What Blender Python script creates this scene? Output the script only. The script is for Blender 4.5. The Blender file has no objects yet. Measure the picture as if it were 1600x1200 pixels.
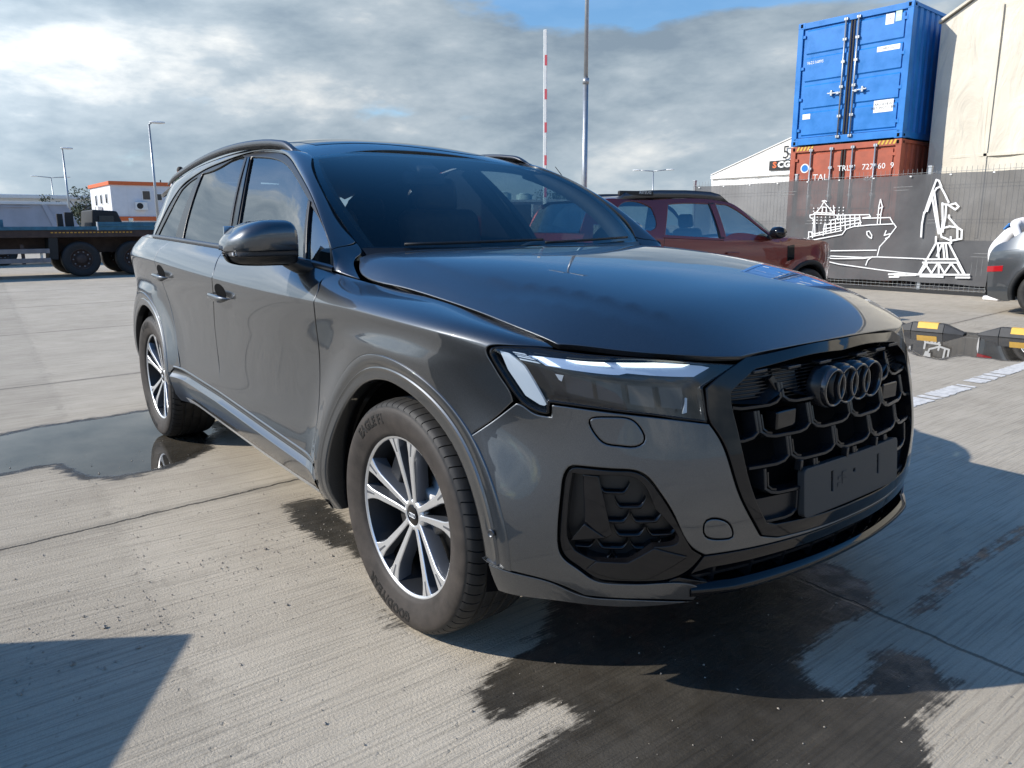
import bpy, bmesh, math, random
import numpy as np
from mathutils import Vector, Matrix
from mathutils.geometry import delaunay_2d_cdt
R=math.radians
random.seed(7)
C=bpy.context.scene.collection
scene=bpy.context.scene
# ---------------------------------------------------------------- camera
cam_d=bpy.data.cameras.new("camera"); cam=bpy.data.objects.new("camera",cam_d); C.objects.link(cam)
scene.camera=cam
cam_d.sensor_width=36.0; cam_d.lens=1192.4/1600*36; cam_d.clip_start=.05; cam_d.clip_end=6000
def _cam():
    yaw,pit,rol=R(141.8859),R(11.7226),R(-0.2698)
    f=np.array([math.cos(yaw)*math.cos(pit),math.sin(yaw)*math.cos(pit),-math.sin(pit)])
    r=np.array([math.sin(yaw),-math.cos(yaw),0]); u=np.cross(r,f); c,s=math.cos(rol),math.sin(rol)
    r2=c*r+s*u; u2=c*u-s*r
    M=Matrix.Identity(4)
    for i in range(3): M[i][0]=r2[i];M[i][1]=u2[i];M[i][2]=-f[i]
    M[0][3],M[1][3],M[2][3]=2.0152,-2.0961,1.2893
    return M
cam.matrix_world=_cam()
# ---------------------------------------------------------------- sun, sky, exposure
LIGHT=Vector((.80,1.31,-1)).normalized()          # the way the sunlight travels
SUN_EL=math.asin(-LIGHT.z); SUN_AZ=math.atan2(-LIGHT.y,-LIGHT.x)
sd=bpy.data.lights.new("sun","SUN"); sd.energy=4.6; sd.angle=R(.5); sd.color=(1,.95,.87)
sun=bpy.data.objects.new("sun",sd); C.objects.link(sun); sun.location=(-20,-30,30)
sun.rotation_euler=LIGHT.to_track_quat('-Z','Y').to_euler()
scene.view_settings.view_transform='Standard'; scene.view_settings.look='None'
scene.view_settings.gamma=1; scene.view_settings.use_curve_mapping=False
scene.view_settings.exposure=0.30
world=bpy.data.worlds.new("World"); scene.world=world; world.use_nodes=True
def build_world():
    nt=world.node_tree; N=nt.nodes; L=nt.links; N.clear()
    def nd(t,**k):
        n=N.new(t)
        for a,b in k.items(): setattr(n,a,b)
        return n
    def mth(op,a,b=None,c=None,clamp=False):
        n=nd('ShaderNodeMath',operation=op,use_clamp=clamp)
        for i,v in enumerate((a,b,c)):
            if v is None: continue
            if isinstance(v,(int,float)): n.inputs[i].default_value=v
            else: L.new(v,n.inputs[i])
        return n.outputs[0]
    def rng(v,a,b,c,d,smooth=True):
        n=nd('ShaderNodeMapRange',interpolation_type='SMOOTHSTEP' if smooth else 'LINEAR'); L.new(v,n.inputs[0])
        for i,x in enumerate((a,b,c,d)): n.inputs[i+1].default_value=x
        return n.outputs[0]
    out=nd('ShaderNodeOutputWorld'); bg=nd('ShaderNodeBackground'); bg.inputs[1].default_value=.135
    L.new(bg.outputs[0],out.inputs[0])
    sky=nd('ShaderNodeTexSky',sky_type='NISHITA'); sky.sun_disc=False; sky.sun_elevation=SUN_EL
    sky.sun_rotation=math.pi/2-SUN_AZ; sky.altitude=0; sky.air_density=1.0; sky.dust_density=.3; sky.ozone_density=3.0
    hs=nd('ShaderNodeHueSaturation'); hs.inputs['Saturation'].default_value=1.30; hs.inputs['Value'].default_value=1.25; L.new(sky.outputs[0],hs.inputs['Color'])
    tc=nd('ShaderNodeTexCoord'); sep=nd('ShaderNodeSeparateXYZ'); L.new(tc.outputs['Generated'],sep.inputs[0])
    z=mth('MAXIMUM',sep.outputs[2],0.0)
    den=mth('ADD',z,.60)
    px=mth('DIVIDE',sep.outputs[0],den); py=mth('DIVIDE',sep.outputs[1],den)
    cb=nd('ShaderNodeCombineXYZ'); L.new(px,cb.inputs[0]); L.new(py,cb.inputs[1]); L.new(mth('MULTIPLY',z,3.0),cb.inputs[2])
    def noise(scale,det,rough,off=(0,0,0),dist=0):
        mp=nd('ShaderNodeMapping'); mp.inputs[1].default_value=off; L.new(cb.outputs[0],mp.inputs[0])
        n=nd('ShaderNodeTexNoise'); n.inputs['Scale'].default_value=scale; n.inputs['Detail'].default_value=det
        n.inputs['Roughness'].default_value=rough; n.inputs['Distortion'].default_value=dist
        L.new(mp.outputs[0],n.inputs['Vector']); return n.outputs[0]
    big=noise(1.8,3,.5,(3.1,1.7,0)); puff=noise(4.2,9,.56,(7.3,2.2,0),.15); lump=noise(2.3,9,.58,(1.3,9.4,.5),.1)
    fine=noise(9.0,7,.58,(2,5,0),.1)
    # cloud bank that fills the low sky and breaks up into clear blue above; it towers highest over the trailer side
    side_=mth('ADD',mth('MULTIPLY',sep.outputs[0],-.966),mth('MULTIPLY',sep.outputs[1],.259))
    zz=mth('SUBTRACT',z,rng(side_,.90,.985,0,.12))
    back_=mth('ADD',mth('MULTIPLY',sep.outputs[0],-.93),mth('MULTIPLY',sep.outputs[1],-.36)); zz=mth('SUBTRACT',zz,rng(back_,.78,.97,0,.10))
    cov=rng(zz,.215,.345,.60,-.60,False)
    dens=mth('ADD',mth('ADD',mth('MULTIPLY',puff,.95),mth('MULTIPLY',big,.60)),mth('ADD',cov,-1.06))
    veil=rng(zz,.24,.36,.34,.0)
    mask=mth('MAXIMUM',rng(dens,-.02,.20,0,1),veil)
    # tone of the cloud: grey bases, pale tops
    t=mth('ADD',mth('MULTIPLY',lump,1.0),mth('MULTIPLY',fine,.30))
    ramp=nd('ShaderNodeValToRGB'); L.new(t,ramp.inputs[0]); e=ramp.color_ramp.elements
    e[0].position=.50; e[0].color=(1.54,2.03,2.56,1); e[1].position=.86; e[1].color=(5.93,5.93,5.76,1)
    b=e.new(.60); b.color=(2.22,2.74,3.21,1); b=e.new(.69); b.color=(2.91,3.40,3.82,1); b=e.new(.765); b.color=(4.22,4.50,4.67,1)
    # clouds on the sun's side are lit through and shine whiter
    sdot=mth('ADD',mth('MULTIPLY',sep.outputs[0],-LIGHT.x),mth('ADD',mth('MULTIPLY',sep.outputs[1],-LIGHT.y),mth('MULTIPLY',sep.outputs[2],-LIGHT.z)))
    glow=nd('ShaderNodeVectorMath',operation='SCALE'); L.new(ramp.outputs[0],glow.inputs[0]); L.new(rng(sdot,.1,.95,1.0,2.3),glow.inputs['Scale'])
    # thin blue air low over the horizon
    air=nd('ShaderNodeMixRGB'); L.new(rng(z,.0,.13,.60,0),air.inputs[0]); L.new(glow.outputs[0],air.inputs[1]); air.inputs[2].default_value=(2.35,3.05,3.6,1)
    mix=nd('ShaderNodeMixRGB'); L.new(mask,mix.inputs[0]); L.new(hs.outputs[0],mix.inputs[1]); L.new(air.outputs[0],mix.inputs[2])
    L.new(mix.outputs[0],bg.inputs[0])
build_world()
# ---------------------------------------------------------------- helpers
def link(o,parent=None):
    C.objects.link(o)
    if parent is not None: o.parent=parent
    return o
def tag(o,label=None,cat=None,group=None,kind=None):
    if label: o['label']=label
    if cat: o['category']=cat
    if group: o['group']=group
    if kind: o['kind']=kind
    return o
def empty(name,loc=(0,0,0),rz=0,label=None,cat=None,group=None):
    o=bpy.data.objects.new(name,None); o.location=loc; o.rotation_euler=(0,0,rz); o.empty_display_size=.2
    link(o); return tag(o,label,cat,group)
def mk(name,V,F,mats,parent=None,N=None,fm=None,smooth=True):
    me=bpy.data.meshes.new(name)
    me.from_pydata([tuple(map(float,v)) for v in V],[],[tuple(map(int,f)) for f in F])
    if not isinstance(mats,(list,tuple)): mats=[mats]
    for m in mats: me.materials.append(m)
    if fm is not None: me.polygons.foreach_set('material_index',np.asarray(fm,np.int32))
    me.polygons.foreach_set('use_smooth',np.full(len(me.polygons),bool(smooth)))
    me.update()
    if N is not None: me.normals_split_custom_set_from_vertices([tuple(map(float,n)) for n in N])
    o=bpy.data.objects.new(name,me); return link(o,parent)
def mir(V): 
    V=np.array(V,float); V[:,1]*=-1; return V
def emit(name,V,F,mats,parent=None,N=None,fm=None,smooth=True,both=False):
    pr,pl=parent if isinstance(parent,tuple) else (parent,parent)
    o=mk(name,V,F,mats,pr,N,fm,smooth); emit.m=None
    if both: emit.m=mk(name,mir(V),[tuple(f)[::-1] for f in F],mats,pl,None if N is None else mir(N),fm,smooth)
    return o
class MB:
    """collects simple solids into ONE mesh"""
    def __init__(s): s.v=[];s.f=[];s.m=[];s.mi=0
    def add(s,V,F,M=None):
        n=len(s.v)
        for p in V:
            p=Vector(p); s.v.append(M@p if M is not None else p)
        for f in F: s.f.append(tuple(i+n for i in f)); s.m.append(s.mi)
        return s
    def box(s,c,d,M=None,rz=0,ry=0,rx=0):
        x,y,z=d[0]/2,d[1]/2,d[2]/2
        T=Matrix.Translation(c)@Matrix.Rotation(rz,4,'Z')@Matrix.Rotation(ry,4,'Y')@Matrix.Rotation(rx,4,'X')
        if M is not None: T=M@T
        V=[(a,b,e) for a in(-x,x) for b in(-y,y) for e in(-z,z)]
        return s.add(V,[(0,1,3,2),(4,6,7,5),(0,4,5,1),(2,3,7,6),(0,2,6,4),(1,5,7,3)],T)
    def hexa(s,P): # 8 corners: bottom 4 ccw, top 4 ccw
        return s.add(P,[(3,2,1,0),(4,5,6,7),(0,1,5,4),(1,2,6,5),(2,3,7,6),(3,0,4,7)])
    def cyl(s,a,b,r,n=16,r2=None,cap=True):
        a=Vector(a);b=Vector(b);d=b-a; q=d.to_track_quat('Z','Y').to_matrix()
        r2=r if r2 is None else r2
        V=[a+q@Vector((r*math.cos(t*2*math.pi/n),r*math.sin(t*2*math.pi/n),0)) for t in range(n)]
        V+=[b+q@Vector((r2*math.cos(t*2*math.pi/n),r2*math.sin(t*2*math.pi/n),0)) for t in range(n)]
        F=[(i,(i+1)%n,n+(i+1)%n,n+i) for i in range(n)]
        if cap: F+=[tuple(range(n))[::-1],tuple(range(n,2*n))]
        return s.add(V,F)
    def tube(s,P,r,n=8,closed=False,up=(0,0,1)):
        P=[Vector(p) for p in P]; k=len(P); V=[];F=[]
        rr=r if hasattr(r,'__len__') else [r]*k
        for i,p in enumerate(P):
            t=(P[(i+1)%k]-P[i-1]) if closed else (P[min(i+1,k-1)]-P[max(i-1,0)])
            t.normalize(); u=Vector(up)
            if abs(t.dot(u))>.95: u=Vector((1,0,0))
            a=t.cross(u).normalized(); b=t.cross(a)
            for j in range(n):
                q=2*math.pi*j/n; V.append(p+(a*math.cos(q)+b*math.sin(q))*rr[i])
        for i in range(k if closed else k-1):
            for j in range(n):
                i2=(i+1)%k; F.append((i*n+j,i*n+(j+1)%n,i2*n+(j+1)%n,i2*n+j))
        if not closed: F+=[tuple(range(n)),tuple(range((k-1)*n,k*n))[::-1]]
        return s.add(V,F)
    def lathe(s,prof,n=48,axis='y',c=(0,0,0),closed=False):
        """prof: (radius, along axis)"""
        V=[];F=[];k=len(prof)
        for i in range(n):
            t=2*math.pi*i/n; cs,sn=math.cos(t),math.sin(t)
            for r,h in prof:
                V.append({'y':(c[0]+r*cs,c[1]+h,c[2]+r*sn),'z':(c[0]+r*cs,c[1]+r*sn,c[2]+h),'x':(c[0]+h,c[1]+r*cs,c[2]+r*sn)}[axis])
        for i in range(n):
            i2=(i+1)%n
            for j in range(k-1 if not closed else k): F.append((i*k+j,i*k+(j+1)%k,i2*k+(j+1)%k,i2*k+j))
        return s.add(V,F)
    def prism(s,poly,h,M):
        """poly 2d (x,y), extruded 0..h along local z, placed by M"""
        n=len(poly); V=[(x,y,0) for x,y in poly]+[(x,y,h) for x,y in poly]
        F=[tuple(range(n))[::-1],tuple(range(n,2*n))]+[(i,(i+1)%n,n+(i+1)%n,n+i) for i in range(n)]
        return s.add(V,F,M)
    def build(s,name,mats,parent=None,smooth=False,bevel=0,both=False,seg=2):
        V=[tuple(p) for p in s.v]
        o=emit(name,V,s.f,mats,parent,None,s.m,smooth,both)
        me=o.data; bm=bmesh.new(); bm.from_mesh(me); bmesh.ops.recalc_face_normals(bm,faces=bm.faces); bm.to_mesh(me); bm.free()
        if both:
            bm=bmesh.new(); bm.from_mesh(emit.m.data); bmesh.ops.recalc_face_normals(bm,faces=bm.faces); bm.to_mesh(emit.m.data); bm.free()
        if bevel:
            for q in ([o]+([emit.m] if both else [])):
                b=q.modifiers.new('bevel','BEVEL'); b.width=bevel; b.segments=seg; b.limit_method='ANGLE'; b.angle_limit=R(40)
                q.data.polygons.foreach_set('use_smooth',np.full(len(q.data.polygons),True))
                b.harden_normals=True
        return o
def copy_tree(o,parent=None):
    c=o.copy(); C.objects.link(c); c.parent=parent
    c.matrix_parent_inverse=o.matrix_parent_inverse.copy()
    for ch in list(o.children): copy_tree(ch,c)
    return c
def basis(o,x,y,z):
    M=Matrix.Identity(4)
    for i in range(3): M[i][0]=x[i];M[i][1]=y[i];M[i][2]=z[i];M[i][3]=o[i]
    return M
def text_mesh(body,size,depth=0,align='CENTER',bold=0.0,spacing=1.0):
    cu=bpy.data.curves.new('t','FONT'); cu.body=body; cu.size=size; cu.extrude=depth; cu.align_x=align; cu.align_y='CENTER'
    cu.offset=bold; cu.space_character=spacing; cu.resolution_u=2
    o=bpy.data.objects.new('t',cu); C.objects.link(o)
    dg=bpy.context.evaluated_depsgraph_get(); me=bpy.data.meshes.new_from_object(o.evaluated_get(dg))
    V=[tuple(v.co) for v in me.vertices]; F=[tuple(p.vertices) for p in me.polygons]
    bpy.data.objects.remove(o); bpy.data.curves.remove(cu); bpy.data.meshes.remove(me)
    return V,F
# ---------------------------------------------------------------- materials
def mat(name,col,rough=.5,metal=0,coat=0,coat_r=.03,spec=.5,noise=0,nscale=20,bump=0,bscale=200,emit=None,es=0,trans=0,ior=1.45,rvar=0):
    m=bpy.data.materials.new(name); m.use_nodes=True; nt=m.node_tree; b=nt.nodes['Principled BSDF']
    b.inputs['Base Color'].default_value=(*col,1); b.inputs['Roughness'].default_value=rough; b.inputs['Metallic'].default_value=metal
    b.inputs['Coat Weight'].default_value=coat; b.inputs['Coat Roughness'].default_value=coat_r
    b.inputs['Specular IOR Level'].default_value=spec; b.inputs['IOR'].default_value=ior
    b.inputs['Transmission Weight'].default_value=trans
    if emit: b.inputs['Emission Color'].default_value=(*emit,1); b.inputs['Emission Strength'].default_value=es
    tc=nt.nodes.new('ShaderNodeTexCoord')
    if noise or rvar:
        n=nt.nodes.new('ShaderNodeTexNoise'); n.inputs['Scale'].default_value=nscale; n.inputs['Detail'].default_value=6; n.inputs['Roughness'].default_value=.6
        nt.links.new(tc.outputs['Object'],n.inputs['Vector'])
        if noise:
            r=nt.nodes.new('ShaderNodeValToRGB'); nt.links.new(n.outputs[0],r.inputs[0])
            r.color_ramp.elements[0].position=.3; r.color_ramp.elements[1].position=.7
            r.color_ramp.elements[0].color=(*[c*(1-noise) for c in col],1); r.color_ramp.elements[1].color=(*[min(1,c*(1+noise)) for c in col],1)
            nt.links.new(r.outputs[0],b.inputs['Base Color'])
        if rvar:
            q=nt.nodes.new('ShaderNodeMapRange'); nt.links.new(n.outputs[0],q.inputs[0])
            q.inputs[1].default_value=.3;q.inputs[2].default_value=.7;q.inputs[3].default_value=max(0,rough-rvar);q.inputs[4].default_value=rough+rvar
            nt.links.new(q.outputs[0],b.inputs['Roughness'])
    if bump:
        n2=nt.nodes.new('ShaderNodeTexNoise'); n2.inputs['Scale'].default_value=bscale; n2.inputs['Detail'].default_value=4
        nt.links.new(tc.outputs['Object'],n2.inputs['Vector'])
        bp=nt.nodes.new('ShaderNodeBump'); bp.inputs['Strength'].default_value=bump; bp.inputs['Distance'].default_value=.01
        nt.links.new(n2.outputs[0],bp.inputs['Height']); nt.links.new(bp.outputs[0],b.inputs['Normal'])
    return m
def glass(name,tint,refl_ior=1.5,rough=0.0,cover=0):
    """thin sheet: tinted see-through plus mirror reflection by Fresnel"""
    m=bpy.data.materials.new(name); m.use_nodes=True; nt=m.node_tree; N=nt.nodes; N.clear()
    out=N.new('ShaderNodeOutputMaterial'); mx=N.new('ShaderNodeMixShader'); tr=N.new('ShaderNodeBsdfTransparent'); gl=N.new('ShaderNodeBsdfGlossy'); fr=N.new('ShaderNodeFresnel')
    tr.inputs[0].default_value=(*tint,1); gl.inputs['Roughness'].default_value=rough; fr.inputs[0].default_value=refl_ior
    ge=N.new('ShaderNodeNewGeometry'); mr=N.new('ShaderNodeMapRange'); nt.links.new(ge.outputs['Backfacing'],mr.inputs[0])   # same reflectance from both sides of the sheet
    mr.inputs[3].default_value=refl_ior; mr.inputs[4].default_value=1/refl_ior; nt.links.new(mr.outputs[0],fr.inputs[0])
    nt.links.new(fr.outputs[0],mx.inputs[0]); nt.links.new(tr.outputs[0],mx.inputs[1]); nt.links.new(gl.outputs[0],mx.inputs[2]); nt.links.new(mx.outputs[0],out.inputs[0])
    return m
def paint(name,col,metal=.6,rough=.38,flake=.25):
    m=mat(name,col,rough,metal,coat=1,coat_r=.015,spec=.5); m.node_tree.nodes['Principled BSDF'].inputs['Coat IOR'].default_value=1.68
    nt=m.node_tree; b=nt.nodes['Principled BSDF']
    tc=nt.nodes['Texture Coordinate'] if 'Texture Coordinate' in nt.nodes else nt.nodes.new('ShaderNodeTexCoord')
    v=nt.nodes.new('ShaderNodeTexNoise'); v.inputs['Scale'].default_value=900; v.inputs['Detail'].default_value=2
    nt.links.new(tc.outputs['Object'],v.inputs['Vector'])
    r=nt.nodes.new('ShaderNodeMapRange'); nt.links.new(v.outputs[0],r.inputs[0]); r.inputs[1].default_value=.35;r.inputs[2].default_value=.65
    r.inputs[3].default_value=1-flake; r.inputs[4].default_value=1+flake
    # light dust settled on the panels
    d=nt.nodes.new('ShaderNodeTexNoise'); d.inputs['Scale'].default_value=3.5; d.inputs['Detail'].default_value=8; d.inputs['Roughness'].default_value=.65
    nt.links.new(tc.outputs['Object'],d.inputs['Vector'])
    mx=nt.nodes.new('ShaderNodeVectorMath'); mx.operation='SCALE'; mx.inputs[0].default_value=col; nt.links.new(r.outputs[0],mx.inputs['Scale'])
    nt.links.new(mx.outputs[0],b.inputs['Base Color'])
    cr=nt.nodes.new('ShaderNodeMapRange'); nt.links.new(d.outputs[0],cr.inputs[0]); cr.inputs[1].default_value=.45;cr.inputs[2].default_value=.75;cr.inputs[3].default_value=.004;cr.inputs[4].default_value=.03
    nt.links.new(cr.outputs[0],b.inputs['Coat Roughness'])
    return m
M={}
M['paint']=paint('grey metallic paint',(.075,.080,.086),.92,.41)
M['gloss_black']=mat('gloss black trim',(.005,.005,.006),.05,spec=.5)
M['satin_black']=mat('satin black trim',(.012,.0125,.014),.34,spec=.5)
M['matt_black']=mat('matt black plastic',(.014,.015,.016),.6,noise=.15,nscale=40)
M['dark']=mat('dark cavity',(.004,.004,.0045),.9,spec=.1)
M['rubber']=mat('tyre rubber',(.022,.021,.020),.62,noise=.35,nscale=18,bump=.1,bscale=500)
M['dusty_rubber']=mat('dusty tyre wall',(.034,.028,.024),.65,noise=.45,nscale=14,bump=.08,bscale=400)
M['alloy']=mat('machined alloy',(.74,.75,.76),.36,.85,bump=.02,bscale=900)
M['alloy_grey']=mat('grey alloy paint',(.105,.115,.135),.35,.5,coat=.6)
M['steel']=mat('brake steel',(.28,.27,.26),.4,1,noise=.2,nscale=30)
M['silver']=mat('matt aluminium trim',(.64,.66,.68),.34,.30)
M['chrome']=mat('bright trim',(.75,.76,.77),.12,1)
M['anthracite']=mat('anthracite roof rail',(.10,.105,.115),.33,.8)
M['windscreen']=glass('windscreen glass',(.60,.71,.74),1.62)
M['side_glass']=glass('side window glass',(.50,.60,.60),3.5)
M['privacy']=glass('privacy glass',(.055,.06,.065),3.5)
M['lens']=glass('clear lamp cover',(.80,.84,.88),1.7)
M['interior']=mat('dark cabin trim',(.026,.026,.029),.75,noise=.2,nscale=30)
M['seat']=mat('dark brown leather',(.055,.036,.030),.55,noise=.2,nscale=25)
M['lining']=mat('grey roof lining',(.05,.05,.052),.9)
M['lamp_lit']=mat('lit running light',(.8,.85,.9),.3,emit=(.86,.95,1.0),es=.80)
M['lamp_bright']=mat('bright lit running light',(.9,.9,.85),.3,emit=(.96,1.0,.86),es=1.25)
M['lamp_white']=mat('white lamp blade',(.60,.64,.67),.28,coat=.5,emit=(.8,.9,1),es=.12)
M['red_lens']=mat('red lamp lens',(.35,.01,.015),.12,coat=1)

# ---------------------------------------------------------------- body surfaces of the SUV
# ---------- natural cubic spline basis ----------
class Spl:
    def __init__(s,k):
        k=np.asarray(k,float); n=len(k); s.k=k; h=np.diff(k)
        A=np.zeros((n,n)); B=np.zeros((n,n)); A[0,0]=A[-1,-1]=1
        for i in range(1,n-1):
            A[i,i-1]=h[i-1];A[i,i]=2*(h[i-1]+h[i]);A[i,i+1]=h[i]
            B[i,i-1]=6/h[i-1];B[i,i]=-6/h[i-1]-6/h[i];B[i,i+1]=6/h[i]
        s.M=np.linalg.solve(A,B)
    def basis(s,t):
        t=np.atleast_1d(np.asarray(t,float)); k=s.k;n=len(k)
        i=np.clip(np.searchsorted(k,t)-1,0,n-2); h=k[i+1]-k[i]
        tc=np.clip(t,k[0],k[-1])
        a=(k[i+1]-tc)/h;b=(tc-k[i])/h
        r=np.arange(len(t)); Bm=np.zeros((len(t),n)); Bm[r,i]+=a;Bm[r,i+1]+=b
        Bm+=((a**3-a)*h*h/6)[:,None]*s.M[i]+((b**3-b)*h*h/6)[:,None]*s.M[i+1]
        return Bm
    def __call__(s,t,d): return s.basis(t)@np.asarray(d,float)
# ---------- plan curve ----------
_P=np.array([(-4.06,.30),(-4.00,.62),(-3.86,.80),(-3.65,.884),(-3.40,.941),(-3.10,.975),(-2.8,.984),(-2.2,.986),(-1.5,.986),(-.8,.986),(-.3,.986),(.0,.985),(.24,.970),(.37,.950),(.48,.922),(.59,.875),(.69,.805),(.785,.70),(.855,.58),(.90,.46),(.932,.33),(.957,.17),(.965,0),(.957,-.17),(.932,-.33)])
_c=np.concatenate([[0],np.cumsum(np.hypot(*np.diff(_P,axis=0).T))])
_sp=Spl(_c); _f=np.linspace(0,_c[-1],4000); _fx=_sp(_f,_P[:,0]);_fw=_sp(_f,_P[:,1])
_al=np.concatenate([[0],np.cumsum(np.hypot(np.diff(_fx),np.diff(_fw)))])
_al-=np.interp(0.0,_fx[:3300],_al[:3300])
TC=float(np.interp(0,-_fw[3000:],_al[3000:]))
_nx=-np.gradient(_fw,_al); _nw=np.gradient(_fx,_al)   # tangent (dx,dw) -> outward normal (-dw,dx)
def plan(t):
    return np.interp(t,_al,_fx),np.interp(t,_al,_fw),np.interp(t,_al,_nx),np.interp(t,_al,_nw)
# ---------- lower body table ----------
TS=[-4.4,-3.6,-2.9,-2.2,-1.4,-.62,-.3,.1,.45,.75,1.0,1.25,1.45,TC]
ZL=np.array([ # v0   v1   v2   v3   v4(tornado) v5(top)
 [.40,.50,.70,.90,1.115,1.21],
 [.38,.48,.68,.90,1.120,1.232],
 [.34,.45,.66,.88,1.114,1.226],
 [.31,.43,.64,.87,1.086,1.206],
 [.27,.41,.62,.85,1.054,1.180],
 [.25,.39,.60,.83,1.037,1.140],
 [.26,.39,.60,.83,1.035,1.098],
 [.28,.40,.60,.82,1.019,1.064],
 [.305,.415,.60,.80,.985,1.012],
 [.308,.415,.60,.79,.922,.977],
 [.312,.415,.60,.78,.892,.950],
 [.318,.415,.60,.78,.89,.951],
 [.320,.415,.60,.78,.90,.965],
 [.320,.415,.60,.78,.90,.965]])
GL=np.array([
 [.06,.01,.0,.0,.01,.07],
 [.06,.01,.0,.006,.005,.07],
 [.07,.012,.020,.026,0,.068],
 [.075,.010,.020,.018,0,.066],
 [.075,.010,.020,.014,0,.066],
 [.075,.010,.021,.022,0,.075],
 [.07,.012,.024,.034,0,.128],
 [.06,.012,.020,.034,0,.147],
 [.035,.008,.012,.022,.006,.124],
 [.012,.0,.0,.022,.034,.068],
 [.012,.0,-.005,.021,.046,.062],
 [.022,.002,-.006,.024,.055,.080],
 [.030,.003,-.004,.030,.062,.090],
 [.032,.003,-.002,.033,.066,.095]])
_ts=Spl(TS); _vs=Spl([0,1,2,3,4,5])
def zt(t): return _ts(t,ZL[:,4])
def crease(t):
    t=np.asarray(t,float); return np.clip((.62-t)/.35,0,1)**1
def side(t,v):
    """-> N,3 (x, w, z); w = half width (y=-w on the right)"""
    t=np.atleast_1d(np.asarray(t,float)); v=np.atleast_1d(np.asarray(v,float))
    A=_ts.basis(t); Bv=_vs.basis(v)
    z=((A@ZL)*Bv).sum(1); g=((A@GL)*Bv).sum(1)
    # tornado crease
    d=v-4; c=crease(t); e=.022
    g=g+c*.018*(np.sqrt(d*d+e*e)-np.sqrt(1+e*e))*np.clip(1-np.abs(d),0,1)
    # blisters around the wheels
    x,w,nx,nw=plan(t)
    for xc in (0,-2.996):
        r=np.hypot(t-xc,z-.3825); 
        k=np.clip((1.005-z)/.085,0,1); g=g-.044*np.exp(-((r-.49)/.12)**2)*k*k*(3-2*k)
    return np.stack([x-nx*g,w-nw*g,z],-1)
def v_of_z(t,z):
    t=np.atleast_1d(t);z=np.broadcast_to(z,t.shape)
    A=_ts.basis(t);Zl=A@ZL
    vv=np.linspace(0,5,101);Bv=_vs.basis(vv)
    Z=Zl@Bv.T
    return np.array([np.interp(z[i],Z[i],vv) for i in range(len(t))])
# ---------- greenhouse side: (x,z) -> w ----------
def belt(x):
    q=side(x,np.full(np.shape(np.atleast_1d(x)),5.0)); return q[:,1],q[:,2]
def green(x,z):
    x=np.atleast_1d(np.asarray(x,float));z=np.atleast_1d(np.asarray(z,float))
    xe=np.minimum(x,-.62)
    A=_ts.basis(xe); zb=A@ZL[:,5]; gb=A@GL[:,5]; _,w,_,nw=plan(xe); wb=w-nw*gb-.004
    wb=np.where(x>-.62,wb-(x+.62)*.10,wb)
    d=z-zb
    return np.stack([x,wb-.36*d-.36*d*d,z],-1)
# ---------- hood (x,y)->z ----------
HX=[-.75,-.45,-.2,.05,.3,.5,.65,.75,.82,.87,.91]
HC=[1.205,1.208,1.205,1.188,1.156,1.116,1.074,1.030,.990,.955,.92]
HY=[0,.25,.45,.60,.70,.78,.84,.89]
HD=np.array([ # drop below centre
 [0,.000,.003,.008,.015,.026,.065,.125],
 [0,.000,.003,.008,.016,.030,.072,.125],
 [0,.001,.006,.018,.034,.062,.100,.145],
 [0,.002,.010,.026,.050,.084,.120,.155],
 [0,.003,.013,.032,.060,.090,.118,.150],
 [0,.003,.015,.036,.062,.088,.115,.145],
 [0,.003,.017,.046,.078,.104,.130,.165],
 [0,.003,.018,.052,.088,.118,.15,.19],
 [0,.003,.018,.054,.095,.13,.17,.22],
 [0,.003,.018,.058,.105,.15,.20,.26],
 [0,.003,.018,.064,.12,.18,.24,.30]])
_hx=Spl(HX);_hy=Spl(HY)
def hood(x,y):
    x=np.atleast_1d(np.asarray(x,float));y=np.atleast_1d(np.asarray(y,float))
    A=_hx.basis(x);B=_hy.basis(np.abs(y))
    z=A@np.array(HC)-((A@HD)*B).sum(1)
    # power-bulge creases
    a=np.abs(y); yc=np.interp(x,[-.5,-.1,.2,.45,.7],[.73,.71,.68,.58,.48]); d=np.clip(a-yc,0,None)
    fd=np.clip((.80-x)/.2,0,1); z=z-.011*fd*(1-np.exp(-d/.04))+.008*fd*np.clip(a-yc,0,.1)/.1
    return np.stack([x,y,z],-1)
# ---------- windshield: a in[-1,1], b in [0,1] ----------
def wind(a,b):
    a=np.atleast_1d(np.asarray(a,float));b=np.atleast_1d(np.asarray(b,float))
    xb=-.42-.165*a*a; zb=1.185+.005*a*a; xt=-1.445+.215*np.abs(a)**2.2; zt_=1.652-.062*np.abs(a)**2.2
    y=a*(.747+.15*b-.258*b*b)
    bul=4*b*(1-b)
    return np.stack([xb+(xt-xb)*b+.020*bul,y,zb+(zt_-zb)*b+.035*bul],-1)
# ---------- roof (x,y)->z ----------
RX=[-4.0,-3.6,-3.2,-2.7,-2.2,-1.8,-1.6,-1.42,-1.22]
RC=[1.60,1.670,1.72,1.752,1.760,1.738,1.705,1.650,1.57]
RE=[1.45,1.53,1.59,1.645,1.672,1.668,1.655,1.628,1.565]
_rx=Spl(RX)
def roof(x,y):
    x=np.atleast_1d(np.asarray(x,float));y=np.atleast_1d(np.asarray(y,float))
    A=_rx.basis(x); s=np.abs(y)/.66
    return np.stack([x,y,A@np.array(RC)+(A@np.array(RE)-A@np.array(RC))*s**2.6],-1)

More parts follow.
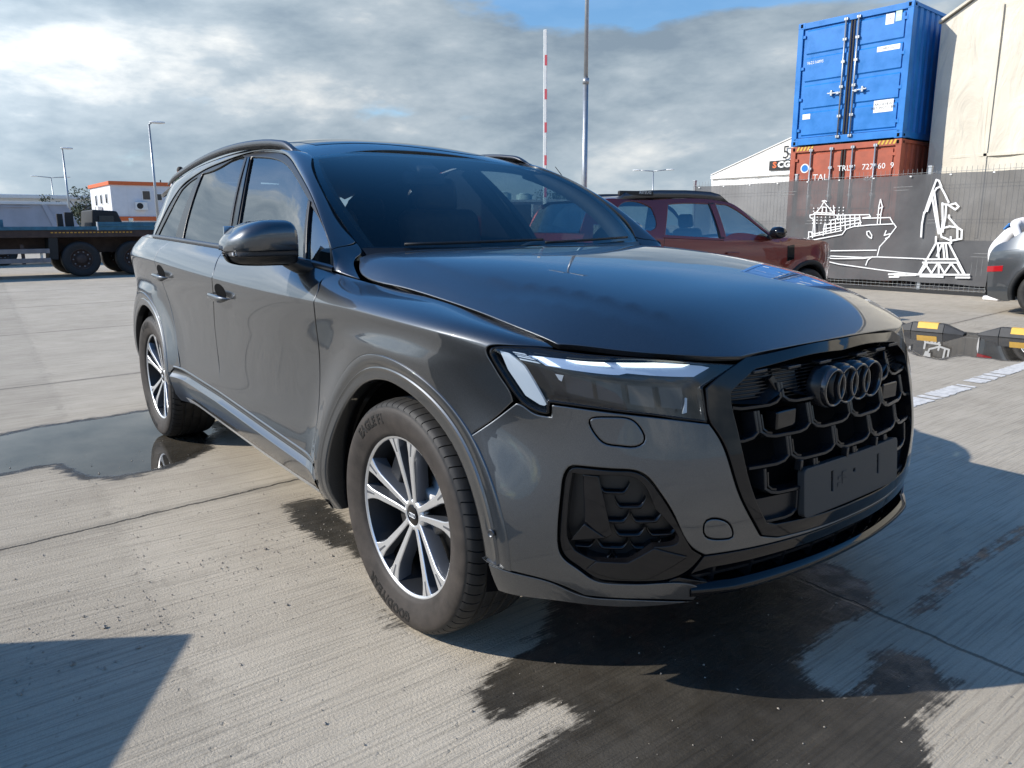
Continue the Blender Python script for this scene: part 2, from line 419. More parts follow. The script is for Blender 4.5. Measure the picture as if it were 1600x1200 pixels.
# ================================================================ ground
def poly_sd(P,X,Y):
    """signed distance to a polygon, positive inside"""
    Q=np.stack([X.ravel(),Y.ravel()],-1); P=np.array(P,float)
    d=dist_(P,Q); s=pip_(P,Q); return np.where(s,d,-d).reshape(X.shape)
def dist_(P,Q):
    D=np.full(len(Q),9e9)
    for p,q in zip(P,np.roll(P,-1,0)):
        e=q-p; L=e@e+1e-12; t=np.clip(((Q-p)@e)/L,0,1); D=np.minimum(D,np.hypot(*(Q-p-t[:,None]*e).T))
    return D
def pip_(P,Q):
    x,y=Q[:,0],Q[:,1]; r=np.zeros(len(Q),bool)
    for (x1,y1),(x2,y2) in zip(P,np.roll(P,-1,0)):
        if y1==y2: continue
        r^=((y1>y)!=(y2>y))&(x<(x2-x1)*(y-y1)/(y2-y1)+x1)
    return r
DAMP=[[(0.451,-0.999),(0.393,-0.924),(0.349,-0.818),(0.342,-0.712),(0.308,-0.631),(0.225,-0.537),(-0.012,-0.193),(0.14,0.862),(0.499,0.539),(0.609,0.582),(0.764,0.531),(0.896,0.409),(0.888,0.292),(0.87,0.103),(0.908,-0.162),(0.978,-0.201),(1.051,-0.198),(1.093,-0.155),(1.085,-0.067),(1.036,0.015),(1.038,0.09),(1.072,0.173),(1.152,0.187),(1.234,0.09),(1.256,-0.026),(1.265,-0.136),(1.32,-0.23),(1.408,-0.449),(0.857,-1.264),(0.801,-1.149),(0.728,-1.068),(0.695,-0.939),(0.725,-0.877),(0.674,-0.82),(0.625,-0.832),(0.593,-0.886),(0.579,-0.975),(0.53,-1.019)],[(-1.341,-0.845),(-1.358,-0.73),(-1.278,-0.644),(-1.096,-0.672),(-0.842,-0.716),(-0.661,-0.708),(-0.431,-0.805),(-0.609,-0.823),(-0.766,-0.859),(-0.891,-0.888),(-1.11,-0.876)],[(0.983,0.398),(0.957,0.559),(0.942,0.908),(0.938,1.283),(0.941,1.857),(0.983,1.725),(0.968,1.2),(0.969,0.897),(0.993,0.552),(1.006,0.385)],[(-0.136,-0.987),(-0.132,-0.955),(-0.086,-0.966),(-0.09,-0.998)],[(-0.055,-0.988),(-0.044,-0.941),(-0.003,-0.956),(-0.016,-0.998)],[(1.215,-0.017),(1.242,0.04),(1.237,0.134)]]
WATER=[[(-3.764,-1.961),(-3.664,-1.767),(-3.748,-1.547),(-3.754,-1.205),(-3.797,-0.847),(-3.428,-0.663),(-2.93,-0.645),(-2.728,-0.778),(-2.538,-0.85),(-2.418,-0.985),(-2.296,-1.184),(-2.299,-1.342),(-2.394,-1.477),(-2.771,-1.572),(-2.794,-1.692),(-2.746,-1.845),(-2.735,-2.013)],[(-2.37,7.232),(-1.942,6.449),(-1.633,6.052),(-1.365,5.746),(-1.163,5.698),(-1.157,6.117),(-0.974,6.099),(-0.744,6.09),(-0.437,6.296),(-0.965,7.995),(-1.452,7.895),(-1.681,7.877),(-2.027,7.909),(-2.282,7.792)]]
def axis(a,b,h,far):
    m=list(np.arange(a,b+1e-6,h)); s=h; x=b; r=[]
    while x<far: s*=1.25; x+=s; r.append(x)
    l=[]; s=h; x=a
    while x>-far: s*=1.25; x-=s; l.append(x)
    return np.array(l[::-1]+m+r)
gx=axis(-4.6,3.0,.035,1500); gy=axis(-3.2,8.6,.035,1500)
X,Y=np.meshgrid(gx,gy,indexing='ij')
near=(X>-6)&(X<5)&(Y>-5)&(Y<11)
damp=np.full(X.shape,-1.0); wat=np.full(X.shape,-1.0)
Xn,Yn=X[near],Y[near]
for P in DAMP: damp[near]=np.maximum(damp[near],poly_sd(P,Xn,Yn))
for P in WATER: wat[near]=np.maximum(wat[near],poly_sd(P,Xn,Yn))
damp=np.maximum(damp,wat+.05)
n1,n2=X.shape
V=np.stack([X.ravel(),Y.ravel(),np.zeros(X.size)],-1)
ii=np.arange(n1*n2).reshape(n1,n2)
F=np.stack([ii[:-1,:-1].ravel(),ii[1:,:-1].ravel(),ii[1:,1:].ravel(),ii[:-1,1:].ravel()],-1)
me=bpy.data.meshes.new('ground'); me.vertices.add(len(V)); me.vertices.foreach_set('co',V.ravel())
me.loops.add(F.size); me.loops.foreach_set('vertex_index',F.ravel().astype(np.int32)); me.polygons.add(len(F))
me.polygons.foreach_set('loop_start',np.arange(0,F.size,4,dtype=np.int32)); me.polygons.foreach_set('loop_total',np.full(len(F),4,np.int32))
me.update(); me.validate()
for nm,arr in (('damp',damp),('water',wat)):
    at_=me.attributes.new(nm,'FLOAT','POINT'); at_.data.foreach_set('value',np.clip(arr,-1,1).ravel().astype(np.float32))
gnd=bpy.data.objects.new('ground',me); C.objects.link(gnd); tag(gnd,kind='structure',label='worn brushed concrete yard with joints, wet patches and puddles')
def concrete():
    m=bpy.data.materials.new('brushed concrete'); m.use_nodes=True; nt=m.node_tree; N=nt.nodes; L=nt.links; b=N['Principled BSDF']
    def nd(t,**k):
        n=N.new(t)
        for a,c in k.items(): setattr(n,a,c)
        return n
    def mth(op,a,b_=None,c=None,clamp=False):
        n=nd('ShaderNodeMath',operation=op,use_clamp=clamp)
        for i,v in enumerate((a,b_,c)):
            if v is None: continue
            if isinstance(v,(int,float)): n.inputs[i].default_value=v
            else: L.new(v,n.inputs[i])
        return n.outputs[0]
    def ss(v,a,c,o0=0,o1=1):
        n=nd('ShaderNodeMapRange',interpolation_type='SMOOTHSTEP'); L.new(v,n.inputs[0])
        for i,x in enumerate((a,c,o0,o1)): n.inputs[i+1].default_value=x
        return n.outputs[0]
    tc=nd('ShaderNodeTexCoord'); co=tc.outputs['Object']
    def noise(scale,det=6,rough=.6,sc=(1,1,1),rot=0,loc=(0,0,0),dist=0):
        mp=nd('ShaderNodeMapping'); mp.inputs[1].default_value=loc; mp.inputs[2].default_value=(0,0,rot); mp.inputs[3].default_value=sc; L.new(co,mp.inputs[0])
        n=nd('ShaderNodeTexNoise'); n.inputs['Scale'].default_value=scale; n.inputs['Detail'].default_value=det; n.inputs['Roughness'].default_value=rough; n.inputs['Distortion'].default_value=dist
        L.new(mp.outputs[0],n.inputs['Vector']); return n.outputs[0]
    # brushed lines run across the car (along y) with a little drift
    rot=R(-3.5)
    br=noise(1,7,.72,(38,1.1,1),rot,(3,1,0),.0); br2=noise(1,4,.6,(95,2.2,1),rot,(9,2,0)); br3=noise(1,3,.5,(9,.45,1),rot,(1,8,0))
    big=noise(.55,6,.6); mid=noise(2.6,7,.65,loc=(5,2,0)); grit=noise(120,4,.7); fine=noise(420,3,.7)
    pit=noise(26,5,.6,loc=(2,7,0))
    groove=mth('MULTIPLY',ss(br,.63,.74),ss(br3,.42,.60))          # darker, deeper strokes
    brush=mth('ADD',mth('MULTIPLY',br,.6),mth('MULTIPLY',br2,.4))
    # slab joints and drifted dirt lines, as signed functions of position
    sp=nd('ShaderNodeSeparateXYZ'); L.new(co,sp.inputs[0]); x,y=sp.outputs[0],sp.outputs[1]
    wob=mth('MULTIPLY',mth('SUBTRACT',noise(9,5,.7,loc=(4,4,0)),.5),.045)
    def joint(a,c0,per,w):   # lines x + a*y = c0 + k*per
        q=mth('ADD',mth('ADD',x,mth('MULTIPLY',y,a)),mth('SUBTRACT',wob,c0))
        q=mth('ABSOLUTE',mth('SUBTRACT',mth('MODULO',mth('ADD',q,per*400.5),per),per*.5))
        return ss(q,w,w*2.4,1,0)
    def jointy(a,c0,per,w):
        q=mth('ADD',mth('ADD',y,mth('MULTIPLY',x,a)),mth('SUBTRACT',wob,c0))
        q=mth('ABSOLUTE',mth('SUBTRACT',mth('MODULO',mth('ADD',q,per*400.5),per),per*.5))
        return ss(q,w,w*2.4,1,0)
    j1=joint(.065,-1.70,3.75,.0048); j2=jointy(.065,-1.59,1.985,.0045)
    jo=mth('MAXIMUM',j1,mth('MULTIPLY',mth('MULTIPLY',j2,ss(x,.5,.9)),.8))
    ridge=mth('MULTIPLY',jointy(.065,-1.60,60,.035),ss(noise(13,5,.75,loc=(6,1,0)),.50,.62))     # crumbled edge between two pours
    jdirt=mth('MAXIMUM',joint(.065,-1.70,3.75,.03),ridge)
    slab=ss(mth('ADD',mth('ADD',y,mth('MULTIPLY',x,.065)),mth('ADD',mth('MULTIPLY',wob,2.5),1.60)),-.03,.03)
    base=nd('ShaderNodeValToRGB'); e=base.color_ramp.elements; e[0].position=.34; e[0].color=(.36,.31,.24,1); e[1].position=.70; e[1].color=(.55,.485,.385,1)
    L.new(mth('ADD',mth('ADD',mth('MULTIPLY',big,.48),mth('MULTIPLY',mid,.42)),mth('MULTIPLY',brush,.14)),base.inputs[0])
    def mul(col,f):   # multiply a colour by a factor
        n=nd('ShaderNodeVectorMath',operation='SCALE'); L.new(col,n.inputs[0]); L.new(f,n.inputs['Scale']); return n.outputs[0]
    col=mul(base.outputs[0],mth('ADD',.80,mth('MULTIPLY',grit,.40)))
    col=mul(col,ss(fine,.3,.7,.90,1.10))
    col=mul(col,mth('SUBTRACT',1,mth('MULTIPLY',groove,.34)))
    col=mul(col,mth('SUBTRACT',1,mth('MULTIPLY',ss(br2,.46,.64),.24)))
    col=mul(col,mth('SUBTRACT',1,mth('MULTIPLY',ss(br,.50,.66),.10)))
    col=mul(col,mth('SUBTRACT',1,mth('MULTIPLY',ss(pit,.66,.74),.30)))
    col=mul(col,mth('SUBTRACT',1,mth('MULTIPLY',mth('MULTIPLY',jdirt,ss(mid,.35,.6)),.25)))
    col=mul(col,mth('SUBTRACT',1,mth('MULTIPLY',jo,.72)))
    # older, greyer pour on the near side, more heavily raked
    rake=noise(1,6,.75,(60,.8,1),rot+.03,(2,5,0))
    col=mul(col,mth('SUBTRACT',1,mth('MULTIPLY',mth('MULTIPLY',mth('SUBTRACT',1,slab),ss(rake,.48,.66)),.18)))
    col=mul(col,mth('ADD',.93,mth('MULTIPLY',slab,.07)))
    stroke=mth('MULTIPLY',ss(noise(1,8,.78,(16,.35,1),rot,(7,7,0)),.60,.68),ss(grit,.35,.6))
    col=mul(col,mth('SUBTRACT',1,mth('MULTIPLY',stroke,.28)))
    # damp and standing water
    at1=nd('ShaderNodeAttribute',attribute_name='damp'); at2=nd('ShaderNodeAttribute',attribute_name='water')
    rag=mth('ADD',mth('MULTIPLY',mth('SUBTRACT',noise(7,6,.7,(1.6,.7,1),rot,(8,8,0)),.5),.20),mth('ADD',mth('MULTIPLY',mth('SUBTRACT',br2,.5),.10),mth('MULTIPLY',mth('SUBTRACT',noise(38,4,.7,(1.3,.5,1),rot,(3,2,0)),.5),.07)))
    dm=ss(mth('ADD',at1.outputs['Fac'],rag),-.022,.020)
    wt=ss(mth('ADD',at2.outputs['Fac'],mth('MULTIPLY',rag,.6)),-.01,.02)
    soft=ss(mth('ADD',at1.outputs['Fac'],rag),-.12,.03)
    dampf=mth('ADD',mth('MULTIPLY',dm,ss(mid,.3,.7,.76,.86)),mth('MULTIPLY',soft,.07))
    col=mul(col,mth('SUBTRACT',1,dampf))
    L.new(col,b.inputs['Base Color'])
    rg=mth('SUBTRACT',.82,mth('MULTIPLY',dm,ss(noise(11,5,.6,loc=(1,3,0)),.40,.62,.24,.50)))
    rg=mth('MAXIMUM',mth('SUBTRACT',rg,mth('MULTIPLY',wt,.9)),.012)
    L.new(rg,b.inputs['Roughness']); b.inputs['Specular IOR Level'].default_value=.5; b.inputs['IOR'].default_value=1.40
    hgt=mth('ADD',mth('ADD',mth('MULTIPLY',brush,1.3),mth('MULTIPLY',grit,.7)),mth('ADD',mth('MULTIPLY',groove,-.9),mth('MULTIPLY',jo,-2.2)))
    hgt=mth('ADD',hgt,mth('MULTIPLY',ss(pit,.62,.74),-.5))
    dry=mth('SUBTRACT',1,mth('MAXIMUM',wt,mth('MULTIPLY',dm,.35)))
    bp=nd('ShaderNodeBump'); bp.inputs['Distance'].default_value=.008; L.new(mth('MULTIPLY',dry,.75),bp.inputs['Strength']); L.new(hgt,bp.inputs['Height']); L.new(bp.outputs[0],b.inputs['Normal'])
    return m
me.materials.append(concrete())
# worn white line
M['road_paint']=mat('worn white road paint',(.62,.60,.56),.7,noise=.25,nscale=22)
def worn_line(P,name='road_marking'):
    # ragged quad strip lying on the ground
    a,b,w=P; a=Vector((*a,0));b=Vector((*b,0)); d=(b-a).normalized(); n=Vector((-d.y,d.x,0)); k=int((b-a).length/.03); V=[];F=[]
    for i in range(k+1):
        p=a.lerp(b,i/k)
        for s in (-1,1): V.append(p+n*s*(w/2+random.uniform(-.012,.008))+Vector((0,0,.004)))
    for i in range(k):
        if random.random()<.03: continue
        F.append((2*i,2*i+1,2*i+3,2*i+2))
    o=mk(name,V,F,M['road_paint']); tag(o,kind='structure'); return o
worn_line(((-.47,3.0),(-.47,4.55),.155)); worn_line(((-.50,4.72),(-.56,8.6),.15))
# loose grit
def grit_():
    rnd=random.Random(3); V=[];F=[]
    base=[(1,0,0),(-1,0,0),(0,1,0),(0,-1,0),(0,0,1),(0,0,-1)]; fs=[(0,2,4),(2,1,4),(1,3,4),(3,0,4),(2,0,5),(1,2,5),(3,1,5),(0,3,5)]
    for i in range(2600):
        if i<900: x=rnd.gauss(-.55+.0*i,.55); y=rnd.uniform(-2.6,-.7); x=-.9-.33*(y+1.0)+rnd.gauss(0,.22)
        elif i<1900: x=rnd.uniform(-3,1.7); y=rnd.uniform(-2.6,.6)
        else: x=rnd.gauss(-2.2,.9); y=rnd.gauss(8.6,.35)
        s=abs(rnd.gauss(0,.0019))+.0009
        if rnd.random()<.02: s*=2.2
        n=len(V)
        for p in base: V.append((x+p[0]*s*rnd.uniform(.6,1.2),y+p[1]*s*rnd.uniform(.6,1.2),max(0,s*.5+p[2]*s*rnd.uniform(.5,.9))))
        F+=[tuple(n+q for q in f) for f in fs]
    o=mk('gravel',V,F,mat('grit',(.34,.30,.25),.9,noise=.3,nscale=60),smooth=False); tag(o,kind='stuff',label='loose grit scattered over the concrete')
grit_()

# ================================================================ setting behind
CAM=Vector((2.0152,-2.0961,1.2893))
def far(u,d):     # ground point in a horizontal direction from where the photographer stands
    return (CAM.x+u[0]*d,CAM.y+u[1]*d,0)
M['galv']=mat('galvanised steel',(.36,.38,.40),.42,.7,noise=.12,nscale=8)
M['wire']=mat('fence wire',(.30,.31,.31),.5,.5)
M['white_paint']=mat('white paint',(.74,.74,.72),.5,noise=.06,nscale=5)
M['orange_trim']=mat('orange painted trim',(.62,.13,.035),.5,noise=.08,nscale=3)
M['window_dark']=mat('dark window pane',(.03,.035,.04),.08)
M['black_rubber']=mat('black rubber',(.02,.02,.021),.7,noise=.2,nscale=15)
# ---------------------------------------------------------------- banner fence
FY=lambda x:13.0-.02*x
fen=empty('fence',(0,0,0),0,'wire mesh fence covered with a grey see-through banner bearing a white ship and crane','fence')
P0x,P1x=-10.3,7.0
def fp(x,z,o=0): return Vector((x+.02*o*-1,FY(x)+o,z))
for x in np.arange(-10.3,7,2.78):
    b=MB(); b.box((x,FY(x)+.04,1.16),(.06,.06,2.32)); b.box((x,FY(x)+.04,2.33),(.075,.075,.03)); b.box((x,FY(x)+.04,.03),(.16,.16,.06)); b.build('post',M['galv'],fen,bevel=.004)
b=MB()
for x in np.arange(P0x,P1x,.0875): b.cyl(fp(x,.06),fp(x,2.30),.0034,4,cap=False)
for z in (.08,.14,.70,.76,1.30,1.36,1.92,1.98,2.22):
    b.cyl(fp(P0x,z,-.005),fp(P1x,z,-.005),.0036,4,cap=False)
w=b.build('wire_mesh',M['wire'],fen,True); w['kind']='stuff'
def banner_mat():
    m=bpy.data.materials.new('grey mesh banner'); m.use_nodes=True; nt=m.node_tree; N=nt.nodes; N.clear(); L=nt.links
    out=N.new('ShaderNodeOutputMaterial'); mx=N.new('ShaderNodeMixShader'); tr=N.new('ShaderNodeBsdfTransparent'); df=N.new('ShaderNodeBsdfDiffuse')
    tc=N.new('ShaderNodeTexCoord'); n=N.new('ShaderNodeTexNoise'); n.inputs['Scale'].default_value=1.3; n.inputs['Detail'].default_value=6; L.new(tc.outputs['Object'],n.inputs['Vector'])
    r=N.new('ShaderNodeValToRGB'); r.color_ramp.elements[0].color=(.085,.085,.088,1); r.color_ramp.elements[1].color=(.15,.15,.152,1); r.color_ramp.elements[0].position=.3; r.color_ramp.elements[1].position=.7
    L.new(n.outputs[0],r.inputs[0]); L.new(r.outputs[0],df.inputs[0]); mx.inputs[0].default_value=.86
    L.new(tr.outputs[0],mx.inputs[1]); L.new(df.outputs[0],mx.inputs[2]); L.new(mx.outputs[0],out.inputs[0]); return m
M['banner']=banner_mat()
rows=[]; rnd=random.Random(5)
xs=np.arange(P0x+.05,P1x,.14)
for i,x in enumerate(xs):
    sag=.012*math.sin(x*7.2)+.02*math.sin(x*2.26); rows.append([tuple(fp(x,z,-.022-.014*math.sin(x*2.3+z*1.7)-.010*math.sin(x*5.1-z*3.)*(1 if .3<z<2.1 else .3))) for z in (.19+sag*.6,.5,.9,1.3,1.7,2.0,2.19+sag*.3)])
def grid(name,rows,mt,parent=None,flip=False):
    A=np.array(rows,float); n,k,_=A.shape; F=[(i*k+j,i*k+j+1,(i+1)*k+j+1,(i+1)*k+j) for i in range(n-1) for j in range(k-1)]
    return mk(name,A.reshape(-1,3),F,mt,parent)
grid('banner',rows,M['banner'],fen)
for i,x in enumerate(np.arange(P0x+.2,P1x,.72)):
    b=MB(); b.box(fp(x,2.165,-.040),(.035,.008,.022)); b.build('banner_clip',M['white_paint'],fen)
b=MB(); b.box((P0x/2+P1x/2,FY(0)+.06,.03),(P1x-P0x,.10,.06)); b.build('fence_base_shade',M['matt_black'],fen)  # black strip added for the shadow along the foot of the mesh
SHIP= [[(-7.18,0.93),(-6.34,1.08),(-6.26,1.19),(-6.11,1.24),(-5.78,1.27),(-5.29,1.29),(-5.24,1.23),(-5.37,1.04),(-5.53,0.85),(-5.56,0.68)],[(-7.17,0.96),(-7.09,1.01),(-7.1,1.13),(-7.03,1.13),(-7.0,1.01)],[(-7.0,1.01),(-7.0,1.39),(-7.09,1.43),(-7.1,1.48),(-7.02,1.49),(-6.99,1.53),(-6.55,1.51),(-6.58,1.66)],[(-6.95,1.54),(-6.85,1.65),(-6.8,1.75),(-6.73,1.67),(-6.63,1.58),(-6.57,1.52)],[(-6.84,1.76),(-6.78,1.77),(-6.74,1.75)],[(-6.82,1.54),(-6.82,1.64),(-6.74,1.63),(-6.72,1.54)],[(-6.99,1.5),(-6.48,1.47),(-5.8,1.47),(-5.77,1.43),(-5.93,1.41),(-5.93,1.4),(-5.38,1.41),(-5.3,1.29)],[(-6.99,1.5),(-6.95,1.09)],[(-6.48,1.47),(-6.47,1.4),(-6.61,1.37),(-6.61,1.29),(-6.75,1.28),(-6.76,1.06)],[(-7.06,1.03),(-6.35,1.16)],[(-7.01,1.08),(-6.37,1.21)],[(-6.77,1.19),(-5.95,1.32)],[(-6.61,1.29),(-5.99,1.38)],[(-6.47,1.39),(-5.98,1.41)],[(-6.61,1.34),(-6.59,1.13)],[(-6.51,1.39),(-6.49,1.15)],[(-6.41,1.46),(-6.38,1.16)],[(-6.31,1.46),(-6.28,1.19)],[(-6.2,1.46),(-6.18,1.24)],[(-6.1,1.45),(-6.08,1.25)],[(-6.0,1.45),(-5.96,1.26)],[(-6.84,1.08),(-6.85,1.13)],[(-6.7,1.1),(-6.71,1.28)],[(-6.95,1.04),(-6.95,1.09)],[(-5.62,1.29),(-5.62,1.47),(-5.62,1.63),(-5.6,1.76),(-5.55,1.62),(-5.57,1.47),(-5.56,1.29)],[(-5.64,1.47),(-5.56,1.47)],[(-5.62,1.58),(-5.54,1.62)],[(-5.82,1.14),(-5.77,1.15),(-5.71,1.07),(-5.71,1.01),(-5.76,1.03),(-5.81,1.08),(-5.82,1.14)],[(-5.43,1.16),(-5.46,1.07),(-5.35,1.1),(-5.36,1.04),(-5.43,1.01)],[(-7.04,0.73),(-5.59,0.78)],[(-6.99,0.66),(-6.55,0.64),(-5.86,0.63),(-5.56,0.65),(-4.66,0.64)],[(-6.91,0.6),(-6.47,0.59),(-5.85,0.61),(-5.72,0.63)],[(-6.95,0.58),(-6.36,0.48),(-5.5,0.4),(-4.99,0.36),(-4.72,0.35)],[(-5.66,0.65),(-5.75,0.58),(-5.78,0.48)],[(-6.02,1.24),(-5.97,1.35)]]
CRANE= [[(-4.75,1.05),(-4.76,1.28),(-4.74,1.5)],[(-4.73,1.49),(-4.67,1.75),(-4.58,2.08)],[(-4.58,2.08),(-4.53,2.06),(-4.48,1.96),(-4.56,1.93),(-4.6,1.86),(-4.69,1.52)],[(-4.6,1.88),(-4.52,1.54),(-4.42,1.11)],[(-4.64,1.84),(-4.54,1.46),(-4.44,1.11)],[(-4.5,1.97),(-4.41,1.83),(-4.32,1.67)],[(-4.43,1.66),(-4.39,1.34),(-4.39,1.14)],[(-4.36,1.63),(-4.35,1.4),(-4.37,1.14)],[(-4.43,1.64),(-4.33,1.63),(-4.21,1.55)],[(-4.28,1.63),(-4.2,1.65),(-4.14,1.59),(-4.19,1.54),(-4.24,1.57)],[(-4.29,1.44),(-4.29,1.4),(-4.12,1.22)],[(-4.41,1.14),(-4.4,1.2),(-4.26,1.24),(-4.12,1.22),(-4.04,1.17),(-4.03,1.02),(-4.21,0.98),(-4.3,1.02),(-4.38,1.05),(-4.41,1.14)],[(-4.12,1.22),(-4.1,1.02)],[(-4.48,1.05),(-4.47,0.93),(-4.2,0.94),(-4.22,1.05)],[(-4.47,0.93),(-4.72,0.36)],[(-4.43,0.9),(-4.39,0.67)],[(-4.34,0.92),(-4.29,0.67)],[(-4.23,0.92),(-3.91,0.39)],[(-4.29,0.92),(-4.23,0.64)],[(-4.65,0.63),(-4.06,0.65)],[(-4.67,0.57),(-4.03,0.59)],[(-4.64,0.57),(-4.49,0.38),(-4.39,0.58),(-4.26,0.39),(-4.16,0.57),(-4.01,0.4)],[(-4.59,0.54),(-4.69,0.37)],[(-4.05,0.58),(-3.94,0.41)],[(-4.38,0.55),(-4.36,0.39)],[(-4.78,0.34),(-3.83,0.38)],[(-4.69,0.31),(-4.28,0.32)],[(-5.3,0.32),(-4.99,0.34)],[(-5.28,0.27),(-5.1,0.28)],[(-4.05,0.32),(-3.82,0.33)],[(-4.36,0.91),(-4.43,0.7)],[(-5.18,0.3),(-4.78,0.33)]]

M['print_white']=mat('white banner print',(.74,.74,.73),.7)
def draw(name,L,wd):
    b=MB()
    for P in L:
        for (x1,z1),(x2,z2) in zip(P[:-1],P[1:]):
            d=Vector((x2-x1,0,z2-z1)); l=d.length
            if l<1e-3: continue
            d/=l; n=Vector((-d.z,0,d.x))*wd/2; e=d*wd*.35
            p=[fp(x1,z1,-.050)-e,fp(x2,z2,-.050)+e]; b.hexa([p[0]-n,p[1]-n,p[1]-n+Vector((0,.003,0)),p[0]-n+Vector((0,.003,0)),p[0]+n,p[1]+n,p[1]+n+Vector((0,.003,0)),p[0]+n+Vector((0,.003,0))])
    return b.build(name,M['print_white'],fen)
draw('ship_drawing',SHIP,.021); draw('crane_drawing',CRANE,.033)
b=MB()
for i in range(8):
    for j in range(6): b.box(fp(-7.02+.095*i,1.62-.062*j,-.05),(.022,.003,.022))
b.build('ship_drawing',M['print_white'],fen)
# ---------------------------------------------------------------- shipping containers
def container(root,col,H,bars,L=6.06,W=2.438):
    """local frame: doors face -y, centre of the door sill at the origin"""
    p=root; frame=col
    b=MB()
    for s in (-1,1):
        b.box((s*(W/2-.06),.07,H/2),(.12,.14,H-.2)); b.box((s*(W/2-.06),L-.07,H/2),(.12,.14,H-.2))
    b.box((0,.06,.09),(W-.12,.12,.15)); b.box((0,.06,H-.07),(W-.12,.12,.12)); b.box((0,L-.06,.09),(W-.12,.12,.15)); b.box((0,L-.06,H-.07),(W-.12,.12,.12))
    for s in (-1,1): b.box((s*(W/2-.03),L/2,.08),(.06,L-.2,.13)); b.box((s*(W/2-.03),L/2,H-.04),(.06,L-.2,.07))
    b.build('frame',frame,p,bevel=.006)
    for s in (-1,1):
        for y in (.09,L-.09):
            for z in (.06,H-.06):
                q=MB(); q.box((s*(W/2-.08),y,z),(.165,.185,.12)); o=q.build('corner_casting',frame,p,bevel=.008)
                h=MB(); h.box((s*(W/2-.08),y-.094 if y<1 else y+.094,z),(.05,.006,.07)); h.box((s*(W/2+.003),y,z),(.006,.06,.05)); h.build('casting_hole',M['dark'],o)
    # corrugated sides and end
    for s in (-1,1):
        V=[];F=[];k=0; y=.16; pts=[]
        while y<L-.2:
            for dy,dx in ((0,0),(.07,0),(.105,-.034),(.175,-.034),(.21,0)): pts.append((y+dy,dx))
            y+=.28
        for (yy,dx) in pts: V+=[(s*(W/2-.022+dx),yy,.14),(s*(W/2-.022+dx),yy,H-.07)]
        F=[(2*i,2*i+1,2*i+3,2*i+2) for i in range(len(pts)-1)]
        mk('side_wall',V,F,col,p,smooth=False)
    b=MB(); b.box((0,L/2,H-.02),(W-.1,L-.2,.03)); b.build('roof_panel',col,p); b=MB(); b.box((0,L-.05,H/2),(W-.25,.03,H-.3)); b.build('end_wall',col,p); b=MB(); b.box((0,L/2,.12),(W-.1,L-.2,.04)); b.build('floor_panel',col,p)
    # two door leaves with pressed panels
    for s in (-1,1):
        x0,x1=(.012,W/2-.125) if s>0 else (-W/2+.125,-.012); z0,z1=.175,H-.135; n=4; hh=(z1-z0)/n
        b=MB(); b.box(((x0+x1)/2,.055,(z0+z1)/2),(x1-x0,.03,z1-z0)); d=b.build('door',col,p,bevel=.006)
        for i in range(n):
            a=z0+i*hh+.03; c=z0+(i+1)*hh-.03; xa,xb=x0+.09,x1-.04
            
            b=MB(); b.hexa([(xa,.016,a+.03),(xb,.016,a+.03),(xb,.042,a),(xa,.042,a),(xa,.016,c-.03),(xb,.016,c-.03),(xb,.042,c),(xa,.042,c)]); b.build('door_panel',col,d)
        q=MB(); q.box((x0+.02 if s>0 else x1-.02,.030,(z0+z1)/2),(.03,.03,z1-z0)); q.build('door_seal',M['black_rubber'],d)
        for k in range(4):
            q=MB(); zz=z0+.16+k*(z1-z0-.32)/3; q.box((s*(W/2-.135),.03,zz),(.09,.045,.06)); q.cyl((s*(W/2-.105),.012,zz-.05),(s*(W/2-.105),.012,zz+.05),.016,8); q.build('hinge',col,d,bevel=.004)
    for x in bars:
        b=MB(); b.cyl((x,-.022,.10),(x,-.022,H-.06),.0185,10); o=b.build('lock_bar',M['galv'],p,True)
        for z in (.13,.55,H/2-.15,H/2+.35,H-.5,H-.10): 
            q=MB(); q.box((x,-.012,z),(.085,.05,.055)); q.build('bar_keeper',M['galv'],o,bevel=.006)
        s=-1 if x<0 else 1
        q=MB(); z=H*.40; q.box((x+s*.14,-.045,z),(.30,.014,.026),ry=s*-.04); q.box((x+s*.20,-.03,z+.005),(.045,.05,.11)); q.box((x+s*.06,-.03,z-.01),(.06,.05,.05)); q.build('bar_handle',M['galv'],o,bevel=.005)
def sticker(x,z,w,h,mt,parent,txt=None,tm=None,size=.1,y=.0135):
    b=MB(); b.box((x,y,z),(w,.003,h)); o=b.build('sticker',mt,parent)
    if txt: 
        V,F=text_mesh(txt,size); mk('sticker_text',[(x+a,y-.0030,z+c) for a,c,_ in V],F,tm or M['matt_black'],o,smooth=False)
def letters(x,z,txt,size,mt,parent,y=.0135):
    V,F=text_mesh(txt,size); return mk('lettering',[(x+a,y,z+c) for a,c,_ in V],F,mt,parent,smooth=False)
M['blue_paint']=mat('blue container paint',(.008,.165,.50),.42,noise=.16,nscale=3,rvar=.12)
M['red_paint']=mat('rusty red container paint',(.36,.085,.045),.55,noise=.22,nscale=4,rvar=.1)
M['sticker_white']=mat('white sticker',(.78,.78,.76),.5); M['sticker_green']=mat('pale green sticker',(.45,.62,.50),.5)
M['hazard']=mat('hazard yellow',(.62,.42,.05),.5)
cz=3.01; CR=1.622-math.pi/2
blue=empty('shipping_container',(-7.046,14.105,cz),CR,'bright blue shipping container with white stickers stacked on top of the red one','container','stacked shipping containers')
container(blue,M['blue_paint'],2.591,(-.135,.135))
sticker(.76,2.33,.17,.20,M['sticker_white'],blue,'CSC',M['matt_black'],.05); sticker(.93,2.36,.12,.20,M['sticker_green'],blue,'OK',M['sticker_white'],.06)
sticker(.78,1.78,.46,.10,M['sticker_white'],blue,'MEDLOG',M['matt_black'],.055)
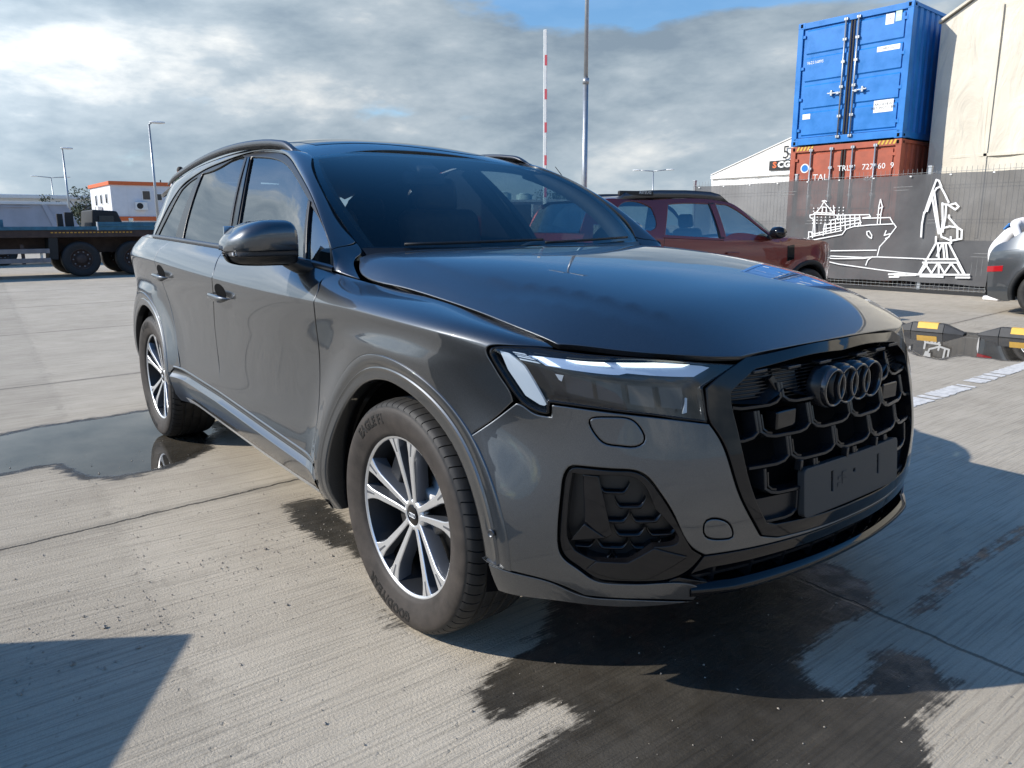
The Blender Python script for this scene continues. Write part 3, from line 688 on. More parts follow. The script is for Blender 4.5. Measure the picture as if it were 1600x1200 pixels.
sticker(.78,.66,.40,.24,M['sticker_white'],blue,'ARU 0/18 02\nNET WGT 1 8M',M['matt_black'],.07)
letters(-.78,1.74,'962216895',.085,M['sticker_white'],blue); sticker(-.90,.62,.18,.11,M['sticker_white'],blue)
red=empty('shipping_container',(-7.046,14.12,.10),CR,'rusty red shipping container under the blue one behind the fence','container','stacked shipping containers')
container(red,M['red_paint'],2.896,(-.72,-.25,.22,.70))
letters(.50,2.37,'TRLU   727960  9',.165,M['sticker_white'],red); letters(.62,2.12,'45G1',.12,M['sticker_white'],red); letters(-.48,2.20,'TAL',.20,M['sticker_white'],red); letters(-.45,1.6,'TRLU 7279609',.08,M['sticker_white'],red)
b=MB(); b.lathe([(.0001,0),(.10,0),(.10,.004),(.0001,.004)],24,'y',(-.86,.012,2.42)); b.build('emblem_sticker',M['sticker_white'],red); b=MB(); b.lathe([(.0001,0),(.075,0),(.075,.003),(.0001,.003)],24,'y',(-.86,.008,2.42)); b.build('emblem_sticker',M['blue_paint'],red)
for s in (-1,1):
    for i in range(5):
        b=MB(); x=s*.90+(-.16+.08*i); b.hexa([(x-.02,-.004,2.80),(x+.02,-.004,2.80),(x+.02,.0,2.80),(x-.02,.0,2.80),(x+.02,-.004,2.885),(x+.06,-.004,2.885),(x+.06,.0,2.885),(x+.02,.0,2.885)]); b.build('hazard_stripe',M['hazard'],red)
# ---------------------------------------------------------------- beige fabric hangar
def fabric(name,col,crease=.5):
    m=mat(name,col,.75,noise=.10,nscale=.9,bump=0); nt=m.node_tree; b=nt.nodes['Principled BSDF']
    tc=nt.nodes.new('ShaderNodeTexCoord'); w=nt.nodes.new('ShaderNodeTexNoise'); w.inputs['Scale'].default_value=2.2; w.inputs['Detail'].default_value=5; w.inputs['Distortion'].default_value=1.2
    mp=nt.nodes.new('ShaderNodeMapping'); mp.inputs[3].default_value=(1,1,.45); nt.links.new(tc.outputs['Object'],mp.inputs[0]); nt.links.new(mp.outputs[0],w.inputs['Vector'])
    bp=nt.nodes.new('ShaderNodeBump'); bp.inputs['Strength'].default_value=crease; bp.inputs['Distance'].default_value=.12; nt.links.new(w.outputs[0],bp.inputs['Height']); nt.links.new(bp.outputs[0],b.inputs['Normal']); return m
M['tarp']=fabric('beige tent fabric',(.66,.60,.49)); M['tarp_white']=fabric('white tent fabric',(.80,.78,.74),.25)
han=empty('fabric_hangar',(0,15.0,0),0,'huge beige fabric hangar behind the fence beside the blue container','tent')
rnd=random.Random(11)
def gable(root,x0,xr,x1,ze,zr,depth,z0,mt,wob=.03,name='gable_wall',n=70):
    rows=[]
    for i,x in enumerate(np.linspace(x0,x1,n)):
        zt_=ze+(zr-ze)*((x-x0)/(xr-x0) if x<xr else (x1-x)/(x1-xr)); row=[]
        for k in np.linspace(0,1,14):
            z=z0+(zt_-z0)*k; o=wob*(math.sin(x*3.1+z*.7)+.6*math.sin(x*7.7-z*1.3))*.5*min(1,(1-k)*6)*min(1,k*6)
            row.append((x,o,z))
        rows.append(row)
    grid(name,rows,mt,root)
    b=MB(); t=.05
    for (xa,za,xb,zb) in ((x0-.06,ze,xr,zr),(xr,zr,x1+.06,ze)): b.hexa([(xa,-.07,za),(xb,-.07,zb),(xb,depth,zb),(xa,depth,za),(xa,-.07,za+t),(xb,-.07,zb+t),(xb,depth,zb+t),(xa,depth,za+t)])
    b.build('tent_roof',mt,root)
    b=MB(); b.box((x0,depth/2,(z0+ze)/2),(.05,depth,ze-z0)); b.build('tent_side',mt,root); b=MB(); b.box((x1,depth/2,(z0+ze)/2),(.05,depth,ze-z0)); b.build('tent_side',mt,root)
    b=MB(); b.box(((x0+x1)/2,depth,(z0+ze)/2),(x1-x0,.05,ze-z0)); b.build('tent_back',mt,root)
gable(han,-5.62,1.8,9.2,5.25,9.4,14,.95,M['tarp'],.05)
for x in (-4.55,-2.0,.6): b=MB(); b.box((x,-.012,3.2),(.07,.012,4.4)); b.build('fabric_seam',M['tarp'],han,bevel=.004)
b=MB(); b.box((1.8,-.012,2.62),(14.8,.012,.06)); b.build('fabric_seam',M['tarp'],han,bevel=.004)
b=MB(); b.box((1.8,.0,.47),(14.9,.35,.94)); b.build('base_wall',M['matt_black'],han)
# ---------------------------------------------------------------- white gabled tent far behind
wt=empty('white_tent',(0,40,0),0,'white gabled tent with the number 5 far behind the fence, left of the containers','tent')
gable(wt,-30.4,-20.2,-10.0,4.45,7.75,25,0,M['tarp_white'],.05)
b=MB(); b.box((-20.2,-.10,4.30),(20.4,.12,.22)); b.build('eave_beam',M['white_paint'],wt,bevel=.02)
V,F=text_mesh('5',1.05); mk('number',[(-25.0+a,-.12,5.45+c) for a,c,_ in V],F,M['matt_black'],wt,smooth=False)
b=MB(); b.box((-24.75,-.10,4.76),(2.7,.06,.56)); sg=b.build('sign',M['matt_black'],wt)
V,F=text_mesh('S',.48,0,'CENTER',.02); mk('sign_text',[(-25.72+a*1.2,-.14,4.78+c) for a,c,_ in V],F,M['orange_trim'],sg,smooth=False)
V,F=text_mesh('CG',.48,0,'CENTER',.02); mk('sign_text',[(-25.10+a*1.2,-.14,4.78+c) for a,c,_ in V],F,M['sticker_white'],sg,smooth=False)
# ---------------------------------------------------------------- poles and lamps
pole=empty('lamp_mast',far((-.7262,.6875),25),0,'tall grey steel mast rising out of the picture behind the red car','pole')
b=MB(); b.cyl((0,0,0),(0,0,5.6),.095,16,.080); b.cyl((0,0,5.6),(0,0,11.5),.066,16,.05); b.build('shaft',M['galv'],pole,True); b=MB(); b.cyl((0,0,5.55),(0,0,5.72),.10,16); b.build('collar',M['galv'],pole,True)
b=MB(); b.box((-.5,-.2,11.45),(1.1,.35,.12)); b.box((.5,.2,11.45),(1.1,.35,.12)); b.build('lamp_head',M['galv'],pole,bevel=.03); b=MB(); b.box((0,0,.05),(.4,.4,.1)); b.build('base_plate',M['galv'],pole)
bar_=empty('barrier',far((-.7585,.6517),20),R(40),'raised white barrier arm with red bands standing upright behind the dark car','barrier')
b=MB(); b.box((0,0,.5),(.34,.34,1.0)); b.build('cabinet',M['orange_trim'],bar_,bevel=.03)
M['band_red']=mat('red reflective band',(.60,.10,.12),.45)
b=MB(); b.box((0,-.22,3.42),(.085,.045,5.0)); b.build('arm',M['white_paint'],bar_,bevel=.012)
for z in (1.5,2.28,3.06,3.84,4.62,5.4):
    b=MB(); b.box((.018,-.22,z-.18),(.056,.05,.24)); b.build('band',M['band_red'],bar_)
def street_lamp(loc,h,double=False,lab='',az=0,arm=.9,r=.07):
    s=empty('street_lamp',loc,az,lab,'street lamp','street lamps over the yard')
    b=MB(); b.cyl((0,0,0),(0,0,h),r,12,r*.55); b.build('pole',M['galv'],s,True)
    for d in ((1,-1) if double else (1,)):
        b=MB(); b.cyl((0,0,h),(d*arm,0,h+.12),r*.5,8); b.build('arm',M['galv'],s,True)
        b=MB(); b.lathe([(.0001,-.38),(.07,-.36),(.12,-.2),(.13,.1),(.08,.34),(.0001,.38)],12,'x'); 
        for i,p in enumerate(b.v): b.v[i]=Vector((p.x+d*(arm+.25),p.y,p.z*.55+h+.12))
        b.build('lamp_head',M['white_paint'],s,True)
    b=MB(); b.box((0,0,.06),(.3,.3,.12)); b.build('base_plate',M['galv'],s)
street_lamp(far((-.9712,.2383),45),6.45,False,'nearest street lamp on the left, rising above the white cabin',R(80),.15,.085)
street_lamp(far((-.9885,.1511),60),6.3,False,'thin dark street lamp above the white tipper trailer',R(95),.02,.09)
street_lamp(far((-.9905,.1372),110),7.2,True,'faint double-headed street lamp far off at the left edge',R(95),1.5,.10)
street_lamp(far((-.665,.747),75),6.2,True,'faint double-headed street lamp above the roof of the red car',R(40),1.3,.09)
# ---------------------------------------------------------------- flatbed semi-trailer
M['trailer_blue']=mat('faded blue trailer paint',(.030,.13,.20),.5,noise=.3,nscale=5); M['trailer_brown']=mat('rust brown chassis',(.055,.036,.030),.7,noise=.3,nscale=6)
M['rail_grey']=mat('grey side rail',(.20,.19,.20),.5,noise=.2,nscale=5); M['amber']=mat('amber reflective tape',(.50,.26,.04),.4)
tr=empty('flatbed_trailer',(-21.3,0,0),0,'dark flatbed semi-trailer with blue side boards parked at the left','trailer')
b=MB(); b.box((-1.25,.5,1.135),(2.5,13.6,.19)); b.build('deck',M['trailer_brown'],tr,bevel=.01)
for x in (-.75,-1.75): b=MB(); b.box((x,.5,.83),(.16,13.2,.42)); b.build('chassis_beam',M['trailer_brown'],tr,bevel=.01)
b=MB(); b.box((.005,-3.2,1.275),(.05,10.6,.09)); b.build('side_board',M['trailer_blue'],tr,bevel=.005); b=MB(); b.box((.0,-3.0,1.30),(.08,5.8,.13)); b.build('side_board',M['trailer_blue'],tr)
b=MB(); b.box((-.02,4.7,1.33),(.06,5.24,.21)); b.box((.015,4.7,1.345),(.03,5.24,.05)); b.box((.015,4.7,1.235),(.03,5.24,.03)); b.build('side_board',M['trailer_blue'],tr,bevel=.006)
b=MB(); b.box((.02,2.075,1.33),(.05,.03,.22)); b.build('board_end',M['white_paint'],tr); b=MB(); b.box((-1.0,-.13,1.37),(1.6,.22,.26)); b.build('side_board',M['trailer_blue'],tr)
for y0,n in ((-1.2,10),(1.0,22)):
    for i in range(n): b=MB(); b.box((.004,y0+.09*i,1.165),(.006,.055,.03)); b.build('reflector',M['amber'],tr)
for z in (.70,.46): b=MB(); b.box((.0,-3.4,z),(.05,8.6,.12)); b.build('side_rail',M['rail_grey'],tr,bevel=.008)
for y in (-2.6,-.35,.3): b=MB(); b.box((-.03,y,.62),(.04,.08,.5)); b.build('rail_post',M['trailer_brown'],tr)
b=MB(); b.box((-.35,1.0,.78),(.65,.22,.62),rx=-.06); b.build('mudguard',M['matt_black'],tr,bevel=.02)
b=MB(); b.box((-.12,.72,.52),(.10,.05,.26)); b.build('landing_leg',M['white_paint'],tr)
def truck_wheel(parent,y,x=0):
    w=empty('wheel',(x,y,.465)); w.parent=parent
    b=MB(); b.lathe([(.27,.0),(.29,-.0),(.33,.02),(.42,.03),(.455,.0),(.465,-.04),(.465,-.25),(.44,-.29),(.27,-.29)],44,'x'); b.build('tyre',M['black_rubber'],w,True)
    b=MB(); b.lathe([(.275,-.005),(.265,.01),(.25,-.02),(.22,-.06),(.17,-.07),(.165,-.045),(.13,-.04),(.12,.03),(.10,.05),(.0001,.055)],36,'x'); b.build('rim',M['trailer_brown'],w,True)
    for i in range(10):
        a=2*math.pi*i/10; b=MB(); b.cyl((-.06,.195*math.cos(a),.195*math.sin(a)),(-.02,.195*math.cos(a),.195*math.sin(a)),.02,6); b.build('wheel_nut',M['rail_grey'],w)
for y in (1.62,2.93,4.24): truck_wheel(tr,y); 
for y in (1.62,2.93,4.24): truck_wheel(tr,y,-2.05)
b=MB(); b.box((-1.2,-5.6,.7),(.3,.3,1.1)); b.build('landing_leg',M['matt_black'],tr)
b=MB(); 
for i in range(5): b.box((-1.2,-6.0+2.6*i,1.24),(2.3,.12,.03))
b.build('deck_batten',M['trailer_brown'],tr)
# cargo straps / drums on deck seen as dark blocks
for (y,w_,h_,lab) in ((1.30,.14,.42,'narrow black post standing on the trailer deck'),(1.52,.20,.46,'broad black post on the trailer deck')):
    b=MB(); b.box((0,0,h_/2),(.12,w_,h_)); b.box((0,0,.02),(.2,w_+.08,.04)); o=b.build('stake',M['matt_black'],None,bevel=.01); o.location=(-21.9,y+.0,1.235); tag(o,lab,'stake')
# ---------------------------------------------------------------- grey tipper trailer behind
M['tipper']=mat('pale grey tipper paint',(.40,.41,.46),.5,noise=.1,nscale=2)
tp=empty('tipper_trailer',(-30,0,0),0,'long pale grey tipper trailer standing behind the flatbed','trailer')
b=MB(); b.hexa([(-2.4,-9,.95),(0,-9,.95),(0,3.2,.95),(-2.4,3.2,.95),(-2.4,-9,2.12),(.0,-9,2.12),(.0,2.72,2.12),(-2.4,2.72,2.12)]); b.build('body',M['tipper'],tp,bevel=.02)
b=MB(); b.box((.01,-3.1,2.14),(.12,11.7,.09)); b.build('sunlit_top_rail',M['white_paint'],tp,bevel=.01); b=MB(); b.box((.01,-3.1,.96),(.10,11.9,.10)); b.build('bottom_rail',M['tipper'],tp)  # white top rail: sunlight on the upper edge put into its colour
for y in (-6.6,-4.4,-2.2,-.05,2.05): b=MB(); b.hexa([(.0,y+.28,1.0),(.06,y+.28,1.0),(.06,y+.45,1.0),(.0,y+.45,1.0),(.0,y-.12,2.1),(.06,y-.12,2.1),(.06,y+.05,2.1),(.0,y+.05,2.1)]); b.build('body_rib',M['tipper'],tp,bevel=.01)
b=MB(); b.box((.03,.0+.65,2.02),(.05,1.9,.04)); b.box((.03,-1.5,2.02),(.05,1.9,.04)); b.build('body_rib',M['tipper'],tp)
for y in (-2,-.7,.6): truck_wheel(tp,y,-.1)
b=MB(); b.box((-1.2,-3,.75),(.9,11,.3)); b.build('chassis_beam',M['matt_black'],tp)
cb_=empty('tractor_unit',(-31.5,4.15,0),0,'dark tractor unit half hidden behind the flatbed, right of the tipper','truck')
b=MB(); b.hexa([(-1.2,-.7,.6),(1.1,-.7,.6),(1.1,.75,.6),(-1.2,.75,.6),(-1.2,-.55,1.95),(1.0,-.55,1.95),(1.0,.3,1.9),(-1.2,.3,1.9)]); b.build('cab',M['matt_black'],cb_,bevel=.06); b=MB(); b.box((1.07,-.1,1.55),(.03,.5,.35)); b.build('window',M['window_dark'],cb_); truck_wheel(cb_,0,.9)
b=MB(); b.box((1.15,.72,1.5),(.06,.16,.28)); b.build('mirror',M['chrome'],cb_,bevel=.02)
# long white shed behind
sh=empty('storage_shed',(-85,0,0),0,'low white storage shed with a pale roof on the horizon at the left','building')
b=MB(); b.box((-6,-8,2.2),(12,60,4.4)); b.build('wall',M['white_paint'],sh); b=MB(); b.hexa([(-12.4,-38.4,4.35),(.4,-38.4,4.05),(.4,22.4,4.05),(-12.4,22.4,4.35),(-12.4,-38.4,4.6),(.4,-38.4,4.3),(.4,22.4,4.3),(-12.4,22.4,4.6)]); b.build('roof',M['white_paint'],sh)
for y in np.arange(-34,20,6): b=MB(); b.box((.02,y,1.8),(.06,3.2,3.4)); b.build('door',M['rail_grey'],sh)
# ---------------------------------------------------------------- two-storey site cabin
M['cabin']=mat('white cabin panel',(.66,.67,.70),.5,noise=.05,nscale=2)
ca=empty('site_cabin',(-64,10.9,0),0,'two-storey white site cabin with orange trim behind the trailer','building')
D_,Wd=8.0,9.0
b=MB(); b.box((-D_/2,Wd/2,1.0),(D_,Wd,2.0)); b.box((-D_/2,Wd/2,3.3),(D_,Wd,2.4)); b.build('wall',M['cabin'],ca)
for z0,z1 in ((4.48,4.76),(1.80,2.12)): b=MB(); b.box((-D_/2,Wd/2,(z0+z1)/2),(D_+.24,Wd+.24,z1-z0)); b.build('fascia',M['orange_trim'],ca,bevel=.02)
for y in np.arange(.0,Wd,1.13): b=MB(); b.box((.008,y,3.3),(.014,.03,2.36)); b.build('panel_joint',M['cabin'],ca)
def cabwin(c,d):
    b=MB(); b.box(c,d); f=b.build('window',M['white_paint'],ca,bevel=.01); e=list(d); i=0 if d[0]<d[1] else 1
    e=[v-.14 if k!=i else v+.02 for k,v in enumerate(d)]; b=MB(); b.box(c,e); b.build('pane',M['window_dark'],f)
cabwin((.02,2.50,3.74),(.05,.66,.78)); cabwin((.02,3.40,3.62),(.05,.56,.60)); cabwin((.02,5.6,3.74),(.05,.66,.78)); cabwin((.02,7.4,3.74),(.05,.66,.78))
for x,z,h in ((-3.6,3.5,.8),(-1.6,3.5,.8),(-5.6,3.45,.9)): cabwin((x,-.02,z),(.7,.05,h))
ac=MB(); ac.box((.2,2.03,2.92),(.34,.85,.60)); o=ac.build('air_conditioner',M['white_paint'],ca,bevel=.03); b=MB(); b.cyl((.36,1.90,2.92),(.385,1.90,2.92),.23,24); b.build('fan_grille',M['matt_black'],o)
for x in (-3.9,-5.1): b=MB(); b.box((x,-.2,2.65),(.8,.32,.58)); b.build('air_conditioner',M['white_paint'],ca,bevel=.03)
b=MB(); b.box((.03,1.4,1.45),(.04,1.1,.3)); b.build('sign',M['hazard'],ca)
b=MB(); b.cyl((-1,3.9,4.7),(-1,3.9,5.0),.05,8); b.build('vent_pipe',M['matt_black'],ca)
# ---------------------------------------------------------------- trees
M['bark']=mat('bark',(.06,.045,.03),.9); M['leaf']=mat('dark foliage',(.035,.055,.030),.7,noise=.5,nscale=6)
def tree(loc,h,r,lab,seed):
    rd=random.Random(seed); t=empty('tree',loc,0,lab,'tree'); b=MB(); b.cyl((0,0,0),(0,0,h*.55),.16,8,.08)
    for i in range(6): a=rd.uniform(0,6.28); b.cyl((0,0,h*(.35+.04*i)),(math.cos(a)*r*.6,math.sin(a)*r*.6,h*(.6+.05*i)),.05,5,.02)
    b.build('trunk',M['bark'],t,True); V=[];F=[]
    cl=[(Vector((rd.gauss(0,r*.5),rd.gauss(0,r*.5),h*.66+rd.gauss(0,h*.14))),rd.uniform(.25,.5)*r) for _ in range(22)]
    for i in range(1500):
        c,q=rd.choice(cl); d=Vector((rd.gauss(0,1),rd.gauss(0,1),rd.gauss(0,1))).normalized()*q*rd.random()**.4; p=c+d; s=rd.uniform(.06,.16)
        u=Vector((rd.gauss(0,1),rd.gauss(0,1),rd.gauss(0,1))).normalized(); w=u.orthogonal().normalized(); n=len(V)
        V+=[p-u*s,p+w*s*.5,p+u*s,p-w*s*.5]; F.append((n,n+1,n+2,n+3))
    mk('crown',V,F,M['leaf'],t,smooth=False)
tree((-78,11.0,0),4.6,1.6,'dark bushy tree between the white shed and the cabin',2)
tree((-70,62,0),6.4,2.2,'dark tree on the skyline beyond the windscreen',4)
# ---------------------------------------------------------------- things seen through the windscreen
M['silo']=mat('pale green silo',(.42,.48,.44),.5,noise=.1,nscale=1)
for (x,y,r,h,lab) in ((-78.8,60,1.05,5.35,'taller pale silo seen through the dark car windscreen'),(-74.5,60,1.0,5.05,'shorter pale silo seen through the dark car windscreen, right of the taller')):
    s=empty('silo',(x,y,0),0,lab,'silo','silos on the skyline'); b=MB(); b.cyl((0,0,0),(0,0,h),r,24); b.cyl((0,0,h),(0,0,h+.25),r,24,r*.3); b.build('tank',M['silo'],s,True)
    for z in (1.5,3,4.4): b=MB(); b.lathe([(r,-.06),(r+.05,-.06),(r+.05,.06),(r,.06)],24,'z',(0,0,z)); b.build('hoop',M['galv'],s)
sk=empty('skip_container',(-30.5,21.5,0),R(38),'orange red skip seen through the dark car side window','skip')
b=MB(); b.hexa([(-1.6,-.8,.25),(1.6,-.8,.25),(1.6,.8,.25),(-1.6,.8,.25),(-2.0,-.95,1.75),(2.0,-.95,1.75),(2.0,.95,1.75),(-2.0,.95,1.75)]); b.build('body',M['orange_trim'],sk,bevel=.02)
for x in (-1,0,1): b=MB(); b.box((x,-.93,1.0),(.10,.12,1.4),rx=-.09); b.build('rib',M['orange_trim'],sk)
for x in (-1.2,1.2): b=MB(); b.box((x,0,.12),(.15,1.4,.25)); b.build('runner',M['matt_black'],sk)
nb=empty('notice_board',far((-.7697,.6384),18),R(-45),'white notice board with printed lines on a grey post, seen through the windscreen','sign')
b=MB(); b.box((0,.04,.8),(.07,.07,1.6)); b.build('post',M['galv'],nb); b=MB(); b.box((0,0,1.62),(.30,.02,.30)); bd=b.build('board',M['white_paint'],nb)
for i,t in enumerate(('STOP','ACCES INTERZIS','PORT','CONTROL ACCES')): V,F=text_mesh(t,.035); mk('text',[(a,-.0125,1.72-.065*i+c) for a,c,_ in V],F,M['matt_black'],bd,smooth=False)
gb=empty('office_container',(-20.5,17.5,0),R(42),'dark grey site container seen through the windscreen behind the notice board','container')
b=MB(); b.box((0,0,1.1),(5,2.2,2.1)); b.build('wall',M['rail_grey'],gb,bevel=.03); b=MB(); b.box((0,0,2.18),(5.1,2.3,.08)); b.build('roof',M['galv'],gb); b=MB(); b.box((-1,-1.11,1.1),(.8,.03,1.9)); b.build('door',M['matt_black'],gb); b=MB(); b.box((1,-1.11,1.35),(.9,.03,.8)); b.build('window',M['window_dark'],gb)

# ================================================================ the big grey SUV
def S_side(t,v):
    t=np.atleast_1d(np.asarray(t,float)); v=np.atleast_1d(np.asarray(v,float))
    f=t>TC; q=side(np.where(f,2*TC-t,t),v); q[:,1]*=np.where(f,1,-1); return q
def S_green(x,z):
    q=green(x,z); q[:,1]*=-1; return q
def S_off(S,o):
    def f(a,b):
        P=S(a,b); return P+normal(S,a,b)*o
    return f
CEN=np.array([-1.5,0,.75])
def normal(S,a,b,e=2e-3):
    a=np.atleast_1d(np.asarray(a,float));b=np.atleast_1d(np.asarray(b,float))
    u=S(a+e,b)-S(a-e,b); w=S(a,b+e)-S(a,b-e); n=np.cross(u,w); n/=np.linalg.norm(n,axis=1)[:,None]+1e-12
    P=S(a,b); s=np.sign(((P-CEN)*n).sum(1)); s=np.where(np.abs(((P-CEN)*n).sum(1))<1e-6,1,s)
    return n*np.median(s)
def sm(segs,h,closed=True):
    """smooth outline: list of segments, each a smooth run of points; corners where segments meet"""
    out=[]; n=len(segs)
    for i,s in enumerate(segs):
        P=list(s)
        if closed or i<n-1: P=P+[segs[(i+1)%n][0]]
        P=np.array(P,float)
        d=np.concatenate([[0],np.cumsum(np.maximum(np.linalg.norm(np.diff(P,axis=0),axis=1),1e-6))])
        k=max(2,int(math.ceil(d[-1]/h))+1); t=np.linspace(0,d[-1],k)
        if len(P)==2: Q=P[0]+(P[1]-P[0])*(t/d[-1])[:,None]
        else:
            sp=Spl(d); Q=np.stack([sp(t,P[:,0]),sp(t,P[:,1])],-1)
        out.append(Q[:-1] if (closed or i<n-1) else Q)
    return np.concatenate(out)
def smc(P,h):
    """fully smooth closed outline"""
    P=np.array(P,float); k=len(P); P=np.concatenate([P[-3:],P,P[:4]])
    d=np.concatenate([[0],np.cumsum(np.linalg.norm(np.diff(P,axis=0),axis=1))]); a,b=d[3],d[3+k]
    t=np.linspace(a,b,max(8,int((b-a)/h))+1)[:-1]; sp=Spl(d)
    return np.stack([sp(t,P[:,0]),sp(t,P[:,1])],-1)
def area(P): x,y=P[:,0],P[:,1]; return .5*np.sum(x*np.roll(y,-1)-y*np.roll(x,-1))
def inset(P,d):
    e=np.roll(P,-1,0)-P; e/=np.linalg.norm(e,axis=1)[:,None]+1e-12
    n=np.stack([-e[:,1],e[:,0]],-1); m=n+np.roll(n,1,0); L=np.linalg.norm(m,axis=1)[:,None]; m/=np.maximum(L,1e-9)
    c=np.maximum((m*n).sum(1)[:,None],.45)
    return P+m*d/c
def pip(P,Q):
    x,y=Q[:,0],Q[:,1]; r=np.zeros(len(Q),bool); a=P; b=np.roll(P,-1,0)
    for (x1,y1),(x2,y2) in zip(a,b):
        if y1==y2: continue
        c=((y1>y)!=(y2>y))&(x<(x2-x1)*(y-y1)/(y2-y1)+x1); r^=c
    return r
def dist(P,Q):
    a=P;b=np.roll(P,-1,0); D=np.full(len(Q),9e9)
    for p,q in zip(a,b):
        e=q-p; L=e@e+1e-12; t=np.clip(((Q-p)@e)/L,0,1); D=np.minimum(D,np.hypot(*(Q-p-t[:,None]*e).T))
    return D
def panel(name,S,outer,mats,parent,holes=(),h=.028,gap=.002,skirt=.022,both=True,metric=(1,.2),edge=.012,off=0.0,rim=True,rows=()):
    mt=np.array(metric); S0=S if not off else S_off(S,off)
    def prep(segs,hole):
        if isinstance(segs,np.ndarray): P=segs
        elif isinstance(segs,dict): P=smc(np.array(segs['c'],float)*mt,edge)
        else: P=sm([[tuple(np.array(p)*mt) for p in s] for s in segs],edge)
        if area(P)<0: P=P[::-1]
        if hole: P=P[::-1]
        return P
    loops=[prep(outer,False)]+[prep(q,True) for q in holes]
    A=[inset(P,gap) for P in loops]; B=[inset(P,gap+.0035) for P in loops] if rim else []
    pts=[];edges=[];ring=[]
    for P in A:
        n=len(pts); k=len(P); pts+=list(map(tuple,P)); edges+=[(n+i,n+(i+1)%k) for i in range(k)]; ring.append((n,k))
    nb=len(pts)
    for P in B:
        n=len(pts); k=len(P); pts+=list(map(tuple,P)); edges+=[(n+i,n+(i+1)%k) for i in range(k)]
    lo=A[0].min(0);hi=A[0].max(0)
    gx,gy=np.meshgrid(np.arange(lo[0]+h/2,hi[0],h),np.arange(lo[1]+h/2,hi[1],h)); gx=gx+ (np.arange(gx.shape[0])[:,None]%2)*h*.5
    G=np.stack([gx.ravel(),gy.ravel()],-1)
    if len(G):
        ok=pip(A[0],G)
        for P in A[1:]: ok&=~pip(P,G)
        G=G[ok]
        if len(G):
            D=np.min([dist(P,G) for P in A],0); G=G[D>max(.0035*1.8,h*.45)]
        for v in rows: G=G[np.abs(G[:,1]-v*mt[1])>.004] if len(G) else G
        pts+=list(map(tuple,G))
    for v in rows:
        x=np.arange(lo[0],hi[0],.016); q=np.stack([x,np.full_like(x,v*mt[1])],-1); ok=pip(A[0],q)
        for P in A[1:]: ok&=~pip(P,q)
        q=q[ok]; ok=np.min([dist(P,q) for P in A],0)>.006 if len(q) else []
        x=q[ok] if len(q) else q; n=len(pts); pts+=list(map(tuple,x))
        edges+=[(n+i,n+i+1) for i in range(len(x)-1) if x[i+1][0]-x[i][0]<.02]
    r=delaunay_2d_cdt([Vector(p) for p in pts],edges,[],0,1e-7)
    V2=np.array([tuple(p) for p in r[0]]); F=np.array(r[2],int) if all(len(f)==3 for f in r[2]) else np.array([f for f in r[2] if len(f)==3])
    src=r[3]
    c=V2[F].mean(1); ok=pip(A[0],c)
    for P in A[1:]: ok&=~pip(P,c)
    F=F[ok]
    ab=V2/mt; P3=S0(ab[:,0],ab[:,1]); N3=normal(S0,ab[:,0],ab[:,1])
    # face orientation
    fn=np.cross(P3[F[:,1]]-P3[F[:,0]],P3[F[:,2]]-P3[F[:,0]])
    bad=(fn*N3[F].mean(1)).sum(1)<0; F[bad]=F[bad][:,::-1]
    inv={}
    for i,s in enumerate(src):
        for q in s: inv.setdefault(q,i)
    V=list(P3);N=list(N3);FF=[tuple(f) for f in F]
    for (n,k) in ring:
        idx=[inv.get(n+i) for i in range(k)]
        if any(i is None for i in idx): continue
        Q=P3[idx]; nn=N3[idx]
        tg=np.roll(Q,-1,0)-np.roll(Q,1,0); tg/=np.linalg.norm(tg,axis=1)[:,None]+1e-12
        o=np.cross(tg,nn)   # outward of the panel for a ccw loop (sign fixed below)
        cen=ab[idx]
        mid=(V2[idx]+ (inset(V2[idx],.004)-V2[idx])); ins=S0(mid[:,0]/mt[0],mid[:,1]/mt[1])
        o*=-np.sign(((ins-Q)*o).sum(1))[:,None]
        if rim:
            for j,i in enumerate(idx):
                V[i]=Q[j]-nn[j]*.0014; q=nn[j]+.8*o[j]; N[i]=q/np.linalg.norm(q)
        b=len(V)
        for j in range(k): V.append(Q[j]-nn[j]*.0014*rim); N.append(o[j])
        for j in range(k): V.append(Q[j]-nn[j]*skirt-o[j]*.001); N.append(o[j])
        for j in range(k):
            j2=(j+1)%k; f=(b+j,b+j2,b+k+j2,b+k+j)
            a3=np.array(V[b+j2])-np.array(V[b+j]); c3=np.array(V[b+k+j])-np.array(V[b+j])
            if np.dot(np.cross(a3,c3),o[j])<0: f=f[::-1]
            FF.append(f)
    return emit(name,V,FF,mats,parent,N,None,True,both)
def strip(name,S,rows,mats,parent,both=True,fm=None,closed=False):
    """grid of points rows[i][j]"""
    A=np.array(rows,float); n,k,_=A.shape; V=A.reshape(-1,3)
    F=[(i*k+j,i*k+(j+1)%k,(i+1)*k+(j+1)%k,(i+1)*k+j) for i in range(n-1) for j in range(k if closed else k-1)]
    o=emit(name,V,F,mats,parent,None,fm,True,both)
    for q in ([o,emit.m] if both else [o]):
        bm=bmesh.new(); bm.from_mesh(q.data); bmesh.ops.recalc_face_normals(bm,faces=bm.faces); bm.to_mesh(q.data); bm.free()
    return o

car=empty('suv',(0,0,0),0,'large dark grey SUV in the foreground with a black grille, seen from its front corner','car')
PNT=M['paint']
ARC=.525
def arc_tv(xc,a0,a1,r=ARC,n=24):
    a=np.radians(np.linspace(a0,a1,n)); x=xc+r*np.cos(a); z=.3825+r*np.sin(a)
    return [(float(p),float(q)) for p,q in zip(x,v_of_z(x,z))]
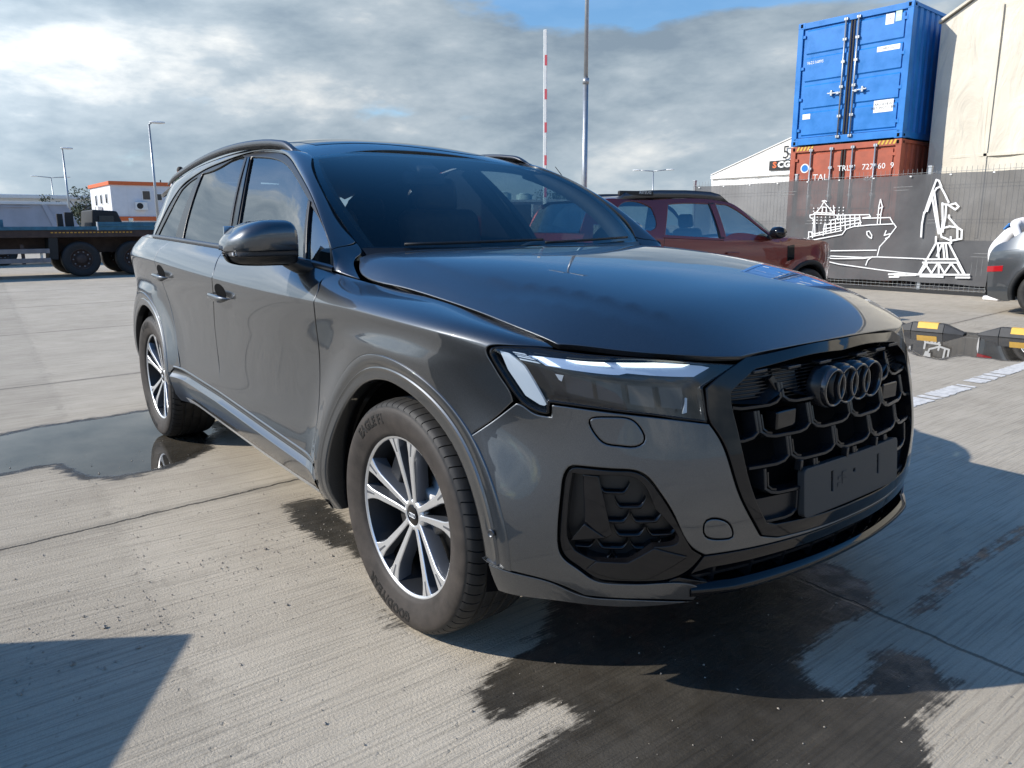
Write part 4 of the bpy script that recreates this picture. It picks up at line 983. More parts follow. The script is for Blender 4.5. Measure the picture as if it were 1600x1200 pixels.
# --- shut lines (t,v)
FS=[(-.545,5.0),(-.54,4.6),(-.50,4.315),(-.488,3.978),(-.523,3.504),(-.549,3.161),(-.572,2.497),(-.56,1.78),(-.548,1.25)]
MS=[(-1.665,5.0),(-1.651,4.667),(-1.60,4.078),(-1.653,3.465),(-1.732,2.879),(-1.743,2.467),(-1.718,1.9),(-1.672,1.42)]
RS=[(-2.53,5.0),(-2.598,4.5),(-2.605,3.965),(-2.574,3.483),(-2.483,2.659),(-2.403,1.909),(-2.362,1.52)]
HLo=[[(0.444,3.844),(0.448,3.956),(0.464,4.037),(0.501,4.147),(0.563,4.370),(0.614,4.493),(0.783,4.871),(0.937,5.030)],[(1.158,4.729)],[(1.033,3.930)],
     [(1.042,3.099),(0.906,3.233),(0.784,3.271),(0.661,3.283)],[(0.613,3.278)],[(0.613,3.104),(0.596,3.103),(0.565,3.131),(0.530,3.214),(0.507,3.329),(0.481,3.511),(0.457,3.705)]]
# fender
fa=arc_tv(0,172,41)
panel('fender',S_side,[FS,fa,[(0.381,2.672),(0.451,2.941)],[(0.510,3.215),(0.503,3.329),(0.477,3.511),(0.453,3.705),(0.439,3.844),(0.442,3.966),(0.460,4.057),(0.501,4.167),(0.563,4.389)],[(0.611,4.582),(0.556,4.859),(0.462,5.000),(0.311,5.000),(.162,5.0),(-.167,5.0),(-.385,5.0)]],PNT,car,h=.022,rows=(3.86,3.93,3.965,3.985,4.0,4.015,4.035,4.07,4.14))
# doors and quarter
panel('front_door',S_side,[FS[::-1],[(-.55,5.0),(-1.1,5.0)],MS,[(-1.665,1.42),(-1.227,1.359),(-.87,1.297)]],PNT,car,h=.022,rows=(3.86,3.93,3.965,3.985,4.0,4.015,4.035,4.07,4.14))
panel('rear_door',S_side,[MS[::-1],[(-1.665,5.0),(-2.1,5.0)],RS,[(-2.362,1.5),(-2.0,1.47)]],PNT,car,h=.022,rows=(3.86,3.93,3.965,3.985,4.0,4.015,4.035,4.07,4.14))
ra=arc_tv(-2.996,12,175,n=36)
panel('quarter_panel',S_side,[RS[::-1],[(-2.53,5.0),(-3.2,5.0)],[(-4.25,5.0),(-4.25,2.0)],[(-4.25,.5)],ra[::-1],[(-2.43,1.44)]],PNT,car,h=.022,rows=(3.86,3.93,3.965,3.985,4.0,4.015,4.035,4.07,4.14))
# bumper (whole width)
def mirT(P): return [(2*TC-a,b) for a,b in P]
fog=[[(1.032,1.202),(1.002,1.308),(0.940,1.842),(0.894,2.203),(0.868,2.357),(0.844,2.417),(0.800,2.435),(0.695,2.451),(0.672,2.434),(0.661,2.369),(0.652,2.136),(0.647,1.751),(0.646,1.561),(0.648,1.343),(0.658,1.190),(0.700,0.982),(0.749,0.754),(0.800,0.715)],[(0.871,0.706),(0.995,0.625)]]
frm_out=[(1.042,3.099),(1.074,2.789),(1.122,2.046),(1.171,1.623)]
half=[[(TC,1.22),(1.223,1.197)],fog[0],fog[1],[(1.042,0.393)],[(1.013,0.044),(0.900,0.240),(0.795,0.300)],[(0.717,0.327),(0.631,0.640),(0.534,0.811),(0.474,0.863)],
      [(0.430,0.885)]+arc_tv(0,1,39)[1:],[(0.381,2.672),(0.451,2.941)],[(0.517,3.205),(0.530,3.200),(0.565,3.116),(0.596,3.092)],[(0.616,3.093)],[(0.618,3.267),(0.661,3.272),(0.784,3.256),(0.906,3.218)],frm_out,[(1.204,1.369)],[(1.265,1.282),(1.409,1.265)]]
mirh=[]
def mirror_outline(h):
    """close a half outline that starts and ends on the centre line"""
    pts=[list(s) for s in h]
    seq=[]   # flatten with corner flags
    for s in pts:
        for j,p in enumerate(s): seq.append((p,j==0))
    seq.append(((TC,h[-1][-1][1]),True))
    full=seq+[((2*TC-p[0],p[1]),c) for p,c in seq[::-1]][1:-1]
    out=[];cur=None
    for p,c in full:
        if c or cur is None: cur=[p]; out.append(cur)
        else: cur.append(p)
    return out
washer={'c':[(0.720,3.105),(0.768,3.179),(0.833,3.155),(0.855,3.015),(0.861,2.813),(0.844,2.756),(0.800,2.753),(0.761,2.780),(0.738,2.885)]}
tow={'c':[(1.022,1.623),(1.026,1.705),(1.081,1.696),(1.107,1.561),(1.110,1.435),(1.091,1.420),(1.051,1.446),(1.032,1.488)]}
wm={'c':mirT(washer['c'])}; tm={'c':mirT(tow['c'])}
panel('front_bumper',S_side,mirror_outline(half),PNT,car,holes=[washer,tow,wm,tm],both=False,h=.024)
panel('washer_cover',S_side,washer,PNT,car,gap=.0025)
panel('tow_cover',S_side,tow,PNT,car,gap=.0025)
panel('bumper_lip',S_side,[[(0.452,0.828),(0.480,0.825),(0.534,0.778),(0.631,0.606),(0.717,0.292),(0.795,0.265)],[(1.008,0.010)],[(1.016,-0.000),(0.800,-0.001)],[(0.472,0.072)]],PNT,car,skirt=.06)
# parking sensor
sb=MB(); q=S_side([.47],[1.42])[0]; n=normal(S_side,[.47],[1.42])[0]
sb.lathe([(.0001,.0004),(.0085,.0004),(.009,.0016),(.0105,.0016),(.011,-.004)],20,'z'); 
Mq=Vector(n).to_track_quat('Z','Y').to_matrix().to_4x4(); Mq.translation=Vector(q)
so=MB().add(sb.v,sb.f,Mq).build('parking_sensor',M['anthracite'],car,True,both=True)
# --- arch trims
def arch(xc,a0,a1,name='arch_trim'):
    aa=np.radians(np.linspace(a0,a1,70)); prof=[(.532,-.012,0),(.5275,.001,0),(.5255,.003,0),(.500,-.004,0),(.4885,-.0075,0),(.487,-.0075,0),(.4848,-.0022,0),(.4835,-.0020,0),(.4815,-.0035,0),(.470,-.004,0),(.453,-.0045,0),(.4475,-.006,0),(.4455,-.010,0),(.4445,-.016,0),(.444,-.09,0)]
    rows=[]
    for a in aa:
        row=[]
        for r,o,_ in prof:
            r=r-(.476-r)*.55*max(0,math.cos(a)) if r<.476 else r
            rb=max(r,.475); x=xc+rb*math.cos(a); z=.3825+rb*math.sin(a); z=max(z,.275)
            v=v_of_z(np.array([x]),np.array([z]))[0]; p=S_side([x],[v])[0]
            rr=r; row.append((xc+rr*math.cos(a)+(p[0]-x),p[1]-o,max(.3825+rr*math.sin(a),.24)))
        rows.append(row)
    return strip(name,None,rows,PNT,car)
arch(0,1,193); arch(-2.996,4,176)
# --- sills
def zdoor(t): return np.interp(t,[-2.42,-1.746,-1.227,-.87,-.545],[.533,.507,.473,.451,.430])
def zbot(t): return np.interp(t,[-2.5,-2.2,-1.8,-1.3,-.9,-.5],[.325,.312,.288,.262,.250,.248])
def sill(name,sec,t0,t1,mt,n=60,cap=None):
    rows=[]
    for t in np.linspace(t0,t1,n):
        zd,zb=zdoor(t),zbot(t); f=min(1,max(0,(t+2.36)/.10))*min(1,max(0,(-.57-t)/.12))
        row=[]
        for k,(ref,dz,o) in enumerate(sec):
            z=(zd if ref else zb)+dz
            zz=max(z,zb+.055); v=v_of_z(np.array([t]),np.array([max(zz,.26)]))[0]; p=S_side([t],[v])[0]
            row.append((p[0],p[1]-(o if o>0 else o*(.35+.65*f if ref else 1)),z))
        rows.append(row)
    return strip(name,None,rows,mt,car)
sill('sill_trim',[(1,-.036,-.013),(1,-.040,-.010),(1,-.054,.007),(1,-.056,.009),(1,-.059,.0095),(0,.050,.005),(0,.047,.003)],-2.45,-.535,PNT)
sill('sill_recess',[(1,-.0085,-.004),(1,-.010,-.015),(1,-.036,-.020),(1,-.037,-.012)],-2.45,-.535,M['matt_black'])
sill('sill_lip',[(1,.004,-.002),(1,.0005,.0025),(1,-.006,.0035),(1,-.008,.001),(1,-.0085,-.012)],-2.43,-.56,PNT)
sill('sill_strip',[(0,.0465,.0035),(0,.044,.001),(0,.012,-.020),(0,.008,-.026)],-2.36,-.66,M['silver'])
sill('sill_underside',[(0,.005,-.036),(0,.0,-.06),(0,.012,-.25)],-2.5,-.535,M['matt_black'])
# short sill ends fore of the strip
sill('sill_end',[(0,.050,.002),(0,.006,-.026)],-.67,-.50,PNT,8)
sill('sill_end',[(0,.050,.002),(0,.006,-.026)],-2.46,-2.35,PNT,8)
# --- hood
H2=lambda x,y:hood(x,y)
he=[(-.478,-.832),(-.410,-.851),(-.185,-.845),(.126,-.829),(.286,-.829),(.423,-.828),(.500,-.821)]
hr=[(-.50,.79),(-.49,.80)]
front=[(.566,-.812),(.672,-.711),(.764,-.605),(.826,-.502)]
lip=[(.851,-.425),(.857,-.32),(.860,-.17),(.861,0),(.860,.17),(.857,.32)]
hm=lambda P:[(a,-b) for a,b in P][::-1]
panel('hood',H2,[[(-.56,-.79),(-.535,-.80)]+he,front,lip,[(.851,.425)]+hm(front[1:]),[(.566,.812)]+hm(he),[(-.535,.80)],[(-.56,.79),(-.50,.60),(-.45,.4),(-.42,.2),(-.42,0),(-.42,-.2),(-.45,-.4),(-.50,-.60)]],PNT,car,both=False,metric=(1,1),skirt=.018,h=.03)
# cowl under the screen
rows=[]
for a in np.linspace(-1,1,41):
    p=wind([a],[0.0])[0]; q=wind([a],[.03])[0]
    rows.append([(q[0],q[1],q[2]+.004),(p[0],p[1],p[2]+.002),(p[0]+.07,p[1]*1.02,p[2]-.035),(p[0]+.10,p[1]*1.02,p[2]-.10)])
strip('cowl',None,rows,M['satin_black'],car,both=False)
# --- windscreen
panel('windscreen',wind,[[(-1,0),(-.5,0),(0,0),(.5,0)],[(1,0),(1,.5)],[(1,1),(.5,1),(0,1),(-.5,1)],[(-1,1),(-1,.5)]],M['windscreen'],car,both=False,metric=(.75,1.1),gap=0,skirt=.004,h=.06,rim=False,off=-.002)
# black border printed round the glass
inn=[[(-.955,.055),(-.5,.05),(0,.045),(.5,.05)],[(.955,.055),(.955,.5)],[(.95,.955),(.5,.95),(0,.935),(-.5,.95)],[(-.95,.955),(-.955,.5)]]
panel('screen_border',wind,[[(-1.0,-.01),(0,-.01)],[(1,-.01),(1,.5)],[(1.,1),(.5,1),(0,1),(-.5,1)],[(-1.,1),(-1,.5)]],M['gloss_black'],car,holes=[inn],both=False,metric=(.75,1.1),gap=0,skirt=.002,h=.05,rim=False,off=-.007)
# --- pillar and roof-edge frame: loft from the window line to the screen / roof edge
C1=np.array([(-.54,-.901,1.136),(-.57,-.886,1.185),(-.66,-.864,1.264),(-.851,-.822,1.391),(-1.148,-.754,1.524),(-1.39,-.700,1.603),(-1.607,-.679,1.637),(-1.906,-.677,1.652),(-2.308,-.710,1.622),(-2.53,-.730,1.594),(-2.66,-.752,1.562),(-2.80,-.778,1.512),(-2.865,-.83,1.419),(-2.916,-.88,1.308),(-2.965,-.908,1.234)])
b=np.array([.0,.14,.38,.66,.86,1.0]); W=wind(-np.ones(6),b); W[:,1]-=.012; W[:,2]+=.002
xe=np.array([-1.42,-1.7,-2.1,-2.5,-2.8,-3.05,-3.3]); E_=roof(xe,np.full(7,-.655))
C2=np.concatenate([[(-.409,-.859,1.109),(-.480,-.839,1.134),(-.560,-.796,1.176)],W,E_,[(-3.52,-.640,1.47),(-3.68,-.655,1.36),(-3.78,-.665,1.235)]])
def resamp(P,k,knots=None):
    P=np.array(P); d=np.concatenate([[0],np.cumsum(np.linalg.norm(np.diff(P,axis=0),axis=1))]); 
    return d,Spl(d)
d1,s1=resamp(C1,0); d2,s2=resamp(C2,0)
# matching stations on both curves
m1=[0,d1[1],d1[2],d1[3],d1[4],d1[5],d1[6],d1[7],d1[8],d1[9],d1[10],d1[11],d1[12],d1[13],d1[14]]
def arcx(x): # distance along C2 where x is first reached
    t=np.linspace(0,d2[-1],3000); X=s2(t,C2[:,0]); return float(t[np.argmax(X<=x)])
m2=[0,arcx(-.52),arcx(-.63),arcx(-.84),arcx(-1.10),arcx(-1.30),arcx(-1.55),arcx(-1.87),arcx(-2.3),arcx(-2.55),arcx(-2.78),arcx(-3.05),arcx(-3.32),arcx(-3.60),d2[-1]]
sa=Spl(np.arange(15)); 
def S_frame(a,b):
    a=np.atleast_1d(np.asarray(a,float));b=np.atleast_1d(np.asarray(b,float))
    t1=np.interp(a,np.arange(15),m1); t2=np.interp(a,np.arange(15),m2)
    A=np.stack([s1(t1,C1[:,i]) for i in range(3)],-1);B=np.stack([s2(t2,C2[:,i]) for i in range(3)],-1)
    P=A+(B-A)*b[:,None]; L=np.linalg.norm(B-A,axis=1)
    o=np.stack([np.interp(a,[0,2,4,6,11,14],[.15,.15,.1,0,-.15,-.5]),np.full(len(a),-.75),np.interp(a,[0,2,5,8,12,14],[.4,.5,.75,.8,.5,.1])],-1); o/=np.linalg.norm(o,axis=1)[:,None]
    k=np.interp(a,[0,1.5,3,5,9,10.5,12,14],[.02,.06,.16,.17,.14,.10,.05,.03])
    return P+o*(4*b*(1-b)*k*L*(1-.25*(2*b-1)))[:,None]
fr=lambda a0,a1:[[(a0,0)]+[(x,0) for x in np.arange(math.floor(a0)+1,a1,.5)],[(a1,0),(a1,.5)],[(a1,1)]+[(x,1) for x in np.arange(a0+.5,a1,.5)][::-1],[(a0,1),(a0,.5)]]
panel('fender_corner',S_frame,[[(0,0),(.5,0),(1,0)],[(1.25,0)],[(2.0,1),(1.0,1)],[(0,1)]],PNT,car,metric=(.1,.1),h=.02,edge=.01)
panel('roof_side_frame',S_frame,[[(1.25,0),(2,0),(3,0),(4,0),(5,0),(6,0),(7,0),(8,0),(9,0),(10,0),(11,0),(12,0),(13,0)],[(14,0)],[(14,1),(12,1),(10,1),(8,1),(6,1),(4,1),(3,1)],[(2.0,1)]],PNT,car,metric=(.2,.14),h=.025,edge=.02)
rows=[]
for k in np.linspace(0,1,16):
    o=side(np.array([-2.95-1.2*k]),np.array([5.0]))[0]; i=S_frame(np.array([14.0]),np.array([k]))[0]; rows.append([(o[0],-o[1],o[2]),((o[0]+i[0])/2,(-o[1]+i[1])/2,o[2]+.012),tuple(i)])
strip('rear_shoulder',None,rows,PNT,car)
# --- roof skin and its black glass
rx=[-1.42,-1.7,-2.2,-2.8,-3.4]
def roofline(y0,off): # front edge follows the screen top
    return [tuple(wind([a],[1.0])[0][:2]+np.array([-off,0])) for a in np.linspace(-.985,.985,13)]
rl=roofline(0,.004)
panel('roof',roof,[rl,[(rl[-1][0]-.01,.650),(-2.2,.652),(-3.0,.652)],[(-3.75,.652),(-3.8,0)],[(-3.75,-.652),(-3.0,-.652),(-2.2,-.652)]],PNT,car,both=False,metric=(1,1),h=.05,edge=.03)
panel('glass_roof',roof,[[(-1.52,-.50),(-1.55,0),(-1.52,.50)],[(-1.60,.565),(-2.4,.565)],[(-3.25,.565),(-3.25,0)],[(-3.25,-.565),(-2.4,-.565)]],M['gloss_black'],car,both=False,metric=(1,1),h=.05,edge=.03,off=.002)
# roof rails
def rail():
    xs=np.concatenate([np.linspace(-1.33,-1.50,7),np.linspace(-1.6,-3.2,17),np.linspace(-3.28,-3.42,5)])
    rows=[]
    for x in xs:
        h_=.033*min(1,max(0,(-1.325-x)/.13))**.6*min(1,max(0,(x+3.43)/.14))**.6
        y=-.668-.012*math.sin((x+1.3)/2.1*math.pi)*-1; z0=roof([x],[-.655])[0][2]
        w=.015; rows.append([(x,y-w,z0-.01),(x,y-w,z0+h_*.75),(x,y-w*.55,z0+h_),(x,y+w*.55,z0+h_),(x,y+w,z0+h_*.75),(x,y+w,z0+.015),(x,y-w*.4,z0+(.015 if h_<.045 else .02))])
    return strip('roof_rail',None,rows,M['anthracite'],car,closed=True)
rail()
# --- side windows
G=S_green
gl=dict(metric=(1,1),gap=0,skirt=.003,rim=False,h=.06,edge=.02)
panel('front_window',G,[[(-1.862,1.640),(-1.609,1.616),(-1.41,1.584),(-1.165,1.513),(-.981,1.440)],[(-.872,1.392)],[(-.733,1.150)],[(-1.60,1.168)]],M['side_glass'],car,off=-.010,**gl)
panel('quarter_light',G,[[(-.862,1.380),(-.745,1.324),(-.589,1.197)],[(-.552,1.132)],[(-.722,1.148)]],M['side_glass'],car,off=-.008,**gl)
panel('rear_window',G,[[(-2.515,1.590),(-2.25,1.613),(-1.942,1.640)],[(-1.67,1.17)],[(-2.37,1.190)]],M['privacy'],car,off=-.010,**gl)
panel('rear_quarter_window',G,[[(-2.575,1.575)],[(-2.50,1.20)],[(-2.93,1.216),(-2.88,1.300),(-2.835,1.40),(-2.80,1.478)],[(-2.77,1.515),(-2.70,1.545)]],M['privacy'],car,off=-.008,**gl)
# black window surround with openings
C1g=[(float(p[0]),float(p[2])) for p in C1]
sur=[[(-.542,1.118)]+C1g[1:11],C1g[11:14],[(-2.968,1.226)],[(-2.968,1.210),(-2.5,1.192),(-2.0,1.176),(-1.5,1.156),(-1.0,1.136),(-.8,1.128)]]
o1=[[(-1.856,1.627),(-1.609,1.606),(-1.41,1.574),(-1.165,1.503),(-.981,1.430)],[(-.886,1.388)],[(-.750,1.165)],[(-1.535,1.187),(-1.61,1.33),(-1.72,1.48)]]
o2=[[(-.858,1.370),(-.75,1.316),(-.60,1.192)],[(-.566,1.142)],[(-.728,1.160)]]
o3=[[(-2.505,1.580),(-2.25,1.603),(-1.948,1.628)],[(-1.82,1.46),(-1.73,1.297),(-1.675,1.198)],[(-2.36,1.218),(-2.43,1.4)]]
o4=[[(-2.560,1.565)],[(-2.512,1.218)],[(-2.895,1.236),(-2.85,1.300),(-2.80,1.40),(-2.775,1.472)],[(-2.755,1.505),(-2.68,1.538)]]
panel('window_surround',G,sur,M['satin_black'],car,holes=[o1,o2,o3,o4],metric=(1,1),gap=.002,skirt=.03,h=.05,edge=.02,off=-.003)
# bright-black belt strip
rows=[]
for x in np.linspace(-2.96,-.545,60):
    q=S_side([x],[5.0])[0]; rows.append([(q[0],q[1]+.004,q[2]-.004),(q[0],q[1]-.004,q[2]+.001),(q[0],q[1]-.003,q[2]+.016),(q[0],q[1]+.012,q[2]+.020)])
strip('belt_strip',None,rows,M['anthracite'],car)
# B pillar gloss cover strips
panel('pillar_cover',G,[[(-1.895,1.628)],[(-1.866,1.628),(-1.73,1.48),(-1.62,1.33)],[(-1.545,1.187)],[(-1.600,1.187),(-1.67,1.33)]],M['gloss_black'],car,metric=(1,1),gap=0,skirt=.01,h=.05,edge=.02,off=.003)
panel('pillar_cover',G,[[(-1.938,1.628)],[(-1.903,1.628),(-1.78,1.45)],[(-1.610,1.187)],[(-1.662,1.192),(-1.73,1.33),(-1.81,1.46)]],M['satin_black'],car,metric=(1,1),gap=0,skirt=.01,h=.05,edge=.02,off=.003)
panel('quarter_light_bar',G,[[(-.888,1.392)],[(-.864,1.386)],[(-.722,1.150)],[(-.748,1.150)]],M['satin_black'],car,metric=(1,1),gap=0,skirt=.01,h=.05,edge=.02,off=.003)

# ---------------------------------------------------------------- headlights
M['lamp_house']=mat('dark lamp housing',(.010,.013,.018),.22,coat=.4)
HLin=[[(0.471,3.852),(0.479,3.934),(0.501,4.006),(0.563,4.227),(0.615,4.338),(0.783,4.694),(0.936,4.850)],[(1.115,4.527)],[(1.013,3.910)],[(1.018,3.187),(0.906,3.314),(0.784,3.352),(0.660,3.362)],[(0.600,3.359)],[(0.599,3.198),(0.565,3.216),(0.533,3.296),(0.511,3.396),(0.489,3.547)]]
HP=dict(gap=0,rim=False,h=.04)
house=panel('headlight',S_side,HLo,M['lamp_house'],car,off=-.060,skirt=.0,**HP); HR,HL_=house,emit.m; HH=(HR,HL_)
# black seal wall round the lamp
P=sm([[tuple(np.array(p)*np.array((1,.2))) for p in s] for s in HLo],.012); P=P if area(P)>0 else P[::-1]
P=inset(P,.003); t_,v_=P[:,0],P[:,1]/.2; A0=S_side(t_,v_); n0=normal(S_side,t_,v_)
P2=inset(P,.0065); B0=S_side(P2[:,0],P2[:,1]/.2); nb=normal(S_side,P2[:,0],P2[:,1]/.2)
seal=[list(A0-n0*.060),list(A0-n0*.001),list(B0-nb*.0025),list(B0-nb*.05)]
seal=[list(r)+[r[0]] for r in seal]
strip('lamp_seal',None,seal,M['gloss_black'],HH)
panel('lamp_cover',S_side,P,M['lens'],HH,off=-.003,skirt=.002,**HP)
def hlp(name,pts,off,mt,th=.012):
    return panel(name,S_side,[[p] for p in pts],mt,HH,off=off,skirt=th,gap=0,rim=False,h=.03)
hlp('lamp_blade',[(0.471,3.939),(0.497,3.950),(0.541,3.766),(0.600,3.233),(0.594,3.210),(0.581,3.214),(0.540,3.306),(0.493,3.628)],-.013,M['lamp_white'])
# slanted ribs beside the blade
for i in range(4):
    f=i/4; g=f+.13
    a0=np.array((.507+.026*f,4.06-.22*f)); a1=np.array((.507+.026*g,4.06-.22*g)); b0=np.array((.541+.05*f,4.10-.22*f)); b1=np.array((.541+.05*g,4.10-.22*g))
    hlp('lamp_rib',[tuple(a0),tuple(b0),tuple(b1),tuple(a1)],-.014,M['lamp_white'],.006)
M['lamp_pane']=mat('frosted lamp pane',(.34,.42,.55),.22,coat=.6,emit=(.55,.72,1.0),es=.16)
hlp('lamp_bar',[(0.550,4.106),(0.646,4.410),(0.800,4.734),(0.938,4.947),(1.046,4.822),(1.071,4.723),(1.017,4.315),(0.897,4.271),(0.821,4.244),(0.798,4.132),(0.782,4.103),(0.651,3.945),(0.599,3.894)],-.020,M['lamp_pane'],.008)
hlp('running_light',[(0.651,4.340),(0.757,4.604),(0.776,4.436),(0.683,4.261)],-.016,M['lamp_bright'],.003)
hlp('running_light',[(0.790,4.674),(0.898,4.877),(1.005,4.879),(0.981,4.728),(0.898,4.622),(0.806,4.487)],-.016,M['lamp_bright'],.003)
hlp('running_light',[(0.561,4.106),(0.591,4.187),(0.641,3.961),(0.607,3.924)],-.016,M['lamp_lit'],.003)
M['projector']=mat('projector glass',(.018,.024,.034),.07,coat=1)
for (ta,tb) in ((0.645,0.722),(0.735,0.805),(0.825,0.895),(0.915,0.985)):
    za=3.78+.45*(ta-.645); hlp('projector',[(ta,za),(tb,za+.03),(tb+.008,3.42-.10*(tb-.6)),(ta+.008,3.44-.10*(ta-.6))],-.038,M['projector'],.02)
hlp('lamp_shelf',[(0.616,3.864),(0.799,4.057),(1.007,4.172),(1.013,4.112),(0.799,3.966),(0.621,3.783)],-.028,M['satin_black'],.012)
hlp('lamp_reflector',[(0.622,3.743),(0.646,3.764),(0.640,3.623),(0.632,3.643)],-.03,M['silver'],.006)
hlp('lamp_reflector',[(0.991,3.657),(0.997,3.638),(0.993,3.314),(0.980,3.292),(0.988,3.485)],-.03,M['silver'],.006)
# ---------------------------------------------------------------- grille
fo=[[(TC,4.93),(1.315,4.955)],[(1.183,4.997),(1.095,4.373)],[(1.037,3.891),(1.037,3.510),(1.044,3.130)],[(1.048,3.070),(1.077,2.789),(1.125,2.046),(1.174,1.623)],[(1.204,1.390)],[(1.265,1.298),(1.408,1.281)]]
fi=[[(TC,4.42),(1.303,4.469)],[(1.211,4.415)],[(1.116,3.760),(1.112,3.520),(1.116,3.226),(1.129,2.787),(1.147,2.290),(1.173,1.934)],[(1.216,1.570)],[(1.248,1.517),(1.406,1.491)]]
panel('grille_frame',S_side,mirror_outline(fo),M['gloss_black'],car,holes=[mirror_outline(fi)],both=False,off=.004,skirt=.07,gap=.0)
fib=[[(TC,4.6),(1.194,4.632)],[(1.076,3.817),(1.085,3.014)],[(1.150,1.602)],[(1.204,1.338)]]
gr=panel('grille',S_side,mirror_outline(fib),M['dark'],car,both=False,off=-.085,skirt=0,gap=0,rim=False,h=.05)
_tt=np.linspace(.2,TC,400); _ww=plan(_tt)[1]
def FP(y,z,o=0):
    t=np.interp(-abs(y),-_ww,_tt)
    for _ in range(3):
        v=v_of_z(np.array([t]),np.array([z]))[0]; p=side(t,v)[0]; t=np.interp(-(abs(y)+np.interp(t,_tt,_ww)-p[1]),-_ww,_tt)
    v=v_of_z(np.array([t]),np.array([z]))[0]; p=side(t,v)[0]; e=1e-3
    n=np.array(normal(S_side,[t],[v])[0]); n[1]*=(1 if y<0 else -1)
    return Vector((p[0]+n[0]*o,math.copysign(p[1],y) if y else 0,p[2]+n[2]*o))
M['grille_bar']=mat('grille plastic',(.011,.012,.014),.27,spec=.5)
def inside(y,z):
    ay=abs(y)
    if z>.925 or z<.497: return False
    lim=np.interp(z,[.50,.52,.61,.74,.81,.866,.915],[.388,.404,.441,.465,.475,.474,.376])
    return ay<lim
def bar(path,wd,dp,o0,name,mt,parent=gr):
    """rectangular bar along a path of (y,z) in the grille face"""
    P=[FP(y,z,o0) for y,z in path]; D=[FP(y,z,o0-dp) for y,z in path]; V=[];F=[]
    k=len(path); q=np.array(path)
    for i in range(k):
        a=q[max(i-1,0)];b=q[min(i+1,k-1)]; t=(b-a)/max(np.linalg.norm(b-a),1e-9); n=Vector((0,-t[1],t[0]))*wd/2
        V+=[P[i]-n*.75,P[i]+n*.75,P[i]+n-Vector((.003,0,0)),D[i]+n,D[i]-n,P[i]-n-Vector((.003,0,0))]
    for i in range(k-1):
        for j in range(6): F.append((i*6+j,i*6+(j+1)%6,i*6+6+(j+1)%6,i*6+6+j))
    F+=[tuple(range(6)),tuple(range((k-1)*6,k*6))[::-1]]
    b=MB().add(V,F).build(name,mt,parent,False,bevel=0); return b
HW=.0925
def cell(yc,zb,top,ins=True):
    U=[(-HW,zb+top),(-HW,zb+.017),(-.074,zb+.005),(-.047,zb),(.047,zb),(.074,zb+.005),(HW,zb+.017),(HW,zb+top)]
    path=[(yc+a,b) for a,b in U]; 
    # densify and clip to the opening
    Q=[]
    for a,b in zip(path[:-1],path[1:]):
        n=max(1,int(np.hypot(b[0]-a[0],b[1]-a[1])/.02))
        Q+=[(a[0]+(b[0]-a[0])*i/n,a[1]+(b[1]-a[1])*i/n) for i in range(n)]
    Q.append(path[-1]); run=[]
    for p in Q+[(9,9)]:
        if inside(*p): run.append(p)
        else:
            if len(run)>2: bar(run,.0095,.045,-.006,'grille_bar',M['grille_bar'])
            run=[]
    for s in (-1,) if ins else ():
        g=[(yc+s*(HW-.0095),zb+top*.85),(yc+s*(HW-.0095),zb+.024),(yc+s*(.070),zb+.0125),(yc+s*.055,zb+.0095)]
        if all(inside(*p) for p in g): bar(g,.0075,.02,-.0075,'grille_insert',M['gloss_black'])
for yc in (-.39,-.195,0,.195,.39): cell(yc,.667,.068)
for yc in (-.2925,-.0975,.0975,.2925): cell(yc,.740,.072)
for yc in (-.4875,.4875): cell(yc,.740,.072,False)
for yc in (-.39,.39): cell(yc,.822,.055,False)
for yc in (-.2925,-.0975,.0975,.2925): cell(yc,.588,.072)
for yc in (-.195,0,.195): cell(yc,.822,.055,False)
for yc in (-.36,.36): cell(yc,.512,.07)
# sloped ledges and fine ribs along the top
for i in range(9):
    z=.838+i*.0095
    for (a,b) in ((-.455,-.30),(-.285,-.185),(-.17,.17),(.185,.285),(.30,.455)):
        q=[(y,z) for y in np.linspace(a,b,7) if inside(y,z+.006)]
        if len(q)>1: bar(q,.0045,.015,-.030,'grille_rib',M['grille_bar'])
for s in (-1,1):
    pl=[[FP(s*y,z,o) for y,o in ((.46,-.05),(.30,-.045))] for z,o2 in ((.835,0),(.92,0))]
    strip('grille_ledge',None,[[FP(s*.46,.845,-.045),FP(s*.38,.845,-.043),FP(s*.30,.85,-.040),FP(s*.18,.845,-.042)],[FP(s*.46,.915,-.045),FP(s*.38,.92,-.043),FP(s*.30,.92,-.04),FP(s*.18,.92,-.042)]],M['grille_bar'],gr,both=False)
    strip('grille_ledge',None,[[FP(s*.45,.836,-.008),FP(s*.36,.826,-.004),FP(s*.31,.845,-.004),FP(s*.285,.86,-.004),FP(s*.24,.84,-.006),FP(s*.185,.83,-.010)],[FP(s*.45,.85,-.044),FP(s*.36,.846,-.040),FP(s*.31,.87,-.036),FP(s*.285,.886,-.036),FP(s*.24,.86,-.04),FP(s*.185,.85,-.044)]],M['grille_bar'],gr,both=False)
    bar([(s*.312,.893),(s*.288,.852)],.020,.03,-.012,'grille_insert',M['gloss_black'])
    # radar box
    b=MB(); c=FP(s*.285,.783,-.030); b.box(c,(.04,.092,.052),rz=s*.0); b.build('radar_box',M['gloss_black'],gr,bevel=.006)
    # black tabs hanging from the top of the frame
    for y in (.10,.235,.36):
        b=MB(); c=FP(s*y,.914,-.010); b.box(c,(.03,.060,.010)); b.build('grille_tab',M['grille_bar'],gr,bevel=.003)
for y in (-.26,-.05,.12): 
    b=MB(); c=FP(y,.652,-.01); b.box(c,(.02,.012,.03)); b.build('grille_tab',M['grille_bar'],gr,bevel=.002)
